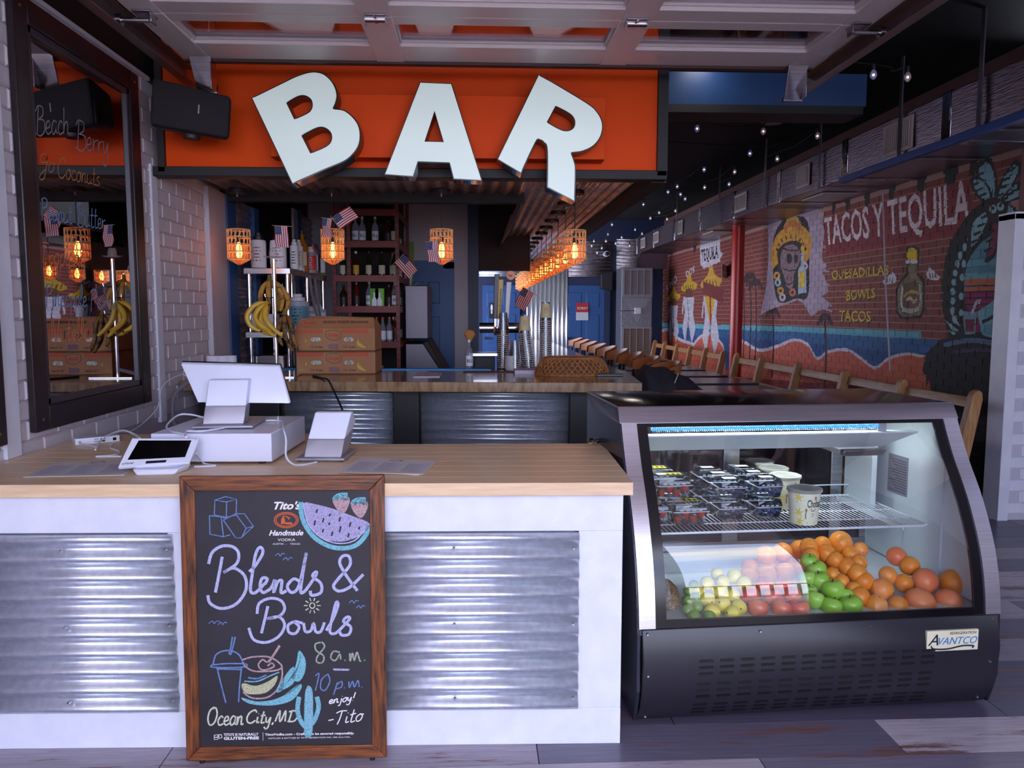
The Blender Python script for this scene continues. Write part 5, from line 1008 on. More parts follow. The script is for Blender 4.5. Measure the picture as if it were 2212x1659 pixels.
for z0, z1, m2 in ((1.86, 2.42, mat('filter_grey', (120, 106, 110), .7)), (.66, 1.26, mat('filter_brown', (112, 80, 60), .7))):
    g = box('grille_frame', ACG, (2.90, 3.52, 15.36, 15.41, z0, z1), ac, bevel=.004); box('filter', m2, (2.94, 3.48, 15.352, 15.362, z0 + .04, z1 - .04), g)
    for k in range(5): box('grille_bar', ACG, (2.94 + k * .135 - .008, 2.94 + k * .135 + .008, 15.34, 15.355, z0 + .03, z1 - .03), g)
    for k in range(16): box('louvre', ACG, (2.94, 3.48, 15.345, 15.352, z0 + .05 + k * (z1 - z0 - .1) / 16, z0 + .056 + k * (z1 - z0 - .1) / 16), g)
MB().add([(2.95, 15.39, 1.82), (3.47, 15.39, 1.82), (3.21, 15.34, 1.32)], [(0, 1, 2)]).build('folded_panel', ACG, ac, solid=.01); box('control_box', WHITE, (3.16, 3.28, 15.30, 15.39, 1.52, 1.64), ac, bevel=.005)
tag(MB().tube([(2.86, 15.3, 1.58), (3.0, 15.3, 1.58), (3.16, 15.3, 1.58)], .006).build('control_wire', MATTEB), 'thin dark wire running to the small box on the air handler', 'wire')
tag(MB().cyl((3.62, 10.62, 0), (3.62, 10.62, 2.745), .085, n=24).build('column', mat('column_red', (168, 30, 26), .3), smooth=True), 'round red steel column between the two wall benches', 'column')
OAK = mat('bench_oak', (168, 122, 78), .45, c2=(142, 98, 60), scale=4, stretch=(14, 2, 14)); OAKV = mat('bench_oak_upright', (176, 130, 84), .45, c2=(150, 104, 62), scale=4, stretch=(14, 14, 2))
def bench(lab, ys, x=3.5):
    t = thing('wall_bench', lab, 'bench', (x, (ys[0] + ys[-1]) / 2, 0))
    for y in ys:
        prof = [(x - .10, 0), (x - .02, 0), (x + .0, .42), (x + .09, .93), (x + .085, .98), (x + .06, 1.0), (x + .03, .985), (x + .015, .95), (x - .09, .45)]
        m_ = MB(); n = len(prof); m_.add([(a, y - .035, b) for a, b in prof] + [(a, y + .035, b) for a, b in prof], [tuple(range(n))[::-1], tuple(range(n, 2 * n))] + [(k, (k + 1) % n, n + (k + 1) % n, n + k) for k in range(n)]); m_.build('post', OAKV, t, bevel=.006)
        box('front_leg', OAKV, (x - .50, x - .43, y - .035, y + .035, 0, .43), t, bevel=.004)
    for a, b in zip(ys[:-1], ys[1:]):
        for z, h in ((.86, .075), (.60, .075)): MB().hexa([(x + .055 - (.86 - z) * .2, a + .03, z), (x + .075 - (.86 - z) * .2, a + .03, z), (x + .075 - (.86 - z) * .2, b - .03, z), (x + .055 - (.86 - z) * .2, b - .03, z)], [(x + .070 - (.86 - z) * .2, a + .03, z + h), (x + .09 - (.86 - z) * .2, a + .03, z + h), (x + .09 - (.86 - z) * .2, b - .03, z + h), (x + .07 - (.86 - z) * .2, b - .03, z + h)]).build('back_rail', OAK, t, bevel=.004)
    for k in range(4): box('seat_slat', OAK, (x - .50 + k * .125, x - .385 + k * .125, ys[0] - .02, ys[-1] + .02, .43, .455), t, bevel=.004)
    return t
bench('long oak wall bench nearest the opening, in front of the red column', [5.30, 6.25, 7.25, 8.35, 9.45, 10.35])
bench('far oak wall bench beyond the red column, under the painted musicians', [10.95, 11.8, 12.65, 13.5, 14.4, 15.2])
TBL = mat('table_top_dark', (66, 38, 34), .22, c2=(48, 26, 26), scale=6, stretch=(1, 8, 1)); tb0 = None
def table():
    t = thing('dining_table', '', 'table'); MB().box(-.62, .62, -.38, .38, .715, .75).build('tabletop', TBL, t, bevel=.004)
    MB().cyl((0, 0, .03), (0, 0, .715), .035, n=12).build('pedestal', MATTEB, t, smooth=True); MB().box(-.3, .3, -.03, .03, 0, .03).box(-.03, .03, -.3, .3, 0, .03).build('foot', MATTEB, t); return t
ORD = ['first', 'second', 'third', 'fourth', 'fifth', 'sixth', 'seventh', 'eighth', 'ninth', 'tenth', 'eleventh', 'twelfth', 'thirteenth']
tb0 = table()
for i in range(9):
    o = tb0 if i == 0 else dup(tb0); o.location = (2.55 + (i % 2) * .02, 5.85 + i * 1.02, 0); tag(o, 'dark dining table, %s in the row in front of the wall benches' % ORD[i], 'table', 'dark tables along the wall benches')
def chair():
    t = thing('dining_chair', '', 'chair'); wm = mat('chair_wood', (198, 170, 140), .5)
    MB().hexa([(-.2, -.2, .43), (.2, -.2, .43), (.2, .2, .43), (-.2, .2, .43)], [(-.2, -.2, .455), (.2, -.2, .455), (.2, .2, .455), (-.2, .2, .455)]).build('seat', wm, t, bevel=.008)
    for sx_ in (-1, 1):
        for sy_ in (-1, 1): MB().cyl((sx_ * .17, sy_ * .17, .43), (sx_ * .2, sy_ * .2, 0), .014, n=8).build('leg', wm, t)
        MB().tube([(-.19, sx_ * .17, .43), (-.21, sx_ * .17, .6), (-.25, sx_ * .165, .82)], .013).build('back_post', wm, t)
    MB().hexa([(-.235, -.18, .70), (-.22, -.18, .70), (-.22, .18, .70), (-.235, .18, .70)], [(-.26, -.18, .84), (-.245, -.18, .84), (-.245, .18, .84), (-.26, .18, .84)]).build('back_rest', wm, t, bevel=.005); return t
ch0 = chair()
for i in range(6):
    o = ch0 if i == 0 else dup(ch0); o.location = (1.86, 6.1 + i * 1.02, 0); tag(o, 'pale wooden chair at the aisle side of the %s dark table' % ORD[i], 'chair', 'pale chairs at the dark tables')
# ================================================================== BAR
BZ = 1.12; bA, bB = Vector((-1.87, 4.90, 0)), Vector((1.01, 4.64, 0)); u_ = (bB - bA).normalized(); n_v = Vector((-u_.y, u_.x, 0)); BL = (bB - bA).length
BM = Matrix(((u_.x, n_v.x, 0, bA.x), (u_.y, n_v.y, 0, bA.y), (0, 0, 1, 0), (0, 0, 0, 1)))
BTOP = mat('bar_stone', (176, 142, 106), .16, c2=(120, 90, 68), scale=6, stretch=(5, 1, 1.5), lo=.3, hi=.7, detail=12, coat=.3)
def bbx(name, m, a, parent=None, bevel=0, **k): return MB(BM).box(*a).build(name, m, parent, bevel=bevel, **k)
br = thing('bar_counter', 'L-shaped bar with brown polished stone top and corrugated steel front', 'bar', (-.3, 5.2, 0))
bbx('stone_top', BTOP, (0, BL, 0, 1.02, BZ - .062, BZ), br, .004)
MB().box(.42, 1.08, 5.64, 12.2, BZ - .062, BZ - .001).build('stone_top_side', BTOP, br, bevel=.004)
BF = mat('bar_post_black', (20, 15, 20), .45)
bbx('front_frame', BF, (0.03, BL - .3, .20, .24, 0, BZ - .07), br)
for x0, x1 in ((.60, 1.315), (1.50, 2.445)): corrugated('corrugated_panel', GALV, br, BM @ Vector((x0, .185, .1)), u_ * (x1 - x0), (0, 0, .93), -n_v, .062, .009)
for x0, x1 in ((.06, .58), (1.325, 1.49), (2.455, 2.62)): bbx('front_post', BF, (x0, x1, .14, .20, 0, BZ - .065), br, .003)
MB().box(.95, .99, 5.4, 12.1, 0, BZ - .07).build('side_panel', BF, br)
bbx('blue_edge_mat', mat('mat_blue', (54, 140, 204), .5), (.02, BL - 1.0, .985, 1.06, BZ - .004, BZ + .008), br, .002)
# ---- bar stools
STW = mat('stool_tan', (178, 108, 62), .42)
def stool():
    t = thing('bar_stool', '', 'bar stool'); pts = []; n = 14; m_ = MB(); vs = []
    for i in range(n + 1):
        a = -1.15 + 2.3 * i / n; h = .13 * (1 - (a / 1.25) ** 2 * .55)
        for r_, z in ((.245, 1.02), (.26, 1.03 + h), (.245, 1.03 + h), (.23, 1.02)): vs.append((r_ * math.cos(a), r_ * math.sin(a), z))
    m_.add(vs, [(0, 1, 2, 3), tuple(4 * n + k for k in (3, 2, 1, 0))] + [(4 * i + j, 4 * i + 4 + j, 4 * i + 4 + (j + 1) % 4, 4 * i + (j + 1) % 4) for i in range(n) for j in range(4)]); m_.build('backrest', STW, t, smooth=True)
    MB().lathe([(.001, .70), (.2, .70), (.215, .72), (.2, .745), (.001, .75)], n=20).build('seat', STW, t, smooth=True)
    for a in (-1.0, 1.0): MB().tube([(.19 * math.cos(a), .19 * math.sin(a), .7), (.25 * math.cos(a), .25 * math.sin(a), .90), (.272 * math.cos(a), .272 * math.sin(a), 1.10)], .014).build('back_bracket', MATTEB, t)
    for k in range(4): a = PI / 4 + k * PI / 2; MB().cyl((.12 * math.cos(a), .12 * math.sin(a), .70), (.25 * math.cos(a), .25 * math.sin(a), 0), .013, n=8).build('leg', MATTEB, t)
    MB().loop([(.2 * math.cos(k * PI / 8), .2 * math.sin(k * PI / 8), .25) for k in range(16)], .009).build('foot_ring', MATTEB, t); return t
s0 = stool()
for i in range(9):
    o = s0 if i == 0 else dup(s0); o.location = (1.34, 6.15 + i * .72, 0); o.scale = (1.2, 1.2, 1); tag(o, 'bar stool with curved tan back, %s along the side bar' % ORD[i], 'bar stool', 'tan bar stools along the side bar')
# jacket over the first stool
random.seed(21); m_ = MB(); NU, NV2 = 22, 12; vs = []
for i in range(NU + 1):
    for j in range(NV2 + 1):
        a = i / NU; b = j / NV2 * 2 - 1; x = 1.10 + .62 * a; zt = 1.19 - .30 * a ** 2.2 - (.06 if a < .08 else 0); rr = .20 + .06 * math.sin(a * 5)
        yv = 5.30 + rr * math.sin(b * 1.7); z = zt - (1 - math.cos(b * 1.7)) * .24 + .012 * math.sin(a * 23 + b * 3) + .008 * math.sin(b * 17 + a * 9); vs.append((x + .02 * math.sin(b * 4), yv, z))
m_.add(vs, [(i * (NV2 + 1) + j, (i + 1) * (NV2 + 1) + j, (i + 1) * (NV2 + 1) + j + 1, i * (NV2 + 1) + j + 1) for i in range(NU) for j in range(NV2)])
jk = m_.build('jacket', mat('jacket_black', (28, 22, 34), .75), smooth=True); sm_ = jk.modifiers.new('sub', 'SUBSURF'); sm_.levels = 1; sm_.render_levels = 2; tag(jk, 'crumpled black jacket slung over a stool at the corner of the bar', 'jacket')
MB().tube([(1.30, 5.12, 1.0), (1.33, 5.11, 1.07), (1.36, 5.12, 1.14)], .004).build('zip', STEEL, jk)
# ================================================================== PENDANT LAMPS
RAT = mat('rattan', (224, 178, 122), .7); BULB = mat('warm_bulb', (255, 150, 60), .4, emit=16); AMB = mat('amber_liner_glow', (214, 110, 44), .5, emit=.5, alpha=.22)  # liner emits a faint glow of its own in place of bulb light
def pendant():
    t = thing('pendant_lamp', '', 'pendant lamp'); L_ = .36
    MB().lathe([(.001, -.03), (.064, -.03), (.066, -.026), (.066, -.004), (.06, 0), (.001, 0)], n=24).build('canopy', MATTEB, t, smooth=True)
    MB().cyl((0, 0, -.055), (0, 0, -.03), .009, n=10).build('cord_grip', STEEL, t); MB().cyl((0, 0, -L_ + .05), (0, 0, -.05), .003, n=6).build('cord', MATTEB, t)
    z0, R = -.28, .078; s_ = MB()
    for k in range(5): s_.loop([(R * math.cos(a * PI / 12), R * math.sin(a * PI / 12), z0 - k * .050) for a in range(24)], .0042, 5)
    for k in range(4):
        n = 34
        for i in range(n):
            a0 = 2 * PI * i / n; a1 = a0 + (.16 if i % 2 else -.16); s_.cyl((R * math.cos(a0), R * math.sin(a0), z0 - k * .05), (R * math.cos(a1), R * math.sin(a1), z0 - (k + 1) * .05), .0030, n=4, caps=False)
    for i in range(12): a0 = 2 * PI * i / 12; s_.cyl((R * math.cos(a0), R * math.sin(a0), z0 - .2), (.012 * math.cos(a0), .012 * math.sin(a0), z0 - .238), .0024, n=4, caps=False)
    for i in range(6): a0 = 2 * PI * i / 6; s_.cyl((R * math.cos(a0), R * math.sin(a0), z0), (.01 * math.cos(a0), .01 * math.sin(a0), z0 + .01), .002, n=4, caps=False)
    s_.build('woven_shade', RAT, t, kind='stuff'); MB().lathe([(.062, z0 - .10), (.066, z0 - .2), (.012, z0 - .232), (.0005, z0 - .236)], n=20).build('liner', AMB, t, smooth=True)
    b_ = MB().lathe([(.001, z0 - .20), (.014, z0 - .19), (.022, z0 - .165), (.018, z0 - .12), (.010, z0 - .09), (.001, z0 - .08)], n=12).build('bulb', BULB, t, smooth=True); MB().cyl((0, 0, z0 - .085), (0, 0, z0 - .04), .014, n=12).build('socket', MATTEB, t)
    return t
pl0 = pendant(); pos = []
for px, lab in ((512, 'woven rattan pendant lamp at the left end, beside the blue post'), (716, 'woven rattan pendant lamp hanging above the banana boxes'), (953, 'woven rattan pendant lamp with a flag, between the red rack and the side bar')):
    q = U(px, 408, Z=2.40); pos.append(((q.x, q.y, 2.40), lab))
for i in range(13): pos.append(((.69, 5.45 + i * .56, 2.40), 'woven rattan pendant lamp, %s in the row over the side bar' % ORD[i]))
for i, (p, lab) in enumerate(pos):
    o = pl0 if i == 0 else dup(pl0); o.location = p; tag(o, lab, 'pendant lamp', 'rattan pendant lamps over the bar')
    pt = point_light('pendant_glow', (p[0], p[1], p[2] - .43), 5, (1, .42, .12), .022)
# ================================================================== SMALL FLAGS
def flagmesh():
    NX, NZ = 39, 26; V, F, C = [], [], []
    for j in range(NZ + 1):
        for i in range(NX + 1): x = i / NX; z = -j / NZ; V.append((x * .30 , .018 * math.sin(x * 7 + z * 2) * (.3 + x) , z * .19 - .02 * x * x))
    R_, W2_, Bl = lin((176, 34, 48)), lin((226, 216, 220)), lin((34, 40, 92))
    for j in range(NZ):
        for i in range(NX):
            F.append((j * (NX + 1) + i, (j + 1) * (NX + 1) + i, (j + 1) * (NX + 1) + i + 1, j * (NX + 1) + i + 1)); c = R_ if (j // 2) % 2 == 0 else W2_
            if i < 16 and j < 14: c = W2_ if (i % 3 == 1 and j % 3 == 1) else Bl
            C.append(c)
    return V, F, np.array(C)
FLM = attrmat('flag_cloth', .8)
def flag():
    t = thing('small_flag', '', 'flag'); MB().cyl((0, 0, .02), (0, 0, -.26), .0035, n=6).build('stick', mat('stick_wood', (190, 160, 110), .6), t); MB().sphere((0, 0, .024), .006, 8, 6).build('stick_tip', mat('stick_gold', (200, 160, 60), .4), t)
    V, F, C = flagmesh(); o = paint_mesh('cloth', V, F, C, t); o.data.materials.clear(); o.data.materials.append(FLM); return t
f0 = flag()
for i, (px, py, y, ry, rz, sc, lab) in enumerate(((592, 487, 5.25, 90, 205, .62, 'small striped flag hanging from a stick beside the leftmost pendant lamp'), (716, 470, 5.35, -38, 25, .66, 'small flag tilted above the pendant lamp over the boxes'), (697, 470, 5.2, 82, 150, .55, 'small flag seen edge-on at the left of the pendant over the boxes'), (921, 522, 5.10, 92, 158, .60, 'small flag hanging against the third pendant lamp'),
      (872, 548, 7.2, 45, 10, .62, 'small flag on the front post of the red rack, second shelf'), (901, 612, 8.0, 50, 20, .6, 'small flag low on the side of the red rack'), (1130, 620, 9.0, 60, 190, .6, 'small flag below the far pendants over the side bar'), (1560, 570, 12.0, 0, 60, .6, 'small flag fixed to the painted wall by the red column'))):
    q = U(px, py, Y=y); o = f0 if i == 0 else dup(f0); o.location = q; o.rotation_euler = (0, math.radians(ry), math.radians(rz)); s_ = sc * y / 5.2 * .75; o.scale = (s_,) * 3; tag(o, lab, 'flag', 'small flags around the bar')
# ================================================================== RED BOTTLE RACK
RR = mat('rack_red', (112, 14, 16), .45); rk = thing('bottle_rack', 'red metal boltless rack full of bottles behind the bar', 'rack', (-1.05, 8.1, 0)); RX0, RX1, RY0, RY1 = -1.36, -.76, 7.5, 8.6
RZ = [2.50, 2.20, 1.875, 1.58, 1.24]
for x in (RX0, -1.22, RX1):
    for y in (RY0, RY1):
        p = box('post', RR, (x - .018, x + .018, y - .018, y + .018, .9, 2.75), rk, bevel=.002)
        m_ = MB(); [m_.box(x - .005, x + .005, y - .0195, y - .018, .95 + k * .06, .975 + k * .06) for k in range(30)]; m_.build('keyholes', MATTEB, p, kind='stuff')
for z in RZ:
    box('beam', RR, (RX0, RX1, RY0 - .02, RY0, z - .035, z + .03), rk, bevel=.002); box('beam', RR, (RX1 - .01, RX1 + .01, RY0, RY1, z - .035, z + .03), rk, bevel=.002); box('shelf_board', mat('rack_board', (70, 34, 30), .6), (RX0, RX1 - .01, RY0, RY1, z - .005, z + .005), rk)
box('back_liner', mat('rack_back', (38, 22, 26), .7), (RX0, RX1 - .02, RY1 - .2, RY1 - .18, .95, 2.7), rk)
def bottle(name, glassm, capm, labm, H=.30, R=.037, neck=.013, txt=None, liquid=None):
    t = thing(name, '', 'bottle'); MB().lathe([(.001, 0), (R, .002), (R, H * .60), (R * .8, H * .68), (neck * 1.1, H * .78), (neck, H * .93), (neck, H * .95)], n=18).build('glass', glassm, t, smooth=True)
    MB().lathe([(neck * 1.15, H * .91), (neck * 1.15, H), (.001, H)], n=12).build('cap', capm, t)
    m_ = MB(); vs = [((R + .0008) * math.sin(a), -(R + .0008) * math.cos(a), z) for z in (H * .15, H * .48) for a in [(-1.2 + 2.4 * k / 10) for k in range(11)]]; m_.add(vs, [(k, k + 1, 12 + k, 11 + k) for k in range(10)]); lb = m_.build('label', labm, t, smooth=True)
    if txt:
        m_ = MB()
        for t_ in glyphtris(txt): m_.add([((R + .0016) * math.sin(-.75 + 1.5 * x), -(R + .0016) * math.cos(-.75 + 1.5 * x), H * .26 + y * H * .11) for x, y in t_], [(0, 1, 2)])
        m_.build('lettering', INK, lb)
    return t
GCL = mat('bottle_clear', (150, 150, 165), .08, alpha=.45); GGR = mat('bottle_green', (24, 44, 30), .1); GBR = mat('bottle_brown', (60, 28, 16), .1); GRD = mat('bottle_red', (96, 24, 22), .1); GAM = mat('bottle_amber', (170, 100, 30), .1)
CRD = mat('cap_red', (190, 30, 34), .4); CBK = mat('cap_black', (24, 20, 24), .4); CWH = mat('cap_white', (210, 206, 214), .4); LCR = mat('label_cream', (206, 196, 178), .6); LYW = mat('label_yellow', (206, 160, 50), .6); LBK = mat('label_black', (40, 34, 40), .5)
KB = {'clear_white': bottle('spirit_bottle', GCL, CWH, LBW, .31, .04, txt='BILL'), 'clear_red': bottle('spirit_bottle', GCL, CRD, LBW, .30, .036), 'dark': bottle('wine_bottle', GGR, CBK, LCR, .30, .037), 'brown': bottle('liqueur_bottle', GBR, CBK, LBK, .27, .042), 'yellow': bottle('liqueur_bottle', GBR, CWH, LYW, .30, .036), 'red': bottle('liqueur_bottle', GRD, CRD, LBK, .30, .036), 'amber': bottle('whiskey_bottle', GAM, CBK, LCR, .30, .040)}
used = set()
desc = {'clear_white': 'clear white-labelled bottle', 'clear_red': 'clear bottle with a red cap', 'dark': 'dark green bottle with cream label', 'brown': 'squat brown bottle with black label', 'yellow': 'dark bottle with yellow label', 'red': 'red glass bottle', 'amber': 'amber whiskey bottle'}
shn = ['', 'top', 'second', 'third', 'bottom']; cnt_ = {}
def put(kind, x, y, z, where, grp, sc=1.0):
    p = KB[kind]; o = p if kind not in used else dup(p); used.add(kind); o.location = (x, y, z); o.scale = (sc,) * 3; o.rotation_euler = (0, 0, random.uniform(-.3, .3))
    k_ = (kind, where); cnt_[k_] = cnt_.get(k_, 0) + 1; c_ = cnt_[k_]; tag(o, desc[kind] + (', %s from left ' % ORD[c_ - 1]) + where, 'bottle', grp)
rows = {1: ['clear_white', 'clear_white', None, 'clear_white', None, 'brown', 'dark'], 2: ['yellow', None, 'dark', None, 'dark', None, 'dark'], 3: ['red', None, 'clear_white', None, None, 'brown', 'clear_white'], 4: ['clear_red', 'yellow', 'clear_red', 'clear_red', 'clear_red', 'clear_red', 'red']}
for lv, lst in rows.items():
    for i, kd in enumerate(lst):
        if kd: put(kd, -1.17 + i * .062, RY0 + .10 + (i % 2) * .03, RZ[lv] + .006, 'on the %s rack shelf' % shn[lv], 'bottles on the red rack', .86)
    for i in range(6): put(['clear_white', 'dark', 'clear_red', 'brown', 'yellow', 'dark'][(i + lv) % 6], RX1 - .07, RY0 + .24 + i * .17, RZ[lv] + .006, 'deep on the %s rack shelf' % shn[lv], 'bottles on the red rack', .86)
    for i in range(1): put(['brown', 'amber', 'dark'][(i + lv) % 3], -1.30, RY0 + .12, RZ[lv] + .006, 'in the left bay, %s rack shelf' % shn[lv], 'bottles on the red rack', .86)
for x, m2, lab in ((-1.035, mat('carton_green', (96, 160, 50), .6), 'bright green spirit carton on the third shelf of the red rack'), (-.985, mat('carton_lime', (126, 186, 70), .6), 'taller lime-green carton with a white bottle picture')):
    c = tag(box('gift_carton', m2, (x, x + .085, RY0 + .05, RY0 + .13, RZ[3] + .006, RZ[3] + .20), bevel=.002), lab, 'carton')
    MB().prism([(.02, .02), (.065, .02), (.065, .08), (.05, .11), (.05, .15), (.035, .15), (.035, .11), (.02, .08)], (x, RY0 + .0495, RZ[3] + .01), (1, 0, 0), (0, 0, 1), (0, -.001, 0)).build('bottle_print', LBW, c)
# painting behind the rack
pa_ = tag(box('wall_canvas', mat('canvas_green', (110, 150, 60), .7), (-1.35, -.72, 8.93, 8.97, 1.72, 2.35)), 'colourful animal painting on the grey wall behind the red rack', 'painting')
MB().prism([(.35, .12), (.60, .10), (.62, .42), (.52, .60), (.36, .52)], (-1.35, 8.929, 1.72), (1, 0, 0), (0, 0, 1), (0, -.002, 0)).build('paint_patch', mat('paint_rust', (190, 96, 60), .7), pa_); MB().prism([(.42, .10), (.58, .02), (.62, .3), (.50, .34)], (-1.35, 8.926, 1.72), (1, 0, 0), (0, 0, 1), (0, -.002, 0)).build('paint_patch', LBW, pa_)
for k in range(4): MB().prism([(.42 + k * .04, .40), (.44 + k * .04, .40), (.45 + k * .035, .55), (.43 + k * .035, .55)], (-1.35, 8.923, 1.72), (1, 0, 0), (0, 0, 1), (0, -.002, 0)).build('paint_stripe', INK, pa_)
# ice machine, back counter, towels
im = thing('ice_machine', 'stainless ice machine with sloping black bin lid left of the blue door', 'ice machine', (-.62, 8.2, 0))
SAT = mat('satin_steel', (104, 100, 110), .45, .9)
box('head_unit', SAT, (-.73, -.50, 7.92, 8.6, 1.28, 1.82), im, bevel=.006)
MB().add([(x, y, z) for y in (7.9, 8.62) for x, z in ((-.73, .2), (-.73, 1.23), (-.52, 1.23), (-.30, .88), (-.30, .2))], [(0, 1, 2, 3, 4), (9, 8, 7, 6, 5)] + [(k, 5 + k, 5 + (k + 1) % 5, (k + 1) % 5) for k in range(5)]).build('bin', SAT, im, bevel=.006)
MB().hexa([(-.32, 7.88, .86), (-.27, 7.88, .86), (-.27, 8.64, .86), (-.32, 8.64, .86)], [(-.56, 7.88, 1.24), (-.50, 7.88, 1.27), (-.50, 8.64, 1.27), (-.56, 8.64, 1.24)]).build('bin_lid', MATTEB, im, bevel=.01)
bc = thing('back_counter', 'low black undercounter cooler with steel top behind the bar', 'counter', (-.95, 7.0, 0)); box('cabinet', MATTEB, (-1.25, -.66, 6.7, 7.4, 0, .98), bc, bevel=.005); box('steel_top', STEEL, (-1.27, -.64, 6.68, 7.42, .98, 1.01), bc, bevel=.003)
for k in range(3): MB().cyl((-.63, 6.85 + k * .2, .6), (-.63, 6.85 + k * .2, .9), .008, n=8).build('handle', CHROME, bc)
for k in range(3): tag(MB().box(-1.12 + k * .02, -.82 - k * .03, 6.85, 7.05, 1.012 + k * .03, 1.038 + k * .03).build('folded_towel', mat('towel_white', (190, 184, 194), .9), bevel=.012), 'white folded towel, %s in the pile on the steel back counter' % ['lowest', 'middle', 'top'][k], 'towel', 'folded towels on the back counter')
# steel overshelf on the left wall side with its load
os_ = thing('steel_overshelf', 'stainless double overshelf on tube legs above the prep counter', 'shelf', (-1.6, 6.9, 0)); SX0, SX1, SY0, SY1 = -1.77, -1.42, 5.98, 7.40
for z in (1.885, 1.40): box('shelf_plate', STEEL, (SX0, SX1, SY0, SY1, z - .045, z), os_, bevel=.003)
for x in (SX0 + .03, SX1 - .03):
    for y in (SY0 + .03, (SY0 + SY1) / 2, SY1 - .03): MB().cyl((x, y, .95), (x, y, 1.86), .0165, n=14).build('tube_leg', CHROME, os_, smooth=True)
pc = thing('prep_counter', 'stainless prep counter below the overshelf at the left wall', 'counter', (-1.6, 6.9, 0)); box('worktop', STEEL, (-1.84, -1.30, 5.98, 8.2, .90, .94), pc, bevel=.003); box('cabinet', mat('prep_steel', (140, 138, 146), .35, .9), (-1.80, -1.36, 6.0, 8.2, .1, .90), pc, bevel=.004)
tag(box('steel_bin', STEEL, (-1.73, -1.50, 6.05, 6.35, .945, 1.22), bevel=.01), 'square stainless bin on the prep counter under the overshelf', 'bin')
# things on the overshelf
def jug(name, H, R, bm_, cm, lm, tx=None):
    t = thing(name, '', 'jug'); MB().lathe([(.001, 0), (R, .003), (R, H * .74), (R * .94, H * .79), (R * .60, H * .81)], n=20).build('body', bm_, t, smooth=True); MB().lathe([(R * .66, H * .80), (R * .66, H * .90), (R * .42, H * .92), (R * .42, H), (.001, H)], n=14).build('cap', cm, t)
    vs = [((R + .001) * math.sin(a), -(R + .001) * math.cos(a), z) for z in (H * .12, H * .66) for a in [(-1.3 + 2.6 * k / 10) for k in range(11)]]; lb = MB().add(vs, [(k, k + 1, 12 + k, 11 + k) for k in range(10)]).build('label', lm, t, smooth=True)
    m_ = MB()
    for k in range(5): z = H * (.2 + .09 * k); w_ = .5 - .08 * (k % 3); m_.add([((R + .002) * math.sin(a), -(R + .002) * math.cos(a), zz) for zz in (z, z + H * .03) for a in (-w_, 0, w_)], [(0, 1, 4, 3), (1, 2, 5, 4)])
    m_.build('label_print', tx or INK, lb, kind='stuff'); return t
LBP = mat('print_grey', (110, 96, 100), .6); SZ = 1.887
for i, (nm, x, y, H, R, a_, b_, c_, tx, lab) in enumerate((('syrup_jug', -1.68, 6.08, .27, .058, LBW, CBK, LBW, LBP, 'white-labelled syrup jug with black cap, left on the overshelf'), ('syrup_jug', -1.535, 6.1, .27, .062, LBW, CBK, LBW, LBP, 'white-labelled syrup jug with black cap, second on the overshelf'),
        ('mixer_bottle', -1.45, 6.26, .24, .034, LBW, CWH, LBW, INK, 'slim white squeeze bottle beside the syrup jugs'), ('mixer_bottle', -1.45, 6.42, .25, .034, LBW, CWH, LCR, INK, 'slim white bottle with cream label in front of the whiskey'), ('cleaner_bottle', -1.45, 6.85, .23, .055, mat('cleaner_grey', (150, 150, 158), .4), CWH, mat('cleaner_label', (200, 60, 60), .5), LBW, 'grey cleaner bottle with red label on the overshelf'),
        ('cleaner_bottle', -1.46, 7.0, .26, .05, mat('bottle_dusk', (90, 110, 150), .4), CRD, LBW, INK, 'blue-grey bottle with red cap, behind the cleaner'), ('tall_can', -1.46, 7.14, .28, .04, mat('can_grey', (110, 106, 116), .4, .5), CBK, LBK, LBW, 'tall grey can near the far end of the overshelf'), ('storage_jar', -1.47, 7.30, .24, .065, mat('jar_green', (96, 120, 70), .3), CBK, LBW, INK, 'wide jar with green contents at the far end of the overshelf'))):
    o = jug(nm, H, R, a_, b_, c_, tx); o.location = (x, y, SZ); tag(o, lab, 'jar' if 'jar' in nm else 'can' if 'can' in nm else 'jug' if 'jug' in nm else 'bottle')
put('amber', -1.46, 6.6, SZ, 'on the steel overshelf', 'bottles on the overshelf', 1.15); put('brown', -1.56, 6.75, SZ, 'on the steel overshelf', 'bottles on the overshelf', 1.1)
# items on the mid shelf: bowls, tub
MB().cyl((0, 0, 0), (0, 0, .01), .01)
bw_ = MB().hexa([(-.05, -.05, 0), (.05, -.05, 0), (.05, .05, 0), (-.05, .05, 0)], [(-.10, -.10, .09), (.10, -.10, .09), (.10, .10, .09), (-.10, .10, .09)]).build('square_bowl', LBW, bevel=.004)
for k in range(3):
    o = bw_ if k == 0 else dup(bw_); o.location = (-1.66, 6.12, 1.402 + k * .022); tag(o, 'white square bowl, %s of the nest behind the bananas' % ['lowest', 'middle', 'top'][k], 'bowl', 'nested square bowls')
for nm, x, y, H, R, lab in (('protein_tub', -1.50, 6.55, .30, .095, 'big grey plastic tub with teal label on the middle shelf'), ('steel_canister', -1.49, 6.95, .20, .07, 'clear canister on the middle shelf, right of the grey tub'), ('ice_cream_tub', -1.48, 7.25, .22, .08, 'white tub with straws at the far end of the middle shelf')):
    o = jug(nm, H, R, mat('tub_grey', (168, 172, 190), .4), CWH, mat('tub_teal', (90, 140, 160), .5) if 'protein' in nm else LBW); o.location = (x, y, 1.402); tag(o, lab, 'tub')
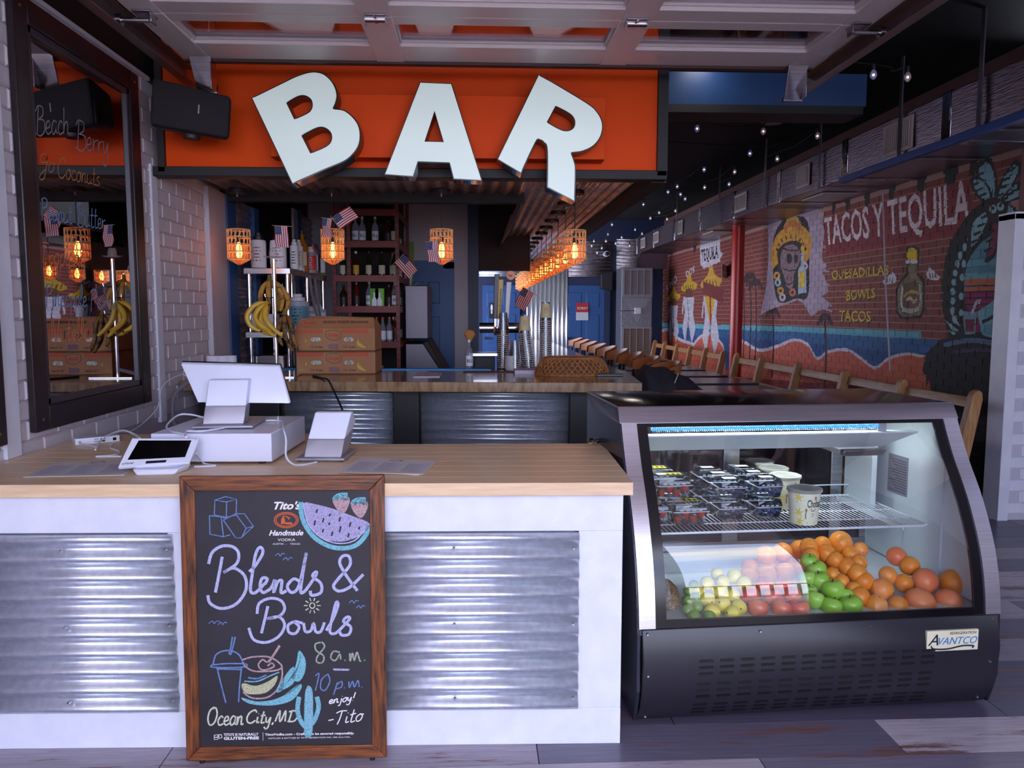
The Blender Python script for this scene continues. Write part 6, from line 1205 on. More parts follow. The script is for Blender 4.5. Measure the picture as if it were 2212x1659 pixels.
tn = thing('tongs_pair', 'long steel ladle and strap hanging from the front of the overshelf', 'utensil', (-1.40, 6.5, 1.8)); MB().tube([(-1.395, 6.55, 1.86), (-1.39, 6.6, 1.7), (-1.37, 6.65, 1.55), (-1.34, 6.7, 1.42)], .012, 6).build('strap', mat('strap_grey', (120, 108, 112), .6), tn); MB().tube([(-1.39, 6.72, 1.84), (-1.375, 6.75, 1.65), (-1.35, 6.8, 1.42)], .012, 6).build('strap', mat('strap_grey', (120, 108, 112), .6), tn)
# ================================================================== ON THE BAR
def bp2(px, py, z=BZ): return U(px, py, Z=z)
CARD = mat('cardboard', (176, 126, 88), .8, c2=(164, 114, 78), scale=6); RED_ = mat('print_red', (198, 74, 50), .7); YEL_ = mat('print_yellow', (206, 172, 60), .7); DKP = mat('print_dark', (70, 54, 60), .7)
def crate(z, lab, openlid):
    x0, x1, y0, y1, h = -1.245, -.705, 5.36, 5.72, .158; t = thing('fruit_box', lab, 'cardboard box', ((x0 + x1) / 2, (y0 + y1) / 2, z)); ex, ez = Vector((1, 0, 0)), Vector((0, 0, 1))
    MB().box(x0, x1, y0, y1, z, z + .006).build('bottom', CARD, t)
    for nm, a in (('front_side', (x0, x1, y0, y0 + .005)), ('back_side', (x0, x1, y1 - .005, y1)), ('end_side', (x0, x0 + .005, y0 + .005, y1 - .005)), ('end_side', (x1 - .005, x1, y0 + .005, y1 - .005))): box(nm, CARD, (*a, z + .001, z + h), t, bevel=.001)
    F = y0 - .0006
    for xa in (x0 + .004, x0 + .312): b_ = box('print_band', RED_, (xa, xa + .18, F - .0006, F, z + h - .032, z + h - .008), t); text('SINGLE FINGER BANANAS', 'lettering', CARD, b_, (xa + .006, F - .0012, z + h - .026), ex, ez, .017, .0002, fit=.168)
    cx = x0 + .255; lz = z + h - .048; MB().ribbon(smoothpts([(cx - .05, F - .001, lz + .03), (cx + .02, F - .001, lz + .036), (cx + .05, F - .001, lz + .02), (cx + .045, F - .001, lz - .02), (cx, F - .001, lz - .034), (cx - .045, F - .001, lz - .012), (cx - .05, F - .001, lz + .03)], 5), .003, (0, -1, 0)).build('logo_outline', DKP, t)
    text('Dole', 'lettering', RED_, t, (cx - .033, F - .001, lz - .009), ex, ez, .034, .0003, .0012, fit=.068)
    for sx_, hx in ((-1, x0 + .135), (1, x0 + .36)):
        MB().prism([(.034 * math.copysign(1, math.cos(a)) * .45 + .02 * math.cos(a), .014 * math.sin(a)) for a in [k * PI / 8 for k in range(16)]], (hx, F, z + h * .52), ex, ez, (0, -.0008, 0)).build('hand_hole', mat('hole_liner', (120, 120, 96), .3, c2=(200, 200, 190), scale=70), t)
        text('10 lb', 'lettering', DKP, t, (hx - .042, F - .001, z + .022), ex, ez, .024, .0002, fit=.052)
        m_ = MB(); [m_.box(hx + .018, hx + .048 - .006 * (k % 2), F - .001, F - .0004, z + .023 + k * .007, z + .027 + k * .007) for k in range(2)]; m_.build('small_print', DKP, t, kind='stuff')
        bx = hx + sx_ * .085 + (-.005 if sx_ < 0 else .0); P_ = [(bx + sx_ * (-.02), F - .001, z + .085), (bx + sx_ * -.022, F - .001, z + .06), (bx - sx_ * 0 + sx_ * .0, F - .001, z + .04), (bx + sx_ * .03, F - .001, z + .026)]
        P_ = smoothpts(P_, 6); m_ = MB(); n = len(P_)
        for i in range(n - 1):
            w0, w1 = .008 * math.sin(PI * (i + .3) / n) + .001, .008 * math.sin(PI * (i + 1.3) / n) + .001; m_.add([P_[i] - Vector((w0, 0, w0)), P_[i] + Vector((w0, 0, w0)), P_[i + 1] + Vector((w1, 0, w1)), P_[i + 1] - Vector((w1, 0, w1))], [(0, 1, 2, 3)])
        m_.build('banana_print', YEL_, t); MB().ribbon([p + Vector((.006, -.0004, .006)) for p in P_], .0016, (0, -1, 0)).build('banana_outline', DKP, t)
    m_ = MB(); [m_.box(cx - .034 + k * .0055, cx - .034 + k * .0055 + (.003 if k % 3 else .0015), F - .001, F, z + .015, z + .050) for k in range(13)]; m_.build('barcode', mat('print_violet', (100, 90, 130), .7), t, kind='stuff')
    if openlid:
        lf_ = MB().hexa([(x0, y0 - .004, z + h), (x1, y0 - .004, z + h), (x1, y0, z + h), (x0, y0, z + h)], [(x0 + .015, y0 + .075, z + h + .068), (x1 - .015, y0 + .075, z + h + .068), (x1 - .015, y0 + .079, z + h + .066), (x0 + .015, y0 + .079, z + h + .066)]).build('lid_flap', CARD, t)
        up_ = Vector((0, .079, .068)).normalized(); o_ = Vector((x0, y0 - .0052, z + h)); nrm_ = ex.cross(up_)
        text('SINGLE FINGER BANANAS', 'lettering', DKP, lf_, o_ + ex * .18 + up_ * .055 + nrm_ * .0008, ex, up_, .034, .0003, .0006, fit=.31); text('Dole', 'lettering', RED_, lf_, o_ + ex * .045 + up_ * .045 + nrm_ * .0008, ex, up_, .045, .0003, .001, fit=.075)
        MB().ribbon(smoothpts([o_ + ex * (.08 + .055 * math.cos(a)) + up_ * (.055 + .036 * math.sin(a)) + nrm_ * .0008 for a in [k * PI / 6 for k in range(13)]], 3), .002, nrm_).build('logo_outline', DKP, lf_); MB().box(x0 + .17, x0 + .33, y0 + .02, y0 + .0205, z + h + .018, z + h + .0185).build('print_rule', RED_, lf_)
        MB().hexa([(x0 + .02, y1, z + h), (x1 - .02, y1, z + h), (x1 - .02, y1 + .004, z + h), (x0 + .02, y1 + .004, z + h)], [(x0 + .04, y1 - .05, z + h + .085), (x1 - .05, y1 - .04, z + h + .075), (x1 - .05, y1 - .036, z + h + .075), (x0 + .04, y1 - .046, z + h + .085)]).build('back_flap', CARD, t)
        MB().hexa([(x1, y0 + .01, z + h), (x1 + .004, y0 + .01, z + h), (x1 + .004, y1 - .01, z + h), (x1, y1 - .01, z + h)], [(x1 - .03, y0 + .05, z + h + .06), (x1 - .026, y0 + .05, z + h + .06), (x1 - .026, y1 - .05, z + h + .06), (x1 - .03, y1 - .05, z + h + .06)]).build('end_flap', CARD, t)
    else: box('top_flap', CARD, (x0, x1, y0, y1, z + h - .004, z + h), t)
crate(BZ + .001, 'lower cardboard banana box, closed, standing on the stone bar', False); crate(BZ + .161, 'upper cardboard banana box with its flaps folded open', True)
# banana stand and bunches
bs = thing('banana_stand', 'chrome hanging stand on a square plate, holding banana bunches', 'stand', (-1.30, 5.20, BZ))
bx_, by2 = -1.345, 5.22
MB().cyl((bx_, by2, BZ + .008), (bx_, by2, BZ + .78), .0125, n=16).build('pole', CHROME, bs, smooth=True); MB().box(bx_ - .14, bx_ + .14, by2 - .11, by2 + .11, BZ, BZ + .008).build('base_plate', CHROME, bs, bevel=.002)
hat = MB(); hat.lathe([(.001, .09), (.02, .09), (.028, .07), (.03, .04), (.05, .03), (.07, .04)], (bx_, by2, BZ + .76), 24, sy=.5); hat.build('topper', mat('topper_clear', (200, 176, 176), .15, alpha=.2), bs, smooth=True, solid=.002)
for s_, z in ((-1, .53), (1, .42), (1, .60)): MB().tube([(bx_, by2, BZ + z), (bx_ + s_ * .03, by2 - .01, BZ + z - .006), (bx_ + s_ * .055, by2 - .02, BZ + z), (bx_ + s_ * .06, by2 - .02, BZ + z + .02)], .004).build('hook', CHROME, bs)
BAN = mat('banana_peel', (224, 182, 66), .45, c2=(206, 158, 50), scale=12); BAR_ = mat('banana_ripe', (190, 138, 54), .5, c2=(96, 62, 32), scale=26, lo=.5, hi=.68); BAO = mat('banana_overripe', (150, 104, 44), .55, c2=(52, 34, 24), scale=22, lo=.42, hi=.58); BST = mat('banana_stem', (112, 92, 40), .6); BTP = mat('banana_tip', (50, 36, 26), .7)
def bunch(lab, m, top, items, sc=1):
    t = thing('banana_bunch', lab, 'bananas', tuple(top), 0, 'banana bunches on the stand'); top = Vector(top)
    for pts, r in items:
        P_ = smoothpts([top + Vector(p) * sc for p in pts], 5); n = len(P_); rad = [r * sc * (.35 + .65 * math.sin(PI * min(1, max(0, (i / (n - 1) * .92 + .06)))) ** .5) * (.45 if i < 3 else 1) for i in range(n)]
        b_ = MB().tube(P_, rad, 6).build('banana', m, t, smooth=True); s2 = b_.modifiers.new('sub', 'SUBSURF'); s2.levels = 1; s2.render_levels = 1; MB().tube([P_[-1], P_[-1] + (P_[-1] - P_[-2]).normalized() * .008], [rad[-1] * .8, rad[-1] * .4], 6).build('tip', BTP, b_)
    MB().tube([top + Vector((0, 0, .025)), top, top + Vector((0, -.005, -.02))], [.010, .014, .016], 8).build('crown', BST, t, smooth=True)
bunch('fresh yellow banana bunch curving left of the chrome pole', BAN, (bx_ - .03, by2 - .035, BZ + .50), [([(0, 0, 0), (-.08, -.02, -.02), (-.135, -.03, -.09), (-.115, -.03, -.16), (-.05, -.03, -.195)], .021), ([(0, -.02, 0), (-.055, -.05, -.05), (-.075, -.06, -.11), (-.03, -.06, -.165), (.03, -.055, -.19)], .021), ([(0, -.02, 0), (-.01, -.06, -.06), (.0, -.075, -.12), (.045, -.075, -.18), (.10, -.07, -.225)], .021), ([(0, 0, 0), (-.06, .01, -.06), (-.09, .02, -.13), (-.04, .01, -.20), (.02, 0, -.22)], .020), ([(0, -.01, .0), (-.03, -.04, -.07), (-.04, -.05, -.14), (.01, -.05, -.2), (.05, -.04, -.23)], .019)])
bunch('spotted banana bunch hanging straight down behind the pole', BAR_, (bx_ - .045, by2 + .05, BZ + .655), [([(0, 0, 0), (-.05, .0, -.07), (-.065, .01, -.14), (-.05, .01, -.22)], .020), ([(0, 0, 0), (.0, -.03, -.07), (.0, -.04, -.15), (-.01, -.035, -.24)], .021), ([(0, 0, 0), (.05, -.01, -.05), (.085, -.01, -.13), (.07, -.01, -.22)], .021), ([(0, 0, 0), (.075, .01, -.06), (.115, .02, -.14), (.10, .02, -.22)], .021), ([(0, 0, 0), (.03, .03, -.07), (.05, .04, -.14), (.04, .04, -.22)], .02)])
bunch('overripe dark banana bunch hanging right of the pole', BAO, (bx_ + .07, by2 - .02, BZ + .43), [([(0, 0, 0), (-.03, -.01, -.07), (-.045, -.01, -.15), (-.02, -.01, -.22)], .018), ([(0, 0, 0), (.0, -.03, -.08), (.01, -.035, -.17), (.05, -.03, -.26)], .019), ([(0, 0, 0), (.04, -.01, -.07), (.05, -.01, -.16), (.08, -.01, -.25)], .018), ([(0, 0, 0), (.02, .03, -.08), (.03, .03, -.17), (.06, .03, -.24)], .018)])
# paper rolls
pr0 = thing('paper_roll', '', 'paper roll'); MB().lathe([(.014, 0), (.038, 0), (.040, .004), (.040, .054), (.038, .058), (.014, .058), (.014, 0)], n=24).build('paper', mat('paper_white', (220, 216, 228), .8), pr0, smooth=True); MB().lathe([(.012, .0), (.0138, .0), (.0138, .059), (.012, .059), (.012, 0)], n=16).build('core', CARD, pr0)
for i, (px, lab) in enumerate(((453, 'white paper roll at the left on the bar behind the monitor'), (474, 'middle white paper roll on the bar behind the monitor'), (491, 'white paper roll at the right on the bar behind the monitor'))):
    q = U(px + 6, 785, Y=5.35); o = pr0 if i == 0 else dup(pr0); o.location = (q.x, 5.35 + .01 * i, BZ); o.scale = (1, 1, 2.3); tag(o, lab, 'paper roll', 'paper rolls on the bar')
# papers, basket, bowls, pad
def papers(lab, px0, px1, py0, py1, rz=0, n=1, hgt=.006):
    a, b = bp2(px0, py1), bp2(px1, py0); t = tag(MB().box(a.x, b.x, min(a.y, b.y), max(a.y, b.y), BZ, BZ + hgt).build('paper_pad', mat('paper_lilac', (196, 190, 210), .6), bevel=.001), lab, 'papers'); return t
papers('stack of white order slips on the bar left of centre', 893, 955, 806, 815); papers('small pile of slips beside the tan basket', 1112, 1162, 799, 808, hgt=.025)
tag(MB().box(-.10, .30, 5.42, 5.62, BZ, BZ + .002).build('brown_sheet', mat('kraft_brown', (120, 92, 84), .7)), 'brown paper sheet lying flat on the bar', 'papers')
tag(MB().box(.80, .98, 5.10, 5.16, BZ, BZ + .018).build('bill_folder', BLACKW, bevel=.003), 'slim black bill folder in front of the basket', 'folder')
WK = mat('wicker', (176, 116, 66), .65, c2=(140, 86, 46), scale=30); bk = thing('wicker_basket', 'upturned oval woven basket on the right end of the bar', 'basket', (.66, 5.25, BZ)); c0 = Vector((.655, 5.27, BZ))
bprof = [(.245, .0), (.250, .02), (.235, .055), (.215, .095), (.19, .118)]
def bkp(a, s_):
    f = s_ * (len(bprof) - 1); i = min(int(f), len(bprof) - 2); f -= i; r = bprof[i][0] * (1 - f) + bprof[i + 1][0] * f; z = bprof[i][1] * (1 - f) + bprof[i + 1][1] * f; return c0 + Vector((r * math.cos(a), r * .72 * math.sin(a), z))
MB().lathe([(a * .97, b) for a, b in bprof] + [(.001, .122)], tuple(c0), 40, sy=.72).build('inner_skin', mat('wicker_dark', (110, 66, 38), .8), bk, smooth=True)
for d_ in (1, -1):
    m_ = MB()
    for k in range(38):
        a0 = 2 * PI * k / 38; m_.tube([bkp(a0 + d_ * .5 * s_, s_) + (Vector((math.cos(a0 + d_ * .5 * s_), math.sin(a0 + d_ * .5 * s_), 0)) * (.003 + .003 * math.sin(s_ * 20 + k * PI))) for s_ in [j / 10 for j in range(11)]], .0055, 5)
    m_.build('woven_strands', WK, bk, smooth=True, kind='stuff')
for z, r in ((.006, .250), (.118, .192)): MB().loop([c0 + Vector((r * math.cos(k * PI / 20), r * .72 * math.sin(k * PI / 20), z)) for k in range(40)], .009).build('rim', WK, bk, smooth=True)
MB().lathe([(.001, .124), (.10, .124), (.19, .120)], tuple(c0), 40, sy=.72).build('base_weave', WK, bk, smooth=True)
bo = thing('ramekin', '', 'bowl'); MB().lathe([(.001, 0), (.052, 0), (.060, .012), (.062, .03), (.058, .03), (.055, .006), (.001, .006)], n=28).build('bowl_body', mat('ramekin_white', (200, 192, 200), .5), bo, smooth=True)
q = bp2(1100, 797)
for k in range(5): o = bo if k == 0 else dup(bo); o.location = (.262, 5.62, BZ + .008 + k * .019); tag(o, 'white shallow bowl, %s in the stack beside the cups' % (['lowest', 'second', 'third', 'fourth', 'topmost'][k]), 'bowl', 'stacked white bowls on the bar')
# cup stacks
CUPM = glass('cup_plastic', (226, 226, 226), 1.45, 2.4, .1); SLV = mat('sleeve_cream', (206, 190, 150), .7)
def cup(slv=False, H=.145, R=.046):
    t = thing('plastic_cup', '', 'cup'); MB().lathe([(.001, H), (R * .68, H), (R * .98, .004)], n=20).build('cup_wall', CUPM, t, smooth=True); MB().loop([(R * math.cos(k * PI / 10), R * math.sin(k * PI / 10), .003) for k in range(20)], .0022, 5).build('lip', mat('lip_clear', (216, 206, 190), .15), t, smooth=True)
    if slv:
        s_ = MB().lathe([(R * .96, .03), (R * .72, H - .012)], n=20).build('sleeve', SLV, t, smooth=True); m_ = MB(); a0 = [k * PI / 8 for k in range(17)]
        m_.ribbon([(R * .87 * math.sin(.30 * math.cos(a)), -R * .875 * math.cos(.30 * math.cos(a)), .085 + .022 * math.sin(a)) for a in a0], .002, (0, -1, 0)); m_.ribbon([(-.006, -R * .9, .083), (0, -R * .9, .092), (.006, -R * .9, .083)], .002, (0, -1, 0)); m_.build('sleeve_print', INK, s_)
    return t
c1 = cup(); c2_ = cup(True); first = {0: True, 1: True}
for si, (px, yb, n, tilt, lab) in enumerate(((1178, 5.72, 24, .0, 'tall stack right of the middle'), (1143, 5.66, 18, -.01, 'middle stack'), (1112, 5.60, 6, .0, 'low stack in front'), (1087, 5.9, 19, .0, 'stack under the beer taps'))):
    q = U(px, 790, Y=yb); dz = .0155
    for k in range(n):
        lst_ = k == n - 1; pr_ = c2_ if (lst_ and si in (0, 1)) or (si == 3 and k == 14) else c1; key = 1 if pr_ is c2_ else 0; o = pr_ if first[key] else dup(pr_); first[key] = False
        o.location = (q.x + tilt * k * .2, yb, BZ + .004 + k * dz); tag(o, (('sleeved' if key else 'clear') + ' plastic cup, %s from the bottom, %s' % (ORDI[k], lab)), 'cup', 'cups in the %s' % lab)
# beer tower
tw = thing('beer_tower', 'chrome beer tap tower with three upright tap handles', 'beer tap', (.24, 6.0, BZ)); MB().cyl((.19, 5.98, .95), (.19, 5.98, 1.42), .035, n=20).cyl((.02, 5.98, 1.43), (.34, 5.98, 1.43), .04, n=20).build('column', CHROME, tw, smooth=True)
for i, (x, hz, m2, tx) in enumerate(((.17, .30, mat('tap_yellow', (190, 160, 60), .4), 'LANDSHARK'), (.23, .28, mat('tap_white', (206, 206, 210), .4), None), (.14, .34, mat('tap_dark', (60, 54, 62), .4), None))):
    f_ = MB().tube([(x, 5.95, 1.43), (x, 5.88, 1.43), (x, 5.86, 1.38)], .012).cyl((x, 5.92, 1.44), (x, 5.92, 1.50), .014, n=12).build('faucet', CHROME, tw, smooth=True)
    MB().hexa([(x - .014, 5.91, 1.50), (x + .014, 5.91, 1.50), (x + .014, 5.93, 1.50), (x - .014, 5.93, 1.50)], [(x - .004, 5.90, 1.50 + hz), (x + .036, 5.90, 1.50 + hz), (x + .036, 5.925, 1.50 + hz), (x - .004, 5.925, 1.50 + hz)]).build('tap_handle', m2, f_, bevel=.004)
    if tx: text(tx, 'lettering', INK, f_, (x + .014, 5.895, 1.53), (0.04, 0, 1), (-1, 0, .04), .022, .0004, fit=.2)
dk_ = MB().cyl((.26, 5.905, 1.83), (.26, 5.925, 1.83), .034, n=24).build('tap_disc', mat('disc_orange', (222, 120, 60), .4), tw); text('bar', 'lettering', INK, dk_, (.238, 5.900, 1.822), (1, 0, 0), (0, 0, 1), .028, .0004)
# small steel caddy and bottle at the bar's back edge, cloth
cd = thing('steel_caddy', 'small steel-topped bar caddy behind the bowls', 'caddy', (.06, 6.1, 1.1)); box('tray', STEEL, (-.06, .16, 5.95, 6.2, 1.21, 1.235), cd, bevel=.003); box('caddy_body', MATTEB, (-.02, .14, 6.0, 6.2, 1.0, 1.21), cd, bevel=.004)
put('clear_white', -.06, 5.85, BZ - .01, 'with a rag in its neck at the bar edge', 'bottles on the bar', .75)
tag(MB().lathe([(.001, .06), (.03, .05), (.045, .02), (.03, .0), (.012, -.03)], (-.055, 5.85, BZ + .24), 12, sy=.5).build('bar_rag', mat('rag_tan', (176, 120, 60), .9), smooth=True), 'tan cloth stuffed on the bottle at the bar edge', 'cloth')
# ================================================================== ON THE FRONT COUNTER
PW = mat('device_white', (226, 228, 246), .3, coat=.2); PG = mat('device_silver', (176, 172, 184), .35, .5); SCR = mat('screen_black', (6, 5, 7), .12)
cdw = thing('cash_drawer', 'white glossy cash drawer under the tilted monitor', 'cash drawer', (-1.0, 3.2, CT)); T = Matrix.Translation((-.79, 2.955, CT)) @ Matrix.Rotation(math.radians(-2), 4, 'Z')
MB(T).box(-.46, 0, 0, .50, .012, .122).build('case', PW, cdw, bevel=.003)
for x in (-.42, -.05):
    for y in (.04, .45): MB(T).cyl((x, y, 0), (x, y, .012), .013, n=12).build('foot', MATTEB, cdw)
mo = thing('pos_monitor', 'white till monitor seen from behind, tilted on a wedge stand', 'monitor', (-1.0, 3.15, CT + .122)); mz = CT + .122
T = Matrix.Translation((-1.0, 3.16, mz)) @ Matrix.Rotation(math.radians(4), 4, 'Z')
MB(T).box(-.135, .10, -.09, .16, .004, .014).build('base_plate', PG, mo, bevel=.003); MB(T).box(-.12, -.03, -.06, -.04, 0, .004).box(.0, .07, -.06, -.04, 0, .004).build('foot', MATTEB, mo, kind='stuff')
MB(T).hexa([(-.105, -.045, .014), (.055, -.045, .014), (.055, .045, .014), (-.105, .045, .014)], [(-.098, -.025, .085), (.062, -.025, .085), (.062, .05, .085), (-.098, .05, .085)]).build('stand_lower', PG, mo, bevel=.003)
MB(T).hexa([(-.098, -.026, .085), (.062, -.026, .085), (.062, .05, .085), (-.098, .05, .085)], [(-.088, .002, .19), (.070, .002, .19), (.070, .06, .19), (-.088, .06, .19)]).build('stand_upper', PW, mo, bevel=.005)
yp = 3.185; Q = [U(390, 786, Y=yp + .05), U(604, 792, Y=yp + .05), U(627, 872, Y=yp), U(427, 870, Y=yp)]
bk_ = Vector((0, .018, .008)); MB().hexa([Q[3], Q[2], Q[2] + bk_, Q[3] + bk_], [Q[0], Q[1], Q[1] + bk_, Q[0] + bk_]).build('screen_back', PW, mo, bevel=.004); b2_ = bk_ * 1.05
MB().hexa([Q[3] + b2_, Q[2] + b2_, Q[2] + bk_ * 1.4, Q[3] + bk_ * 1.4], [Q[0] + b2_, Q[1] + b2_, Q[1] + bk_ * 1.4, Q[0] + bk_ * 1.4]).build('display', SCR, mo)
# customer tablet
tbn = thing('customer_tablet', 'white customer tablet with blank black screen on a small stand', 'tablet', (-1.17, 2.86, CT)); zb_ = [U(254, 1010, Y=2.80), U(408, 1000, Y=2.83), U(430, 947, Y=2.90), U(285, 946, Y=2.89)]
nn_ = (zb_[1] - zb_[0]).cross(zb_[3] - zb_[0]).normalized(); nn_ = nn_ if nn_.y < 0 else -nn_; zb_[2] = U(430, 947, P=zb_[0], N=nn_); th_ = nn_ * -.014
MB().hexa([p + th_ for p in zb_], zb_).build('housing', PW, tbn, bevel=.003)
def tq(a, b): return (zb_[0] * (1 - a) + zb_[1] * a) * (1 - b) + (zb_[3] * (1 - a) + zb_[2] * a) * b + nn_ * .0008
MB().add([tq(.09, .24), tq(.91, .24), tq(.90, .91), tq(.12, .91)], [(0, 1, 2, 3)]).build('screen', SCR, tbn); MB().add([tq(.37, .075), tq(.66, .075), tq(.66, .165), tq(.37, .165)], [(0, 1, 2, 3)]).build('card_slot', mat('slot_dark', (24, 20, 26), .3), tbn)
MB().add([tq(.955, .93), tq(.965, .93), tq(.965, .955), tq(.955, .955)], [(0, 1, 2, 3)]).build('lens', SCR, tbn)
ex_ = (zb_[1] - zb_[0]).normalized(); ey_ = nn_.cross(ex_); text('clover', 'lettering', INK, tbn, tq(.075, .09), ex_, ey_ if ey_.z > 0 else -ey_, .013, .0003); MB().add([tq(.045, .085), tq(.062, .085), tq(.062, .125), tq(.045, .125)], [(0, 1, 2, 3)]).build('logo_mark', INK, tbn)
MB().hexa([(-1.225, 2.775, CT), (-1.095, 2.785, CT), (-1.075, 2.87, CT), (-1.235, 2.87, CT)], [(-1.245, 2.785, CT + .022), (-1.08, 2.795, CT + .022), (-1.065, 2.885, CT + .026), (-1.245, 2.885, CT + .026)]).build('stand_base', PW, tbn, bevel=.008, seg=3)
MB().hexa([(-1.22, 2.855, CT + .02), (-1.09, 2.855, CT + .02), (-1.09, 2.885, CT + .02), (-1.22, 2.885, CT + .02)], [(-1.21, 2.885, CT + .038), (-1.09, 2.885, CT + .038), (-1.09, 2.905, CT + .038), (-1.21, 2.905, CT + .038)]).build('stand_neck', PG, tbn, bevel=.004)
# receipt printer
rpn = thing('receipt_printer', 'white and silver wedge-shaped receipt printer on the counter', 'printer', (-.6, 3.09, CT)); T = Matrix.Translation((-.62, 3.00, CT)) @ Matrix.Rotation(math.radians(-3), 4, 'Z')
MB(T).box(-.095, .10, .0, .235, .005, .015).build('base_plate', PG, rpn, bevel=.003)
for x in (-.08, .085): MB(T).cyl((x, .02, 0), (x, .02, .006), .008, n=10).build('foot', MATTEB, rpn)
MB(T).hexa([(-.065, .02, .015), (.082, .02, .015), (.082, .15, .015), (-.065, .15, .015)], [(-.057, .05, .082), (.090, .05, .082), (.098, .19, .105), (-.05, .19, .105)]).build('body_lower', PG, rpn, bevel=.003)
MB(T).add([(x + dx, y, z) for dx, x in ((0, 0), (.147, 0)) for x, y, z in ((-.057, .05, .082), (-.037, .095, .185), (-.035, .125, .187), (-.045, .215, .135), (-.05, .19, .105))], [(0, 1, 2, 3, 4), (9, 8, 7, 6, 5)] + [(k, 5 + k, 5 + (k + 1) % 5, (k + 1) % 5) for k in range(5)]).build('body_upper', PW, rpn, bevel=.006, seg=3)
# hub
hb = thing('usb_hub', 'slim white port hub lying at the wall end of the counter', 'hub', (-1.68, 3.4, CT)); a_, b_ = U(163, 962, Z=CT), U(259, 953, Z=CT); e1 = (b_ - a_); e1.z = 0; T = Matrix.Translation(a_) @ Matrix.Rotation(math.atan2(e1.y, e1.x), 4, 'Z'); HL = e1.length
MB(T).box(0, HL, 0, .07, 0, .028).build('case', PW, hb, bevel=.002)
for k, (x, z) in enumerate(((.42, .016), (.42, .006), (.56, .016), (.56, .006))): MB(T).box(HL * x, HL * x + .018, -.001, .002, z, z + .006).build('port', PG if k < 2 else SCR, hb)
MB(T).box(HL * .84, HL * .92, -.001, .002, .007, .02).build('network_port', SCR, hb); MB(T).cyl((HL * .1, -.001, .013), (HL * .1, .002, .013), .006, n=12).build('power_port', PG, hb)
# menus
PAP = mat('menu_paper', (214, 204, 200), .6); PAP2 = mat('menu_lilac', (206, 200, 212), .6)
def menu(name, lab, pts, dz=0, rules=True):
    P_ = [U(px, py, Z=CT + .002 + dz) for px, py in pts]; t = MB().hexa([p - Vector((0, 0, .0018)) for p in P_], P_).build(name, PAP, bevel=0); tag(t, lab, 'menu', 'printed menus on the counter')
    def mq(a, b): return (P_[0] * (1 - a) + P_[1] * a) * (1 - b) + (P_[3] * (1 - a) + P_[2] * a) * b + Vector((0, 0, .0006))
    for c_ in range(3):
        x0 = .04 + c_ * .32; MB().add([mq(x0, .08), mq(x0 + .28, .08), mq(x0 + .28, .72), mq(x0, .72)], [(0, 1, 2, 3)]).build('menu_column', PAP2, t); m_ = MB()
        for k in range(13):
            b0 = .12 + k * .044; l_ = .2 + .05 * ((k * 7 + c_) % 3 - 1); m_.add([mq(x0 + .02, b0) + Vector((0, 0, .0004)), mq(x0 + .02 + l_, b0) + Vector((0, 0, .0004)), mq(x0 + .02 + l_, b0 + .014) + Vector((0, 0, .0004)), mq(x0 + .02, b0 + .014) + Vector((0, 0, .0004))], [(0, 1, 2, 3)])
        m_.build('menu_print', mat('menu_ink', (160, 148, 162), .7), t, kind='stuff')
    m_ = MB(); m_.ribbon([mq(.5 + .07 * math.cos(k * PI / 8), .85 + .06 * math.sin(k * PI / 8)) for k in range(17)], .003, (0, 0, 1)).ribbon([mq(.40, .80), mq(.5, .92), mq(.6, .80)], .002, (0, 0, 1)); m_.build('menu_emblem', INK, t)
menu('printed_menu', 'printed menu sheet at the left, partly under the tablet', [(50, 1030), (268, 1026), (318, 990), (120, 998)]); menu('printed_menu', 'printed menu lying right of the receipt printer', [(731, 1020), (914, 1024), (945, 995), (782, 987)], .003); menu('printed_menu', 'lower menu sheet peeking out under the right-hand menu', [(735, 1014), (905, 1026), (935, 1001), (775, 992)], 0)
# latch
lt = thing('hasp_latch', 'chrome latch plate at the back right corner of the wooden top', 'latch', (.52, 3.40, CT)); q = U(1284, 958, Z=CT); MB().loop([(q.x + .022 * math.cos(k * PI / 8), q.y + .05 * math.sin(k * PI / 8), CT + .012) for k in range(16)], .005).build('ring', CHROME, lt, smooth=True); MB().box(q.x - .03, q.x + .03, q.y - .02, q.y + .02, CT, CT + .008).build('plate', mat('brass', (150, 130, 80), .3, .9), lt, bevel=.002)
# cables
CBL = mat('cable_white', (220, 220, 236), .4)
def cable(lab, pts, r=.004, m=None): tag(MB().tube(smoothpts(pts, 8), r, 8).build('cable', m or CBL, smooth=True), lab, 'cable')
def cz_(px, py, z): return U(px, py, Z=z)
cable('white cable arching from the hub over to the cash drawer', [cz_(172, 958, CT + .012), cz_(207, 966, CT + .01), cz_(206, 970, CT + .006), cz_(225, 945, CT + .03), U(262, 930, Y=3.25), U(290, 938, Y=3.15), U(302, 947, Y=3.05)])
cable('white cable looping on the wood below the hub', [cz_(245, 958, CT + .01), cz_(240, 968, CT + .004), cz_(258, 975, CT + .004), cz_(248, 983, CT + .004), cz_(208, 986, CT + .004), cz_(262, 986, CT + .004)])
cable('white cable draping over the right edge of the cash drawer down to the printer', [cz_(575, 908, mz + .006), cz_(608, 910, mz + .006), cz_(612, 925, mz + .004), U(618, 950, Y=3.0), U(618, 985, Y=2.97), cz_(632, 1002, CT + .004), cz_(655, 1004, CT + .004), cz_(684, 998, CT + .004)])
cable('white cable lying across the drawer below the monitor plate', [cz_(402, 944, mz - .002 + .006), cz_(402, 932, mz + .006), cz_(440, 931, mz + .006), cz_(495, 922, mz + .006)])
cable('white cable looping left of the monitor stand', [cz_(450, 905, mz + .01), cz_(415, 896, mz + .03), cz_(385, 897, mz + .03), cz_(360, 920, mz + .006), cz_(372, 932, mz + .006), cz_(400, 938, mz + .006)])
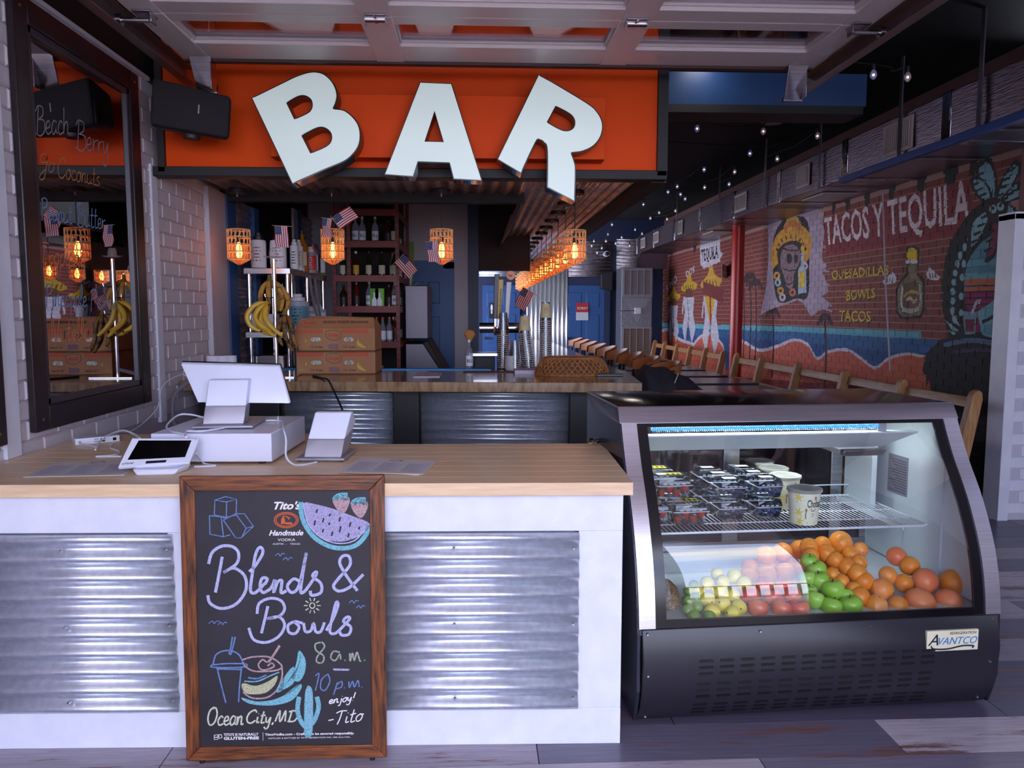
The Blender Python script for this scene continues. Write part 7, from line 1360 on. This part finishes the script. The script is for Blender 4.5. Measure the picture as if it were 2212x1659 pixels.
cable('white cable on the wood between tablet and drawer', [U(424, 980, Y=2.9), cz_(440, 1000, CT + .004), cz_(465, 1006, CT + .004), cz_(420, 1008, CT + .004)])
cable('thin white cord hanging down the brick wall from the bar', [(WX + .1, 4.78, 1.16), (WX + .07, 4.76, 1.17), (WX + .03, 4.6, 1.12), (WX + .05, 4.45, 1.0), (WX + .03, 4.2, .92), (WX + .08, 3.9, .95)], .003)
cable('fat grey hose looped in front of the bar end at the wall', [(WX + .33, 4.80, 1.20), (WX + .18, 4.76, 1.16), (WX + .05, 4.74, 1.06), (WX + .03, 4.72, .95), (WX + .06, 4.70, .86), (WX + .16, 4.70, .82), (WX + .28, 4.72, .87), (WX + .36, 4.74, .96)], .012, mat('hose_grey', (120, 110, 122), .5))
cable('black power cord running off the bar down behind the printer', [(-1.10, 5.2, BZ + .006), (-1.0, 5.0, BZ + .006), (-.93, 4.83, BZ + .008), (-.88, 4.78, 1.05), (-.80, 4.6, .95), (-.72, 4.2, .88), (-.60, 3.8, .85)], .006, MATTEB)
# ================================================================== MIRRORS
def mirror(name, lab, ya, yb, z0, z1, words):
    t = thing(name, lab, 'mirror', (WX, (ya + yb) / 2, z0)); DW = mat('frame_dark', (30, 20, 26), .35, c2=(40, 28, 34), scale=6, stretch=(4, 1, 1)); IN = mat('frame_inner', (58, 50, 60), .3)
    a, b = .105, .155
    for nm, (y0, y1, za_, zb2) in (('frame_side', (ya, ya + a, z0, z1)), ('frame_side', (yb - a, yb, z0, z1)), ('frame_bottom', (ya + a, yb - a, z0, z0 + a)), ('frame_top', (ya + a, yb - a, z1 - a, z1))): box(nm, DW, (WX + .004, WX + .035, y0, y1, za_, zb2), t, bevel=.006)
    for nm, (y0, y1, za_, zb2) in (('inner_bead', (ya + a, ya + a + .03, z0 + a, z1 - a)), ('inner_bead', (yb - a - .03, yb - a, z0 + a, z1 - a)), ('inner_bead', (ya + a, yb - a, z0 + a, z0 + a + .03)), ('inner_bead', (ya + a, yb - a, z1 - a - .03, z1 - a))): box(nm, IN, (WX + .004, WX + .027, y0, y1, za_, zb2), t, bevel=.004)
    box('mirror_glass', mat('mirror_silver', (196, 192, 198), .01, 1), (WX + .004, WX + .012, ya + a + .025, yb - a - .025, z0 + a + .025, z1 - a - .025), t)
    for y in (ya + .05, yb - .05):
        for z in (z0 + .05, z1 - .05): MB().cyl((WX + .035, y, z), (WX + .038, y, z), .007, n=8).build('screw', mat('brass_screw', (160, 140, 90), .3, .9), t)
    for s_, p0, p1, h, m in words: write_px(s_, p0, p1, h, m, t)
    return t
MK = {'b': mat('marker_blue', (120, 150, 196), .7), 'o': mat('marker_coral', (226, 124, 90), .7), 'g': mat('marker_grey', (150, 140, 150), .7), 't': mat('marker_tan', (180, 124, 86), .7)}
def write_px(s, p0, p1, h, m, t):
    a, b = U(*p0, X=WX + .0125), U(*p1, X=WX + .0125); mb = MB(); k = (a.y + b.y) / 2 / 1660; hh = h * k * 1.0
    write(mb, s, a, b, hh, (0, 0, 1), .0055, (1, 0, 0), .12); mb.build('marker_writing', MK[m], t)
mirror('wall_mirror', 'tall dark-framed mirror on the white brick wall with marker writing', 3.28, 4.43, 1.045, 2.84, [
    ('Beach', (76, 290), (150, 290), 55, 'g'), ('Berry', (163, 320), (236, 335), 56, 'g'), ('Go', (82, 368), (118, 372), 36, 't'), ('Coconuts', (124, 382), (216, 402), 40, 't'), ('Peanut', (88, 472), (156, 484), 42, 'b'), ('Butter', (166, 486), (228, 496), 44, 'b'), ('Tropical', (86, 575), (180, 575), 50, 'o'),
    ('Pineapple', (98, 662), (188, 662), 45, 'b'), ('Parad', (194, 668), (256, 668), 40, 'b'), ('Nutella', (108, 738), (194, 734), 46, 'o')])
mirror('wall_mirror', 'dark-framed mirror at the extreme left edge, cut off by the picture', 1.95, 3.08, 1.03, 2.86, [])
# ================================================================== STRING LIGHTS
SB = [[(1887, 158, 0), (1961, 163, 1)], [(1506, 275, 0), (1649, 281, 1), (1815, 212, 0)], [(1620, 329, 0), (1766, 291, 1), (1679, 341, 1)], [(1521, 364, 0), (1587, 369, 1), (1417, 401, 0), (1463, 401, 1), (1443, 413, 0), (1522, 403, 1), (1575, 396, 0)],
      [(1470, 418, 0), (1480, 428, 0), (1424, 458, 0), (1459, 454, 1), (1441, 472, 1), (1390, 440, 0), (1405, 470, 1)], [(1322, 484, 0), (1387, 504, 1), (1313, 505, 0), (1309, 520, 1), (1343, 512, 0), (1372, 495, 0), (1360, 530, 1), (1300, 535, 0), (1278, 530, 1), (1330, 525, 0), (1290, 545, 1), (1283, 520, 0)]]
CLB = mat('bulb_glass', (190, 190, 220), .08, alpha=.35); FIL = [mat('filament_cool', (214, 214, 255), emit=4), mat('filament_warm', (255, 214, 180), emit=4)]
wired = ['nearest the opening', 'crossing the blue header', 'over the near tables', 'over the middle tables', 'over the far tables', 'deepest in the room']
bmesh_, cap_, fil_ = None, None, [None, None]
for si, lst in enumerate(SB):
    pts = []
    for px, py, wv_ in lst: q = U(px, py, Z=3.22); q = U(px, py, Y=15.6) if q.y > 15.6 else q; pts.append((q, wv_))
    pts.sort(key=lambda a: a[0].x); t = thing('string_light', 'string of clear bulbs on black wire, %s' % wired[si], 'string light', tuple(pts[0][0]), 0, 'string lights under the black ceiling'); chain = [Vector((1.16, pts[0][0].y - .3, 3.3))] if pts[0][0].x > 1.3 else []
    for (q, _), (q2, _) in zip(pts[:-1], pts[1:]): chain += [q + Vector((0, 0, .06)), (q + q2) / 2 + Vector((0, 0, .02))]
    chain.append(pts[-1][0] + Vector((0, 0, .06))); chain.append(Vector((3.28, pts[-1][0].y + .4, 3.3))); MB().tube(smoothpts(chain, 4), .004, 5).build('wire', MATTEB, t)
    for q, wv_ in pts:
        MB().cyl(q + Vector((0, 0, .022)), q + Vector((0, 0, .06)), .013, n=8).build('socket', MATTEB, t); b_ = MB().lathe([(.001, -.045), (.012, -.04), (.024, -.018), (.022, .0), (.012, .022)], tuple(q), 12).build('bulb', CLB, t, smooth=True); MB().sphere(q + Vector((0, 0, -.012)), .009, 8, 6).build('filament', FIL[wv_], b_)
tag(MB().tube([(3.9, 7.35, 2.70), (3.88, 7.2, 1.9), (3.86, 7.0, 1.0)], .008).build('hanging_cord', mat('cord_pale', (176, 160, 176), .6), smooth=True), 'pale cord hanging down the mural beside the skull banner', 'cord')
tag(MB().tube([(2.15, 10.0, 3.5), (2.1, 10.0, 3.05), (1.6, 9.9, 2.85), (1.14, 9.8, 2.66)], .012).build('conduit', mat('conduit_pale', (150, 146, 130), .6), smooth=True), 'short pale conduit slanting under the ceiling by the side bar', 'conduit')
tag(MB().hexa([(2.62, 16.2, 2.05), (2.86, 16.2, 2.0), (2.86, 16.5, 2.0), (2.62, 16.5, 2.05)], [(2.62, 16.2, 2.35), (2.86, 16.2, 2.42), (2.86, 16.5, 2.42), (2.62, 16.5, 2.35)]).build('far_loudspeaker', SPK, bevel=.01), 'small black loudspeaker above the far door', 'speaker')
cm_ = thing('security_camera', 'white dome camera on the back wall above the far door', 'camera', (2.75, 16.4, 2.75)); MB().cyl((2.75, 16.3, 2.78), (2.75, 16.46, 2.78), .06, n=16).build('mount', WHITE, cm_); MB().sphere((2.75, 16.28, 2.78), .045, 12, 8).build('lens_dome', MATTEB, cm_, smooth=True)
